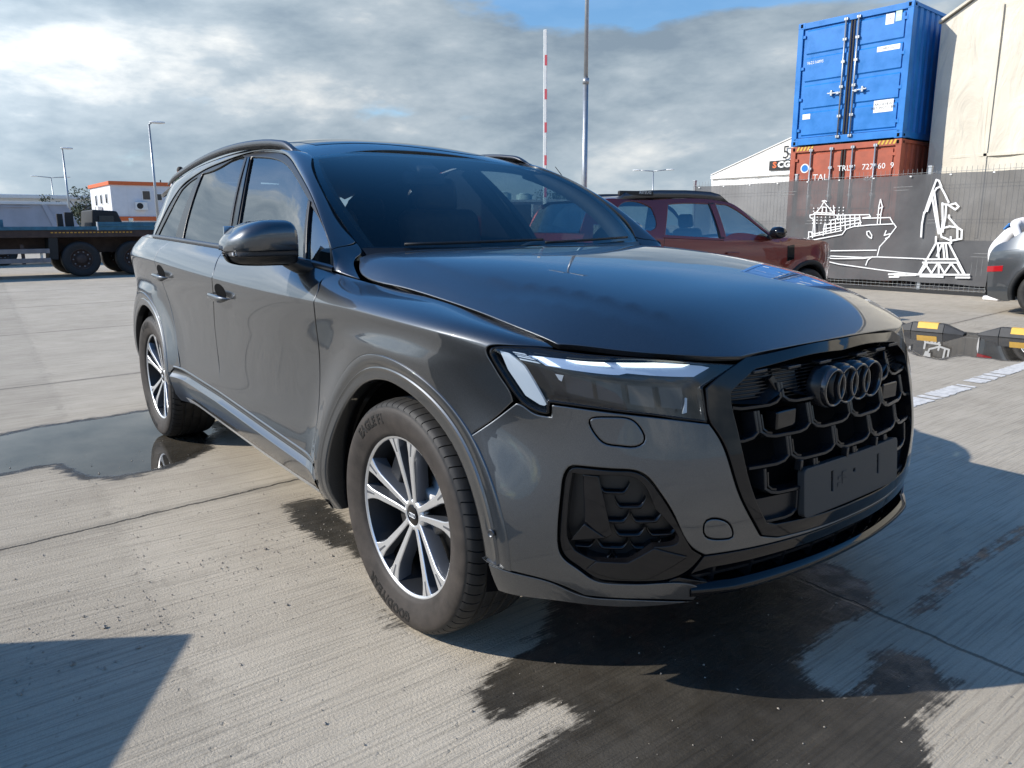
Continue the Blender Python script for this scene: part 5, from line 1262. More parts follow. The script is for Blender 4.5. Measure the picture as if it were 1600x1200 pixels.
# four interlinked rings
em=MB(); 
for i in range(4):
    y=-.104+.0693*i; c=(.936,y,.842); r=.0545
    n0_=len(em.v)
    em.lathe([(r-.0085,-.026),(r-.0085,-.002),(r-.006,.0015),(r-.002,.0015),(r,-.002),(r,-.026)],56,'x',c)
M['ring']=mat('black emblem lacquer',(.010,.010,.012),.16,coat=.8)
em.build('emblem',M['ring'],car,True)
b=MB(); b.box((.892,0,.842),(.03,.285,.08)); b.build('emblem_mount',M['grille_bar'],gr,bevel=.015)
for i in range(4):
    b=MB(); b.lathe([(.060,-.05),(.060,-.012),(.054,-.010)],40,'x',(.932,-.104+.0693*i,.842)); b.build('emblem_collar',M['grille_bar'],gr,True)
# number-plate holder: plate with two slots
M['plate']=mat('plate holder plastic',(.034,.036,.037),.48,bump=.15,bscale=900)
def plate_pt(y,z): return Vector((.962-.10*y*y-(z-.57)*.08,y,z))
def S_plate(y,z):
    y=np.atleast_1d(y);z=np.atleast_1d(z); return np.stack([.966-.10*y*y-(z-.57)*.08,y,z],-1)
rect=lambda a,b,c,d:[[(a,c)],[(b,c)],[(b,d)],[(a,d)]]
def rrect(a,b,c,d,r): return [[(a+r,c)],[(b-r,c),(b-r*.3,c+r*.3)],[(b,c+r)],[(b,d-r),(b-r*.3,d-r*.3)],[(b-r,d)],[(a+r,d),(a+r*.3,d-r*.3)],[(a,d-r)],[(a,c+r),(a+r*.3,c+r*.3)]]
ph=panel('plate_holder',S_plate,rrect(-.262,.262,.503,.641,.014),M['plate'],car,holes=[rect(-.134,-.124,.553,.612),rect(.124,.134,.553,.612),{'c':[(.006*math.cos(a)-.012,.006*math.sin(a)+.592) for a in np.linspace(0,2*math.pi,9)[:-1]]}],both=False,metric=(1,1),gap=0,skirt=.022,h=.04)
panel('plate_recess',S_plate,rect(-.25,.25,.51,.635),M['dark'],ph,both=False,metric=(1,1),gap=0,off=-.016,skirt=0,rim=False,h=.1)
for (dy,dz,w,h_) in ((-.092,.585,.018,.010),(-.078,.585,.004,.03),(-.066,.597,.022,.007),(-.095,.566,.016,.012),(-.068,.573,.022,.016)):
    b=MB(); b.box(plate_pt(dy,dz)+Vector((.0045,0,0)),(.0016,w,h_)); b.build('plate_emboss',M['plate'],ph,bevel=.0006)
for s in (-1,1):
    b=MB(); b.hexa([FP(s*.27,.50,-.02),FP(s*.385,.505,-.02),FP(s*.385,.505,-.06),FP(s*.27,.50,-.06),FP(s*.27,.575,-.02),FP(s*.42,.575,-.02),FP(s*.42,.575,-.06),FP(s*.27,.575,-.06)])
    b.build('grille_infill',M['grille_bar'],gr)
# ---------------------------------------------------------------- side air intakes
fi2=[[(0.678,2.342),(0.760,2.337),(0.848,2.296)],[(0.895,1.903),(0.955,1.418)],[(0.895,1.385)],[(0.828,1.153),(0.743,1.154)],[(0.690,1.290),(0.672,1.450),(0.668,1.700),(0.672,2.099)]]
fo2=[[(0.999,1.304),(0.940,1.842),(0.892,2.202),(0.865,2.347),(0.842,2.402),(0.800,2.414),(0.695,2.432),(0.676,2.419),(0.664,2.359),(0.655,2.136),(0.650,1.751),(0.649,1.560),(0.652,1.343),(0.662,1.197),(0.703,0.995),(0.751,0.775),(0.800,0.740)],[(0.871,0.730),(0.930,0.740),(0.990,0.900)],[(1.030,1.171)]]
fg=panel('air_intake',S_side,fo2,M['gloss_black'],car,holes=[fi2],off=-.008,skirt=.055,gap=.001,h=.03); FG=(fg,emit.m)
panel('intake_back',S_side,[[(0.640,2.449),(0.879,2.460)],[(0.999,1.304)],[(0.850,1.000),(0.720,1.000)],[(0.640,1.303)]],M['satin_black'],FG,off=-.060,skirt=0,gap=0,rim=False,h=.05)
panel('intake_blade',S_side,[[(0.703,2.330)],[(0.745,2.321)],[(0.785,1.529)],[(0.762,1.459)],[(0.712,1.699)]],M['gloss_black'],FG,off=-.020,skirt=.04,gap=0,h=.03)
panel('intake_fin',S_side,[[(0.675,1.420)],[(0.712,1.679)],[(0.768,1.494)]],M['gloss_black'],FG,off=-.014,skirt=.02,gap=0,h=.03)
panel('intake_sill',S_side,[[(0.720,0.980),(0.790,0.830)],[(0.880,0.800)],[(0.985,1.200)],[(0.893,1.375)],[(0.826,1.145)],[(0.745,1.147)]],M['gloss_black'],FG,off=-.002,skirt=.02,gap=0,h=.03)
def ubar(t0,t1,v0,dv,par):
    for sgn in (1,-1):
        rows=[]
        for u in np.linspace(0,1,13):
            t=t0+(t1-t0)*u; v=v0+dv*(1-min(1,4*u*(1-u)*1.6))**1.5
            rows_=[]
            for (dvv,o) in ((.035,-.055),(.022,-.036),(-.012,-.036),(-.03,-.055)):
                p=S_off(S_side,o)(np.array([t]),np.array([v+dvv]))[0]; rows_.append((p[0],p[1]*sgn,p[2]))
            rows.append(rows_)
        strip('intake_mesh',None,rows,M['gloss_black'],par[0 if sgn>0 else 1],both=False)
for r in range(6):
    v0=2.08-.20*r; off_=(r%2)*.045
    for c in range(5):
        a=.70+off_+c*.09-.045; b=a+.085
        lo=.672 if r>3 else .735+.010*r; hi=.86+.020*r-(.05*max(0,r-3))
        if a<lo-.03 or b>hi+.05: continue
        ubar(a,b,v0,.13,FG)
# ---------------------------------------------------------------- lower intake and splitter
lo=[[(TC,1.19),(1.223,1.163)],[(1.034,1.171)],[(0.999,0.852),(0.940,0.720)],[(1.039,0.451),(1.011,0.000)],[(1.030,0.020)],[(1.250,0.020)]]
hi=[[(TC,.98),(1.252,0.929)],[(1.055,0.918)],[(0.965,0.800)],[(1.074,0.505)],[(1.108,0.113)],[(1.253,0.073)]]
panel('lower_grille',S_side,mirror_outline(lo),M['gloss_black'],car,holes=[mirror_outline(hi)],both=False,off=-.006,skirt=.08,gap=.001,h=.04)
panel('lower_grille_back',S_side,mirror_outline([[(TC,1.2),(1.002,1.182)],[(0.900,0.800)],[(1.050,-0.000)]]),M['dark'],car,both=False,off=-.09,skirt=0,gap=0,rim=False,h=.06)
for y in np.linspace(-.50,.50,9):
    b=MB(); b.hexa([FP(y-.004,.33,-.03),FP(y+.004,.33,-.03),FP(y+.004,.33,-.08),FP(y-.004,.33,-.08),FP(y-.004,.40,-.03),FP(y+.004,.40,-.03),FP(y+.004,.40,-.08),FP(y-.004,.40,-.08)]); b.build('grille_rib',M['grille_bar'],car)
bar([(y,.368) for y in np.linspace(-.58,.58,25)],.010,.03,-.035,'grille_rib',M['grille_bar'],car)
rows=[]
for t in np.linspace(1.0,2*TC-1.0,41):
    k=min(1,(TC-abs(t-TC)-1.0)/.12); row=[]
    for (z,o) in ((.364,-.02+.022*k),(.354,.002+.016*k),(.344,.006+.018*k),(.332,.004+.014*k),(.320,-.008),(.316,-.12)):
        v=v_of_z(np.array([min(t,2*TC-t)]),np.array([max(z,.323)]))[0]; p=S_off(S_side,o)(np.array([t]),np.array([v]))[0]; row.append((p[0],p[1],z))
    rows.append(row)
strip('splitter',None,rows,M['gloss_black'],car,both=False)
# ---------------------------------------------------------------- inner body: closes the view through every gap
rows=[]
for t in np.linspace(.56,2*TC-.56,60):
    rows.append([tuple(S_off(S_side,-.11)(np.array([t]),np.array([v]))[0]) for v in (0,1,2,3,4,4.7)])
strip('inner_body',None,rows,M['dark'],car,both=False)
b=MB(); b.box((-1.55,0,.36),(4.6,1.10,.20)); b.box((.15,0,.62),(.9,1.05,.6)); b.box((-1.5,0,.34),(1.85,1.76,.12)); b.box((-3.5,0,.5),(.9,1.3,.4)); b.build('underbody',M['dark'],car,bevel=.03)
def liner(xc):
    a=np.radians(np.linspace(-12,192,40)); rows=[]
    for t in a: rows.append([(xc+r*math.cos(t),y,max(.3825+r*math.sin(t),.22)) for r,y in ((.436,-.945),(.452,-.90),(.455,-.62),(.38,-.56),(.0,-.56))])
    strip('wheel_arch_liner',None,rows,M['dark'],car)
liner(0); liner(-2.996)
# ---------------------------------------------------------------- wheels
M['barrel']=mat('dark wheel barrel',(.022,.024,.028),.4,.4)
def make_tyre():
    R0=.3825; prof=[]  # (radius, axial) axial positive = outboard; half width .1425
    side_p=[(.262,.118),(.268,.126),(.276,.130),(.286,.133),(.300,.1385),(.316,.142),(.332,.1435),(.344,.1425),(.352,.140),(.357,.1365),(.359,.1335)]
    sh=[(.362,.131),(.367,.1275),(.3715,.1215),(.3745,.114)]
    tread=[(.3775,.104),(.3785,.097)]
    mid=[]
    for c in (.070,.024,-.024,-.070):
        mid+=[(.3810,c+.0075),(.3735,c+.0055),(.3735,c-.0055),(.3810,c-.0075)]
    crown=[(.3800,.083)]+mid+[(.3800,-.083)]
    full=side_p+sh+tread+crown+[(r,-a) for r,a in (tread[::-1]+sh[::-1]+side_p[::-1])]
    k=len(full); nb=66; sub=(0,.09,.11,.18,.20,.58); V=[];F=[]
    rows=[]
    for i in range(nb):
        for q,s in enumerate(sub):
            a0=2*math.pi*(i+s)/nb; row=[]
            for j,(r,x) in enumerate(full):
                r2=r; a=a0
                ax=abs(x)
                if ax<.1335 and r>.3588 and ax>.078:      # shoulder blocks: curved cross grooves
                    a=a0+ .030*((ax-.078)/.055)**2
                    if q in (2,3): r2=r-(.0085 if ax<.130 else .004)
                elif ax<=.078 and r>.376:
                    a=a0+.25*x
                    if q in (2,) and r>.379 and (i%2==0): r2=r-.002
                row.append((r2*math.cos(a),-x,r2*math.sin(a)))
            rows.append(row)
    n=len(rows); V=[p for r in rows for p in r]
    F=[(i*k+j,i*k+j+1,((i+1)%n)*k+j+1,((i+1)%n)*k+j) for i in range(n) for j in range(k-1)]
    fm=[1 if (j%(k-1))<9 else 0 for i in range(n) for j in range(k-1)]
    return V,F,fm
def arc_text(body,r,a_mid,size,depth,flip=False,sp=1.0):
    """raised lettering bent round the tyre wall (wheel plane x,z; outboard = -y)"""
    V,F=text_mesh(body,size,depth,bold=.0016,spacing=sp); out=[]
    for x,y,z in V:
        if not flip: rr=r+y; a=a_mid-x/r
        else: rr=r-y; a=a_mid+x/r
        s=np.interp(rr,[.276,.286,.300,.316,.332,.344,.352],[.130,.133,.1385,.142,.1435,.1425,.140])
        out.append((rr*math.cos(a),-(s+.0002+ (z+depth)*.5),rr*math.sin(a)))
    return out,F
def spoke_prof(r):  # face depth (outboard +) along the spoke
    return np.interp(r,[.03,.06,.12,.19,.235,.258],[.088,.090,.098,.108,.113,.114])
def make_wheel(steer=0,phase=0):
    w=empty('wheel'); w.parent=car
    V,F,fm=make_tyre(); ty=mk('tyre',V,F,[M['rubber'],M['dusty_rubber']],w,None,fm,True)
    ty.data.set_sharp_from_angle(angle=R(28)) if hasattr(ty.data,'set_sharp_from_angle') else None
    M.setdefault('letter',mat('tyre lettering',(.006,.0058,.0055),.5))
    for body,r,a,sz,fl in (('EAGLE F1',.321,R(119),.043,False),('GOOD/YEAR',.321,R(256),.043,False)):
        V,F=arc_text(body,r,a,sz,.0012,fl,1.05); mk('tyre_lettering',V,F,M['letter'],w,None,None,False)
    # barrel
    b=MB(); b.lathe([(.2665,.105),(.2685,.116),(.2650,.1185),(.2600,.1175),(.2570,.113),(.2540,.105),(.247,.080),(.238,.04),(.232,-.05),(.236,-.10),(.262,-.118)],96,'y')
    for i,p in enumerate(b.v): b.v[i]=Vector((p.x,-p.y,p.z))
    o=b.build('rim',[M['barrel']],w,True)
    b=MB(); b.lathe([(.2672,.110),(.2690,.1165),(.2655,.1190),(.2560,.1165),(.2535,.112)],96,'y')
    for i,p in enumerate(b.v): b.v[i]=Vector((p.x,-p.y,p.z))
    b.build('rim_edge',M['alloy'],w,True)
    # five twin spokes
    sp=MB()
    def arm(ph,s):
        # centre line offset and half width along the radius
        rs=[.038,.055,.085,.115,.150,.185,.205,.222,.238,.2570]
        ins_=[.0030,.0050,.0085,.0125,.0175,.0225,.0255,.0272,.0268,.0260]
        wid=[.0190,.0190,.0205,.0225,.0250,.0275,.0325,.0410,.0540,.0740]
        ca,sa=math.cos(ph),math.sin(ph); rows=[]
        for r,o,h_ in zip(rs,ins_,wid):
            oi=s*o; oo=s*(o+h_)
            d=spoke_prof(r); ch=.0025
            pts=[(oi,d-.042),(oi,d-.003),(oi+s*ch,d),(oo-s*ch,d),(oo,d-.003),(oo+s*.004,d-.050)]
            L=math.sqrt(max(r*r-0,0)); rows.append([(ca*r-sa*q,-dd,sa*r+ca*q) for q,dd in pts])
        n=len(sp.v); k=6
        for row in rows:
            for p in row: sp.v.append(Vector(p))
        for i in range(len(rows)-1):
            for j in range(k):
                a,b2=n+i*k+j,n+i*k+(j+1)%k; sp.f.append((a,b2,b2+k,a+k)); sp.m.append(0 if j in (1,2,3) else 1)
        sp.f.append(tuple(range(n,n+k)));sp.m.append(1); e=n+(len(rows)-1)*k; sp.f.append(tuple(range(e,e+k)));sp.m.append(1)
    for i in range(5):
        ph=phase+2*math.pi*i/5
        for s in (-1,1): arm(ph,s)
    sp.build('spokes',[M['alloy'],M['alloy_grey']],w,False,bevel=.0012,seg=2)
    # dark slots let into the spoke ends
    for i in range(5):
        ph=phase+2*math.pi*i/5
        for s in (-1,1):
            b=MB(); P=[]
            for r,o,h_ in ((.206,.0400,.0028),(.2565,.0560,.0056)):
                for q in (-1,1): P.append((r,s*o+q*h_))
            for dz in (-.004,.0009):
                pass
            ca,sa=math.cos(ph),math.sin(ph); f=lambda r,q,dd:(ca*r-sa*q,-(spoke_prof(r)+dd),sa*r+ca*q)
            b.hexa([f(*P[0],-.004),f(*P[1],-.004),f(*P[3],-.004),f(*P[2],-.004),f(*P[0],.0008),f(*P[1],.0008),f(*P[3],.0008),f(*P[2],.0008)])
            b.build('spoke_slot',M['alloy_grey'],w)
        # slot floor between the twin arms
        b=MB(); f=lambda r,q,dd:(math.cos(ph)*r-math.sin(ph)*q,-(spoke_prof(r)+dd),math.sin(ph)*r+math.cos(ph)*q)
        b.hexa([f(.055,-.014,-.05),f(.055,.014,-.05),f(.25,.046,-.06),f(.25,-.046,-.06),f(.055,-.014,-.034),f(.055,.014,-.034),f(.25,.046,-.040),f(.25,-.046,-.040)])
        b.build('spoke_web',M['dark'],w)
    b=MB(); b.lathe([(.052,.030),(.056,.078),(.050,.087),(.036,.0895),(.034,.086)],48,'y')
    for i,p in enumerate(b.v): b.v[i]=Vector((p.x,-p.y,p.z))
    b.build('hub',M['alloy'],w,True)
    b=MB(); b.lathe([(.0345,.082),(.034,.0885),(.030,.0905),(.0001,.0910)],40,'y')
    for i,p in enumerate(b.v): b.v[i]=Vector((p.x,-p.y,p.z))
    b.build('hub_cap',M['gloss_black'],w,True)
    em=MB()
    for i in range(4): em.lathe([(.0062,.0912),(.0066,.0920),(.0076,.0920),(.0080,.0912)],20,'y',(-.0117+.0078*i,0,0))
    for i,p in enumerate(em.v): em.v[i]=Vector((p.x,-p.y,p.z))
    em.build('hub_emblem',M['silver'],w,True)
    for i in range(5):
        a=phase+2*math.pi*(i+.5)/5+math.pi/5; b=MB(); c=(.056*math.cos(a),0,.056*math.sin(a)); b.cyl((c[0],-.05,c[2]),(c[0],-.078,c[2]),.011,10); b.build('wheel_bolt',M['steel'],w,True)
    b=MB(); b.lathe([(.06,.055),(.095,.055),(.098,.030),(.185,.030),(.187,.026),(.187,.006),(.10,.006)],64,'y')
    for i,p in enumerate(b.v): b.v[i]=Vector((p.x,-p.y,p.z))
    b.build('brake_disc',M['steel'],w,True)
    b=MB(); b.box((-.15,-.03,.07),(.07,.075,.20),ry=.45); b.build('brake_caliper',M['barrel'],w,bevel=.012)
    return w
M['steel'].node_tree.nodes['Principled BSDF'].inputs['Roughness'].default_value=.45
PH=R(92)
wf=make_wheel(0,PH); wf.location=(0,-.8345,.3825); wf.rotation_euler=(0,0,R(.9))
wr=copy_tree(wf,car); wr.location=(-2.996,-.838,.3825); wr.rotation_euler=(0,R(14),0)
for x,st in ((0,.9),(-2.996,0)):
    q=copy_tree(wf,car); q.location=(x,.836,.3825); q.rotation_euler=(0,R(20),math.pi+R(st))
# ---------------------------------------------------------------- mirrors
def mirror_body():
    # rings across the car: (y, centre x, centre z, half length x, half height z)
    st=[(-.958,-.735,1.196,.03,.035),(-.976,-.735,1.220,.085,.066),(-1.0,-.735,1.233,.100,.075),(-1.05,-.737,1.235,.106,.075),(-1.10,-.741,1.233,.106,.073),(-1.15,-.750,1.224,.098,.063),(-1.178,-.760,1.214,.082,.051),(-1.196,-.770,1.208,.055,.038),(-1.204,-.776,1.206,.028,.022),(-1.207,-.780,1.205,.004,.004)]
    return st
def mirror(z0,z1,name,mt,grow=0):
    rows=[]; st=mirror_body(); ys=np.array([s[0] for s in st]); d=np.arange(len(st)); sp=Spl(d)
    for u in np.linspace(.35,len(st)-1,34):
        y,cx,cz,a,b=[float(sp(u,np.array([s[i] for s in st]))[0]) for i in range(5)]; a=max(a,.003);b=max(b,.003); row=[]
        for th in np.linspace(0,2*math.pi,37)[:-1]:
            c,s=math.cos(th),math.sin(th)
            # front (x+) well rounded, back flat; underside flatter
            x=a*math.copysign(abs(c)**(.62 if c>0 else .45),c)*(.95 if c>0 else .55)+(.03*s if c>0 else -.02*s); z=b*math.copysign(abs(s)**.72,s)*(1.05 if s>0 else 1.10)
            zz=cz+z; 
            row.append((cx+x*(1+grow)-.02*s,y,min(max(zz,z0),z1)))
        rows.append(row)
    return strip(name,None,rows,mt,car,closed=True)
FOLD=[]
mr=mirror(1.203,2,'mirror_cap',PNT,.004)
mirror(0,1.188,'mirror_base',M['satin_black'],.0)
mirror(1.186,1.205,'mirror_indicator',mat('mirror indicator lens',(.10,.10,.105),.18,coat=1),-.012)
for i in range(9):
    b=MB(); y=-1.195+.0085*i; b.box((-.675-.004*(9-i)*.9,y,1.197),(.01,.003,.010)); b.build('indicator_rib',M['silver'],car,both=True)
rows=[]
for u in np.linspace(0,1,9):
    c=Vector((-.70,-.905,1.135)).lerp(Vector((-.735,-1.02,1.190)),u); c.z+=-.012*math.sin(u*math.pi); a=.075+.0*u; h_=.030-.006*u
    rows.append([(c.x+a*math.cos(t)*.62,c.y+.3*h_*math.sin(t),c.z+h_*math.sin(t)) for t in np.linspace(0,2*math.pi,17)[:-1]])
strip('mirror_arm',None,rows,M['satin_black'],car,closed=True)
_n0=set(o.name for o in C.objects)
b=MB(); b.box((-.835,-1.08,1.235),(.004,.20,.115)); b.build('mirror_glass',M['chrome'],car,both=True,bevel=.01)
# the far mirror is folded back along its door
PV=Matrix.Translation((-.80,.93,0))@Matrix.Rotation(R(76),4,'Z')@Matrix.Translation((.735,-.93,0))
for o in C.objects:
    if o.parent==car and (o.name.startswith('mirror_') or o.name.startswith('indicator_rib')) and o.type=='MESH' and len(o.data.vertices) and np.mean([v.co.y for v in o.data.vertices])>0 and not o.name.startswith('mirror_arm'):
        o.matrix_local=PV@o.matrix_local
# ---------------------------------------------------------------- door handles
for (tc,vc,par) in ((-1.515,3.60,'front'),(-2.515,3.64,'rear')):
    panel('handle_cup',S_side,{'c':[(tc+.075*math.cos(a),vc+.10+.19*math.sin(a)) for a in np.linspace(0,2*math.pi,15)[:-1]]},M['dark'],car,off=.0008,skirt=.001,gap=0,h=.02,rim=False)
    rows=[]
    for u in np.linspace(-1,1,25):
        t=tc+u*.125; hgt=.105*(1-.25*u*u)*max(.12,(1-abs(u)**6)); o=.034*(1-abs(u)**5)+.001
        row=[]
        for th in np.linspace(0,2*math.pi,13)[:-1]:
            vv=vc+hgt*math.sin(th)*.8; oo=o+.010*math.cos(th)*(1-abs(u)**6)
            row.append(tuple(S_off(S_side,oo)(np.array([t]),np.array([vv]))[0]))
        rows.append(row)
    strip('door_handle',None,rows,PNT,car,closed=True)
    b=MB(); q=S_off(S_side,.036)([tc+.085],[vc+.03])[0]; b.box(q,(.05,.006,.02)); 
# ---------------------------------------------------------------- cabin
b=MB(); b.box((-2.1,0,.52),(3.2,1.55,.06)); b.build('cabin_floor',M['interior'],car)
rows=[]
for x in np.linspace(-1.40,-3.6,14):
    rows.append([(x,y,roof([x],[y])[0][2]-.035) for y in np.linspace(-.66,.66,13)])
strip('roof_lining',None,rows,M['lining'],car,both=False)
rows=[]
for a in np.linspace(-1,1,25):
    p=wind([a],[.02])[0]; rows.append([(p[0]+.02,p[1]*.99,p[2]-.03),(p[0]-.20,p[1]*.98,p[2]-.055),(p[0]-.42,p[1]*.97,p[2]-.075-.02*abs(a)),(p[0]-.50,p[1]*.97,p[2]-.14),(p[0]-.46,p[1]*.97,.75)])
strip('dashboard',None,rows,M['interior'],car,both=False)
b=MB(); b.box((-.98,.38,1.155),(.18,.34,.07)); b.build('instrument_hood',M['interior'],car,bevel=.03)
# door cards and inner pillars
for nm,z0,z1,off in (('door_card',.55,1.15,-.075),):
    rows=[]
    for x in np.linspace(-.6,-3.6,25): rows.append([tuple(S_off(S_side,off)(np.array([x]),np.array([v]))[0]) for v in (1.6,2.5,3.5,4.6,4.98)])
    strip('door_card',None,rows,M['interior'],car)
for P in ([(-1.93,1.64),(-1.87,1.64),(-1.52,1.17),(-1.66,1.17)],[(-2.62,1.60),(-2.50,1.60),(-2.34,1.19),(-2.52,1.19)]):
    panel('pillar_trim',G,[[p] for p in P],M['interior'],car,metric=(1,1),gap=0,skirt=.05,h=.08,rim=False,off=-.035)
rows=[]
for u in np.linspace(0,1,15):
    p=wind([-1],[u])[0]; q=wind([-.90],[u])[0]; rows.append([(p[0]-.03,p[1]+.0,p[2]-.012),(q[0]-.03,q[1],q[2]-.02),(p[0]-.10,p[1]+.03,p[2]-.05)])
strip('pillar_trim',None,rows,M['interior'],car)
def rbox(name,c,d,mt,parent,ry=0,bev=.05,rz=0):
    b=MB(); b.box((0,0,0),d); o=b.build(name,mt,parent,bevel=bev,seg=4); o.location=c; o.rotation_euler=(0,ry,rz); return o
def seat(x,y):
    s=empty('seat',(x,y,.55)); s.parent=car
    rbox('cushion',(0,0,.18),(.52,.52,.18),M['seat'],s,bev=.06)
    rbox('backrest',(-.30,0,.52),(.16,.52,.64),M['seat'],s,R(-12),.07)
    rbox('headrest',(-.385,0,.915),(.11,.27,.20),M['seat'],s,R(-8),.05)
    b=MB(); b.cyl((-.37,-.06,.78),(-.385,-.06,.9),.008); b.cyl((-.37,.06,.78),(-.385,.06,.9),.008); b.build('headrest_post',M['steel'],s,True)
    return s
seat(-1.50,-.40); seat(-1.50,.40)
s=empty('rear_bench',(-2.42,0,.55)); s.parent=car
rbox('cushion',(0,0,.18),(.52,1.3,.18),M['seat'],s,bev=.06); rbox('backrest',(-.28,0,.50),(.16,1.3,.58),M['seat'],s,R(-14),.06)
for y in (-.42,0,.42): rbox('headrest',(-.37,y,.85),(.10,.26,.16),M['seat'],s,R(-8),.045)
# steering wheel
sw=MB(); cw=Vector((-1.02,.38,1.04)); ax=Vector((-.88,0,.47)).normalized(); u=Vector((0,1,0)); w_=ax.cross(u)
sw.tube([cw+(u*math.cos(a)+w_*math.sin(a))*.182 for a in np.linspace(0,2*math.pi,41)[:-1]],.015,10,True)
for a in (0,math.pi,-math.pi/2): sw.cyl(cw,cw+(u*math.cos(a)+w_*math.sin(a))*.178,.018,8)
sw.cyl(cw-ax*.02,cw+ax*.03,.07,20); sw.build('steering_wheel',M['interior'],car,True)
# interior mirror and sensor pod
rbox('rear_view_mirror',(-1.36,0,1.52),(.03,.24,.065),M['interior'],car,R(-14),.02)
rbox('sensor_pod',(-1.38,0,1.575),(.16,.13,.05),M['interior'],car,R(28),.02)
# wipers
for y0,y1 in ((-.60,.02),(.02,.64)):
    P=[]
    for k in np.linspace(0,1,9):
        y=y0+(y1-y0)*k; a=y/.75; p=wind([a],[.035+.02*k])[0]; P.append((p[0]+.004,y,p[2]+.014))
    b=MB(); b.tube(P,.006,6); b.build('wiper',M['matt_black'],car,True)
# washer jets on the bonnet are hidden; tailgate closes the rear
rows=[]
for z in np.linspace(.4,1.6,12):
    x=np.interp(z,[.4,.9,1.15,1.6],[-4.03,-4.06,-3.98,-3.72]); w=np.interp(z,[.4,.9,1.2,1.3,1.6],[.80,.82,.72,.60,.54]); rows.append([(x+.12*(abs(k)**3),w*k,z) for k in np.linspace(-1,1,13)])
strip('tailgate',None,rows,PNT,car,both=False)

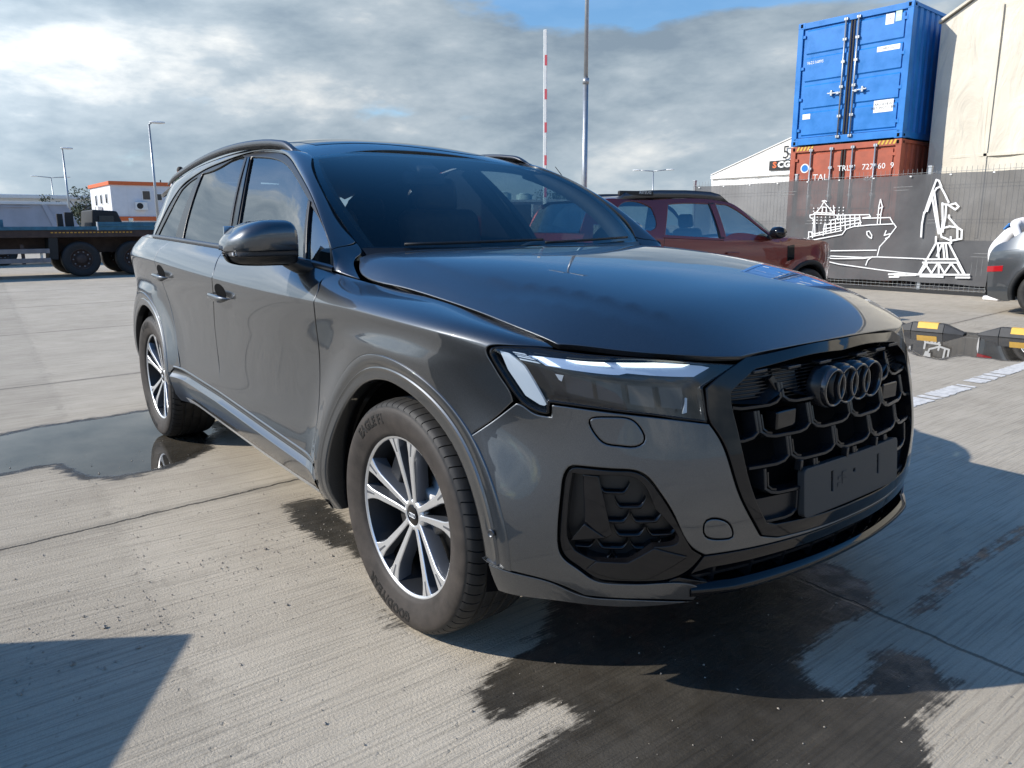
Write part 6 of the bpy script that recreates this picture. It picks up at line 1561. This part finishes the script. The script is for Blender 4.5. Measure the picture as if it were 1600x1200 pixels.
# ================================================================ other cars
def gencar(root,P):
    """a plainer car: side skin over (x,z), bonnet, roof, screens, lamps, wheels.  local x forward from the front axle"""
    global CEN
    old=CEN; CEN=np.array([P['wb']*-.5,0,.7])
    W=P['W']; xn,xt,wb,Rw=P['xn'],P['xt'],P['wb'],P['R']
    bz=np.array(P['belt']); body,blk,gls=P['paint'],M['satin_black'],P['glass']
    zb=lambda x:np.interp(x,bz[:,0],bz[:,1])
    rf=np.array(P['roof']); zr=lambda x:np.interp(x,rf[:,0],rf[:,1])
    kz=Spl([.15,.35,.55,.80,.98,1.2]); kw=[.90,.985,.995,1.0,.985,.94]
    def T(x):
        f=np.clip((x-(xn-.75))/.78,0,1); r=np.clip(((xt+.65)-x)/.70,0,1); return 1-P.get('nose',.24)*f**2.2-.16*r**2.6
    def S(x,z):
        x=np.atleast_1d(np.asarray(x,float));z=np.atleast_1d(np.asarray(z,float)); b=zb(x)
        zn=np.minimum(z,b)/b*1.0
        w=W*T(x)*kz(np.clip(zn,.15,1.0),kw)
        fl=np.zeros_like(x)
        for xc in (0,-wb): r=np.hypot(x-xc,z-Rw); fl=np.maximum(fl,.018*np.exp(-((r-Rw-.08)/.06)**2)*(z<b))
        d=np.maximum(z-b,0); return np.stack([x,-(w+fl-P['k']*d-.25*d*d),z],-1)
    g=dict(metric=(1,1),h=.06,edge=.03)
    ar=Rw+.065
    def arch(xc,a0,a1,n=16): a=np.radians(np.linspace(a0,a1,n)); return [(xc+ar*math.cos(t),max(Rw+ar*math.sin(t),P['zs'])) for t in a]
    xd=P['doors']; zs=P['zs']; hd=np.array(P['hood'])
    fa=[(p[0],p[1]) for p in hd]
    a1=math.degrees(math.asin((zs-Rw)/ar))
    panel('fender',S,[[(xd[0],zb(xd[0])),(xd[0],zs)],arch(0,180-a1,a1),[(xn-.02,zs)],[(xn,.55),(xn,hd[-1][1]-.10)],[(hd[-1][0],hd[-1][1]-.03)]+[(x,z-.02) for x,z in fa[::-1][1:]]],body,root,**g)
    panel('front_door',S,[[(xd[0],zb(xd[0])),(xd[0],zs)],[(xd[1],zs),(xd[1],zb(xd[1]))]],body,root,**g)
    rx=xd[2]; ax_=-wb+ar*math.cos(math.radians(30))
    panel('rear_door',S,[[(xd[1],zb(xd[1])),(xd[1],zs)],[(ax_+.10,zs)],[(ax_+.03,Rw+.1),(rx,Rw+.42)],[(rx,zb(rx))]],body,root,**g)
    panel('quarter_panel',S,[[(rx,zb(rx)),(rx,Rw+.42),(ax_+.03,Rw+.1)],[(ax_+.10,zs)],arch(-wb,a1,180-a1),[(xt+.03,zs)],[(xt,.55),(xt,zb(xt))]],body,root,**g)
    # upper frame with windows
    up=P['upper']; wins=P['wins']
    panel('window_surround',S,up,P.get('frame',body),root,holes=wins,**g)
    for w_ in wins: panel('side_window',S,w_,gls,root,off=-.012,skirt=.003,rim=False,gap=-.012,metric=(1,1),h=.1,edge=.03)
    for xc in (0,-wb):
        rows=[]
        for t in np.radians(np.linspace(a1-6,186-a1,30)): 
            row=[]
            for r,o in ((ar+.055,.001),(ar+.045,.012),(ar+.004,.012),(ar-.012,-.01),(ar-.012,-.09)):
                p=S([xc+max(r,ar)*math.cos(t)],[max(Rw+max(r,ar)*math.sin(t),zs)])[0]; row.append((xc+r*math.cos(t),p[1]-o,max(Rw+r*math.sin(t),zs-.03)))
            rows.append(row)
        strip('arch_trim',None,rows,P['clad'],root)
        rows=[[(xc+r*math.cos(t),y,max(.2,Rw+r*math.sin(t))) for r,y in ((ar-.012,-W+.06),(ar,-W+.35),(0,-W+.36))] for t in np.radians(np.linspace(-10,190,24))]
        strip('arch_liner',None,rows,M['dark'],root)
    rows=[]
    for x in np.linspace(-ar-.02,-wb+ar+.02,20): rows.append([(x,S([x],[z])[0][1]-o,z) for z,o in ((zs+.16,.002),(zs+.15,.014),(zs+.02,.010),(zs-.02,-.04),(zs-.02,-.3))])
    strip('sill_trim',None,rows,P['clad'],root)
    # bonnet, roof, screens
    def edge(x,z): return -S([x],[z])[0][1]
    rows=[]
    for x,z in hd: 
        e=edge(x,z-.02)*.985; rows.append([(x,e*k,z-.02+.055*(1-abs(k)**2.4)) for k in np.linspace(-1,1,15)])
    strip('bonnet',None,rows,body,root,both=False)
    (xb,zb0),(xw,zw)=P['ws']; rows=[]
    for u in np.linspace(0,1,8):
        x=xb+(xw-xb)*u; z=zb0+(zw-zb0)*u; e=edge(x,z)*.985; rows.append([(x+.10*(1-k*k)*(1-.4*u),e*k,z+.03*4*u*(1-u)) for k in np.linspace(-1,1,13)])
    strip('windscreen',None,rows,M['windscreen'],root,both=False)
    rows=[]
    for x in np.linspace(xw,P['xr'],16):
        z=zr(x); e=edge(x,z-.045); rows.append([(x+(.06*(1-k*k) if x==xw else 0),e*k,z-.045+.055*(1-abs(k)**2.6)) for k in np.linspace(-1,1,15)])
    strip('roof',None,rows,body,root,both=False)
    (x0,z0),(x1,z1)=P['rw']; rows=[]
    for u in np.linspace(0,1,7): x=x0+(x1-x0)*u;z=z0+(z1-z0)*u; e=edge(x,z)*.98; rows.append([(x-.06*(1-k*k),e*k,z) for k in np.linspace(-1,1,11)])
    strip('rear_window',None,rows,gls,root,both=False)
    # front and rear ends
    def cap(x,zz,bul,mt,nm,yy=1.0):
        rows=[]
        for z in zz: 
            e=edge(x,z)*yy; rows.append([(x+bul*(1-abs(k)**2.2)*(1 if z>.3 else .8),e*k,z) for k in np.linspace(-1,1,15)])
        return strip(nm,None,rows,mt,root,both=False)
    hz=hd[-1][1]
    cap(xn,np.linspace(zs,hz-.05,7),.12,body,'front_bumper'); cap(xn+.012,np.linspace(hz-.30,hz-.12,3),.12,blk,'grille',.62)
    cap(xt,np.linspace(zs,zb(xt),8),-.13,body,'tailgate')
    for z0_,z1_,mt,nm in P.get('rear_bits',()): cap(xt-.012,np.linspace(z0_,z1_,3),-.13,mt,nm,.98)
    for nm,mt,x0_,x1_,za,zb_ in P['lamps']:
        panel(nm,S,[[(x0_,za)],[(x1_,za+.02)],[(x1_,zb_)],[(x0_,zb_-.02)]],mt,root,metric=(1,1),gap=0,skirt=.01,h=.06,edge=.03,off=.006)
    # mirrors, handles, rails
    for y in (-1,1):
        b=MB(); b.lathe([(.0001,-.11),(.06,-.10),(.085,-.03),(.085,.06),(.05,.11),(.0001,.115)],14,'y'); xm,zm=P['mirror']; e=edge(xm,zm)
        for i,p in enumerate(b.v): b.v[i]=Vector((xm+p.x*1.0,y*(e+.14)+p.y,zm+.09+p.z*.95))
        o=b.build('mirror',P['mirror_mat'],root,True); b=MB(); b.box((xm,y*(e+.03),zm+.03),(.10,.12,.05)); b.build('mirror_arm',blk,o,bevel=.015)
    for xh in P['handles']:
        e=edge(xh,zb(xh)-.16); b=MB(); b.box((xh,-e-.022,zb(xh)-.16),(.20,.022,.028)); b.build('door_handle',body,root,bevel=.009,both=True)
    b=MB(); b.box((-wb/2,0,.42),(wb+.9,W*1.1,.25)); b.box((-wb/2,0,.36),(wb-1.0,W*1.85,.2)); b.build('underbody',M['dark'],root,bevel=.03)
    for y in (-.36,.36):
        s=empty('seat',(-1.35*P['ss'],y,.5)); s.parent=root; rbox('cushion',(0,0,.12),(.5,.5,.2),M['seat'],s,bev=.06); rbox('backrest',(-.28,0,.45),(.16,.5,.6),M['seat'],s,R(-14),.06); rbox('headrest',(-.37,0,.84),(.1,.26,.18),M['seat'],s,R(-8),.045)
    b=MB(); b.box((-2.2*P['ss'],0,.85),(.25,1.2,.5)); b.box((-.75*P['ss'],0,.92),(.4,1.3,.25)); b.build('cabin_trim',M['interior'],root,bevel=.06)
    def wh(x,y):
        w=empty('wheel',(x,y,Rw),0 if y<0 else math.pi); w.parent=root
        b=MB(); b.lathe([(Rw*.66,-.10),(Rw*.70,-.115),(Rw*.85,-.122),(Rw*.95,-.112),(Rw,-.085),(Rw,.085),(Rw*.9,.11),(Rw*.66,.10)],48,'y'); b.build('tyre',M['rubber'],w,True)
        b=MB(); b.lathe([(Rw*.67,-.10),(Rw*.66,-.112),(Rw*.62,-.108),(Rw*.60,-.06),(Rw*.58,.08)],48,'y'); b.build('rim',M['alloy'],w,True)
        b=MB()
        for i in range(10): a=2*math.pi*i/10; b.box((Rw*.36*math.cos(a),-.088,Rw*.36*math.sin(a)),(Rw*.56,.03,.030),ry=-a)
        b.cyl((0,-.105,0),(0,-.06,0),.07,18); b.build('spokes',M['alloy'],w,bevel=.004); b=MB(); b.cyl((0,-.04,0),(0,0,0),Rw*.60,30); b.build('brake_disc',M['dark'],w)
    for x in (0,-wb):
        for y in (-1,1): wh(x,y*(W-.125))
    CEN=old
    return S,edge
M['red_metal']=paint('dark red metallic paint',(.17,.012,.008),.5,.42,.15)
M['dark_metal']=paint('mid grey metallic paint',(.085,.092,.098),.6,.34,.15)
M['van_paint']=paint('dark slate van paint',(.035,.038,.042),.2,.35,.1)
def rectw(P): return [[p] for p in P]
# --- red compact SUV
red_car=empty('red_suv',(-4.70,7.95,0),1.325,'dark red compact SUV with grey roof bars parked behind the big grey car','car')
RP=dict(nose=.42,W=.905,xn=.72,xt=-3.50,wb=2.673,R=.345,zs=.30,k=.30,ss=1,paint=M['red_metal'],glass=M['side_glass'],clad=M['matt_black'],
 belt=[(-3.6,1.20),(-3.0,1.165),(-2.2,1.115),(-1.4,1.085),(-.6,1.065),(.9,1.03)],roof=[(-3.45,1.58),(-3.0,1.635),(-2.4,1.665),(-1.9,1.67),(-1.5,1.65),(-1.2,1.60)],
 doors=(-.52,-1.50,-2.42),hood=[(-.62,1.13),(-.3,1.12),(.1,1.095),(.45,1.05),(.58,.99),(.68,.90)],ws=((-.60,1.12),(-1.28,1.585)),xr=-3.42,rw=((-3.56,1.20),(-3.36,1.56)),
 upper=[[(-.50,1.068),(-.9,1.32),(-1.22,1.56)],[(-1.40,1.61),(-2.0,1.625),(-2.8,1.60),(-3.35,1.545)],[(-3.55,1.20)],[(-3.0,1.170),(-2.2,1.12),(-1.4,1.09)]],
 wins=[[[(-.66,1.105),(-.98,1.34),(-1.22,1.50)],[(-1.32,1.545)],[(-1.50,1.555)],[(-1.44,1.115)]],[[(-1.60,1.555),(-2.0,1.56)],[(-2.26,1.545)],[(-2.40,1.17)],[(-1.53,1.12)]],[[(-2.53,1.50),(-2.62,1.545),(-3.0,1.52)],[(-3.12,1.30)],[(-2.62,1.22),(-2.53,1.26)]]],
 lamps=(('tail_lamp',M['red_lens'],-3.50,-3.36,.86,1.12),('headlight',M['lens'],.40,.64,.78,.93),('side_vent',M['gloss_black'],-.42,-.30,.80,1.02)),mirror=(-.72,1.09),mirror_mat=M['gloss_black'],handles=(-1.36,-2.26))
Sr,er=gencar(red_car,RP)
for y in (-1,1):
    b=MB(); n=14; V=[];F=[]
    for i in range(n):
        u=i/(n-1); x=-1.28-1.75*u; z=np.interp(x,np.array(RP['roof'])[:,0],np.array(RP['roof'])[:,1])-.03; h_=.085*min(1,4*u*(1-u)*2.4)**.5; e=er(x,z-.02)-.03
        for dy,dz in ((-.025,-.01),(-.018,h_),(.018,h_),(.025,-.01)): V.append((x,y*e+dy,z+dz))
    F=[(4*i+j,4*i+(j+1)%4,4*i+4+(j+1)%4,4*i+4+j) for i in range(n-1) for j in range(4)]+[(0,1,2,3),(4*n-4,4*n-1,4*n-2,4*n-3)]
    b.add(V,F); b.build('roof_bar',M['anthracite'],red_car,True)
    b=MB(); b.box((-2.72,y*(er(-2.7,1.6)-.03),1.675),(.50,.056,.06)); b.build('bar_foot',M['matt_black'],red_car,bevel=.015)
    z0,z1=1.11,1.57; w_=.05; xx=-1.505; e0,e1=er(xx,z0)+.002,er(xx-.05,z1)+.002; b=MB()
    b.hexa([(xx-w_,y*e0,z0),(xx+w_*.6,y*e0,z0),(xx+w_*.6,y*(e0-.02),z0),(xx-w_,y*(e0-.02),z0),(xx-w_-.06,y*e1,z1),(xx+w_*.6-.06,y*e1,z1),(xx+w_*.6-.06,y*(e1-.02),z1),(xx-w_-.06,y*(e1-.02),z1)]); b.build('pillar_cover',M['satin_black'],red_car)
    V,F=text_mesh('DUSTER',.05); mk('bar_lettering',[( -2.60+a*(-y)*-1 if y<0 else -2.60-a,y*(er(-2.7,1.6)-.03)+y*.0295,1.685+c) for a,c,_ in V],F,M['silver'],red_car,smooth=False)
b=MB(); b.cyl((-3.15,0,1.63),(-3.50,0,2.02),.008,6,.004); b.build('aerial',M['matt_black'],red_car)
# --- grey hatchback cut off by the right edge of the picture
grey=empty('grey_hatchback',(.90,11.05,0),R(0),'grey hatchback at the right edge with a red tail lamp, in front of the fence','car')
GP=dict(W=.90,xn=.85,xt=-3.42,wb=2.65,R=.33,zs=.25,k=.30,ss=1,paint=M['dark_metal'],glass=M['privacy'],clad=M['matt_black'],
 belt=[(-3.5,.86),(-3.0,.93),(-2.2,.95),(-1.4,.94),(-.6,.92),(.9,.90)],roof=[(-2.95,1.34),(-2.4,1.43),(-1.9,1.455),(-1.5,1.45),(-1.2,1.40)],
 doors=(-.5,-1.45,-2.35),hood=[(-.62,.98),(-.3,.97),(.1,.945),(.45,.90),(.66,.84),(.80,.76)],ws=((-.62,.96),(-1.30,1.37)),xr=-2.80,rw=((-3.40,.88),(-2.82,1.34)),
 upper=[[(-.50,.925),(-.9,1.13),(-1.22,1.33)],[(-1.40,1.385),(-2.0,1.40),(-2.75,1.32)],[(-3.40,.88)],[(-3.0,.935),(-2.2,.955),(-1.4,.945)]],
 wins=[[[(-.72,.965),(-.98,1.14),(-1.22,1.28)],[(-1.32,1.325)],[(-1.46,1.335)],[(-1.42,.985)]],[[(-1.54,1.335),(-2.0,1.345)],[(-2.3,1.32)],[(-2.62,1.02)],[(-1.50,.99)]]],
 lamps=(('tail_lamp',M['red_lens'],-3.43,-3.20,.60,.70),('headlight',M['lens'],.40,.78,.60,.74)),mirror=(-.72,.95),mirror_mat=M['dark_metal'],handles=(-1.30,-2.2),rear_bits=((.27,.44,M['satin_black'],'bumper_insert'),))
gencar(grey,GP)
# --- unseen steel box added left of the picture to throw the square foreground shadow
M['shadow_caster']=mat('dark steel crate',(.05,.055,.06),.45,.3,noise=.2,nscale=6)
cr=empty('shadow_caster',(-1.237,-2.889,0),R(-33),'unseen dark steel box added to cast the square shadow at lower left','shadow_caster')
b=MB(); b.box((1.15,-.80,.53),(2.20,1.50,.90)); b.build('body',M['shadow_caster'],cr,bevel=.01)
b=MB(); b.box((1.15,-.81,1.02),(2.30,1.62,.06)); b.build('lid',M['shadow_caster'],cr,bevel=.006)
for x in (.25,.85,1.45,2.05):
    for y in (-.035,-1.565): b=MB(); b.box((x,y,.54),(.08,.05,.88)); b.build('rib',M['shadow_caster'],cr,bevel=.006)
for y in (-.3,-1.3): b=MB(); b.box((1.15,y,.04),(2.1,.12,.08)); b.build('skid',M['matt_black'],cr)
for x in (.6,1.7): b=MB(); b.box((x,.0,.96),(.10,.03,.10)); b.build('latch',M['galv'],cr,bevel=.006)
# ================================================================ wheel stops
M['stop_black']=mat('black rubber wheel stop',(.030,.031,.033),.55,noise=.25,nscale=12); M['stop_yellow']=mat('yellow reflective panel',(.72,.40,.03),.45,noise=.1,nscale=14)
def wheel_stop(loc,rz,L,lab):
    s=empty('wheel_stop',loc,rz,lab,'wheel stop','black and yellow wheel stops in a row')
    def prof(x):
        k=min(1,max(0,(L/2-abs(x))/.22)); return .02+.09*k
    def piece(x0,x1,g=0):
        b=MB(); V=[]
        for x in (x0,x1):
            h=prof(x)+g; z0=.045 if g else 0; yy=.085-.045*z0/max(h,.05)+g; V+=[(x,-yy,z0),(x,-.04-g*.5,h),(x,.04+g*.5,h),(x,yy,z0)]
        b.add(V,[(0,1,5,4),(1,2,6,5),(2,3,7,6),(3,0,4,7),(3,2,1,0),(4,5,6,7)]); return b
    xs=[-L/2,-L/2+.22,-.02*L,.02*L,L/2-.22,L/2]
    b=MB()
    for a,c in ((-L/2,-L/2+.22),(-L/2+.22,L/2-.22),(L/2-.22,L/2)): q=piece(a,c); b.add(q.v,q.f)
    b.build('body',M['stop_black'],s,bevel=.008)
    for a,c in ((-L*.30,-L*.10),(L*.10,L*.30)) if L>1.2 else ((-L*.14,L*.14),): piece(a,c,.003).build('yellow_panel',M['stop_yellow'],s)
wheel_stop((-2.12,7.62,0),R(7),.80,'middle wheel stop of the row, one yellow panel, beside the puddle'); wheel_stop((-1.17,7.86,0),R(6),.92,'wheel stop nearest the right edge of the picture, at the puddle edge'); wheel_stop((-3.0,7.86,0),R(12),.92,'wheel stop half hidden behind the bonnet of the big grey car')
# ================================================================ people
M['white_cloth']=mat('white work overalls',(.72,.71,.71),.8,noise=.06,nscale=8,bump=.2,bscale=18); M['orange_cap']=mat('orange helmet',(.75,.22,.05),.35,coat=.4)
M['skin']=mat('skin',(.42,.25,.18),.55); M['hair']=mat('dark hair',(.02,.015,.012),.7); M['green_vest']=mat('green safety vest',(.06,.20,.07),.75,noise=.15,nscale=20); M['blue_cloth']=mat('blue cloth',(.05,.22,.55),.8); M['dark_trousers']=mat('dark trousers',(.03,.032,.04),.85)
def skin_body(name,J,E,rad,mt,parent,mats=None,split=None):
    me=bpy.data.meshes.new(name); me.from_pydata(J,E,[]); o=bpy.data.objects.new(name,me); link(o,parent)
    sk=o.modifiers.new('skin','SKIN'); 
    for v,r in zip(me.skin_vertices[0].data,rad): v.radius=(r,r) if not hasattr(r,'__len__') else r
    me.skin_vertices[0].data[0].use_root=True
    s=o.modifiers.new('sub','SUBSURF'); s.levels=2; s.render_levels=2; sk.use_smooth_shade=True
    dg=bpy.context.evaluated_depsgraph_get(); m2=bpy.data.meshes.new_from_object(o.evaluated_get(dg)); o.modifiers.clear(); o.data=m2
    for m in (mats or [mt]): m2.materials.append(m)
    if split:
        for p in m2.polygons: p.material_index=split(p.center)
    for p in m2.polygons: p.use_smooth=True
    return o
def head(parent,c,mt_hair,rot=0,helmet=None):
    o=MB(); o.lathe([(.0001,-.125),(.045,-.115),(.066,-.07),(.078,-.01),(.082,.04),(.074,.085),(.045,.115),(.0001,.125)],20,'z')
    for i,p in enumerate(o.v): o.v[i]=Vector((p.x*1.12,p.y*.95,p.z))
    h=o.build('head',M['skin'],parent,True); h.location=c; h.rotation_euler=(0,rot,0)
    f=MB(); f.hexa([(.085,-.012,-.03),(.112,-.008,-.032),(.112,.008,-.032),(.085,.012,-.03),(.085,-.008,.02),(.09,-.005,.02),(.09,.005,.02),(.085,.008,.02)]); q=f.build('nose',M['skin'],h,True)
    for s in (-1,1):
        f=MB(); f.lathe([(.0001,-.012),(.009,-.006),(.011,0),(.009,.006),(.0001,.012)],8,'x',(.080,s*.03,.015)); f.build('eye',M['hair'],h,True)
        f=MB(); f.box((-.005,s*.082,-.01),(.035,.012,.055)); f.build('ear',M['skin'],h,bevel=.005)
    f=MB(); f.box((.084,0,-.062),(.012,.045,.008)); f.build('mouth',mat('lips',(.3,.12,.1),.5),h,bevel=.002)
    g=MB(); r=1.10 if not helmet else 1.32
    g.lathe([(.090*r,.02),(.088*r,.055),(.070*r,.098*r),(.04*r,.122*r),(.0001,.130*r)]+([(.0001,.12)] if 0 else []),20,'z')
    for i,p in enumerate(g.v): g.v[i]=Vector((p.x*1.1-.008,p.y*.98,p.z))
    if helmet: g.lathe([(.110,.022),(.150,.014),(.150,.020),(.112,.030)],20,'z')
    g.build('hair' if not helmet else 'helmet',mt_hair if not helmet else helmet,h,True)
def hand(parent,c,d,mt):
    """palm with five fingers; d = direction of the fingers"""
    d=Vector(d).normalized(); s=d.orthogonal().normalized(); n=d.cross(s); c=Vector(c)
    b=MB()
    b.hexa([c-s*.038-n*.012,c+s*.038-n*.012,c+s*.038+n*.012,c-s*.038+n*.012]+[c+d*.085-s*.042-n*.011,c+d*.085+s*.042-n*.011,c+d*.085+s*.042+n*.011,c+d*.085-s*.042+n*.011])
    for i,l in enumerate((.068,.078,.074,.058)):
        p=c+d*.08+s*(-.031+.0205*i); q=p+d*l*.55-n*.004; e=q+d*l*.45-n*.018; b.cyl(p,q,.0095,7,.0085); b.cyl(q,e,.0085,7,.007)
    p=c+d*.02-s*.035; q=p+d*.035-s*.032; e=q+d*.03-s*.008; b.cyl(p,q,.012,7,.010); b.cyl(q,e,.010,7,.008)
    return b.build('hand',mt,parent,bevel=.003)
# person in white bending over behind the grey hatchback
pe=empty('person',(-3.22,12.5,0),R(-6),'person in white overalls and an orange helmet bending over beside the grey hatchback','person','people in the yard')
J=[(0,0,.86),(.10,0,1.02),(.24,0,1.20),(.34,0,1.31),(.42,0,1.37),(-.02,.10,.82),(.02,.11,.46),(-.03,.12,.09),(-.02,-.10,.82),(.03,-.11,.46),(-.02,-.12,.09),(.30,.19,1.25),(.42,.23,1.02),(.56,.18,.86),(.30,-.19,1.25),(.44,-.23,1.02),(.60,-.18,.88)]
E=[(0,1),(1,2),(2,3),(3,4),(0,5),(5,6),(6,7),(0,8),(8,9),(9,10),(3,11),(11,12),(12,13),(3,14),(14,15),(15,16)]
rad=[(.15,.13),(.14,.13),(.16,.12),(.13,.11),.055,.10,.07,.055,.10,.07,.055,.075,.055,.042,.075,.055,.042]
skin_body('body',J,E,rad,M['white_cloth'],pe)
head(pe,(.50,0,1.44),M['hair'],R(38),M['orange_cap'])
for s in (-1,1): b=MB(); b.box((.05,s*.12,.04),(.27,.10,.08)); b.build('shoe',M['white_cloth'],pe,bevel=.03); hand(pe,(.58,s*.18,.87),(.6,0,-.5),M['skin'])
b=MB(); b.box((.14,-.02,1.24),(.13,.20,.02),ry=R(-50)); b.build('cloth_patch',M['blue_cloth'],pe,bevel=.008)
# worker on the flatbed deck
wk=empty('person',(-22.1,4.56,1.235),R(-20),'worker in a green vest with white sleeves standing on the flatbed trailer','person','people in the yard')
J=[(0,0,.90),(0,0,1.12),(.02,0,1.32),(.03,0,1.44),(.04,0,1.52),(0,.10,.86),(.02,.11,.48),(0,.12,.09),(0,-.10,.86),(.04,-.11,.48),(.02,-.12,.09),(.02,.19,1.38),(.0,.27,1.14),(.10,.25,.92),(.02,-.19,1.38),(-.02,-.29,1.14),(.06,-.30,.90)]
E=[(0,1),(1,2),(2,3),(3,4),(0,5),(5,6),(6,7),(0,8),(8,9),(9,10),(3,11),(11,12),(12,13),(3,14),(14,15),(15,16)]
skin_body('body',J,E,[(.14,.11),(.14,.11),(.16,.11),(.12,.10),.05,.10,.07,.05,.10,.07,.05,.07,.05,.038,.07,.05,.038],None,wk,[M['white_cloth'],M['dark_trousers'],M['green_vest']],lambda c:1 if c.z<.90 else (2 if abs(c.y)<.17 and c.z<1.46 else 0))
head(wk,(.06,0,1.64),M['hair'])
for s in (-1,1): b=MB(); b.box((.06,s*.12,.04),(.27,.10,.08)); b.build('shoe',M['matt_black'],wk,bevel=.03)
hand(wk,(.11,.25,.91),(.2,0,-1),M['skin']); hand(wk,(.07,-.30,.89),(.2,0,-1),M['skin'])
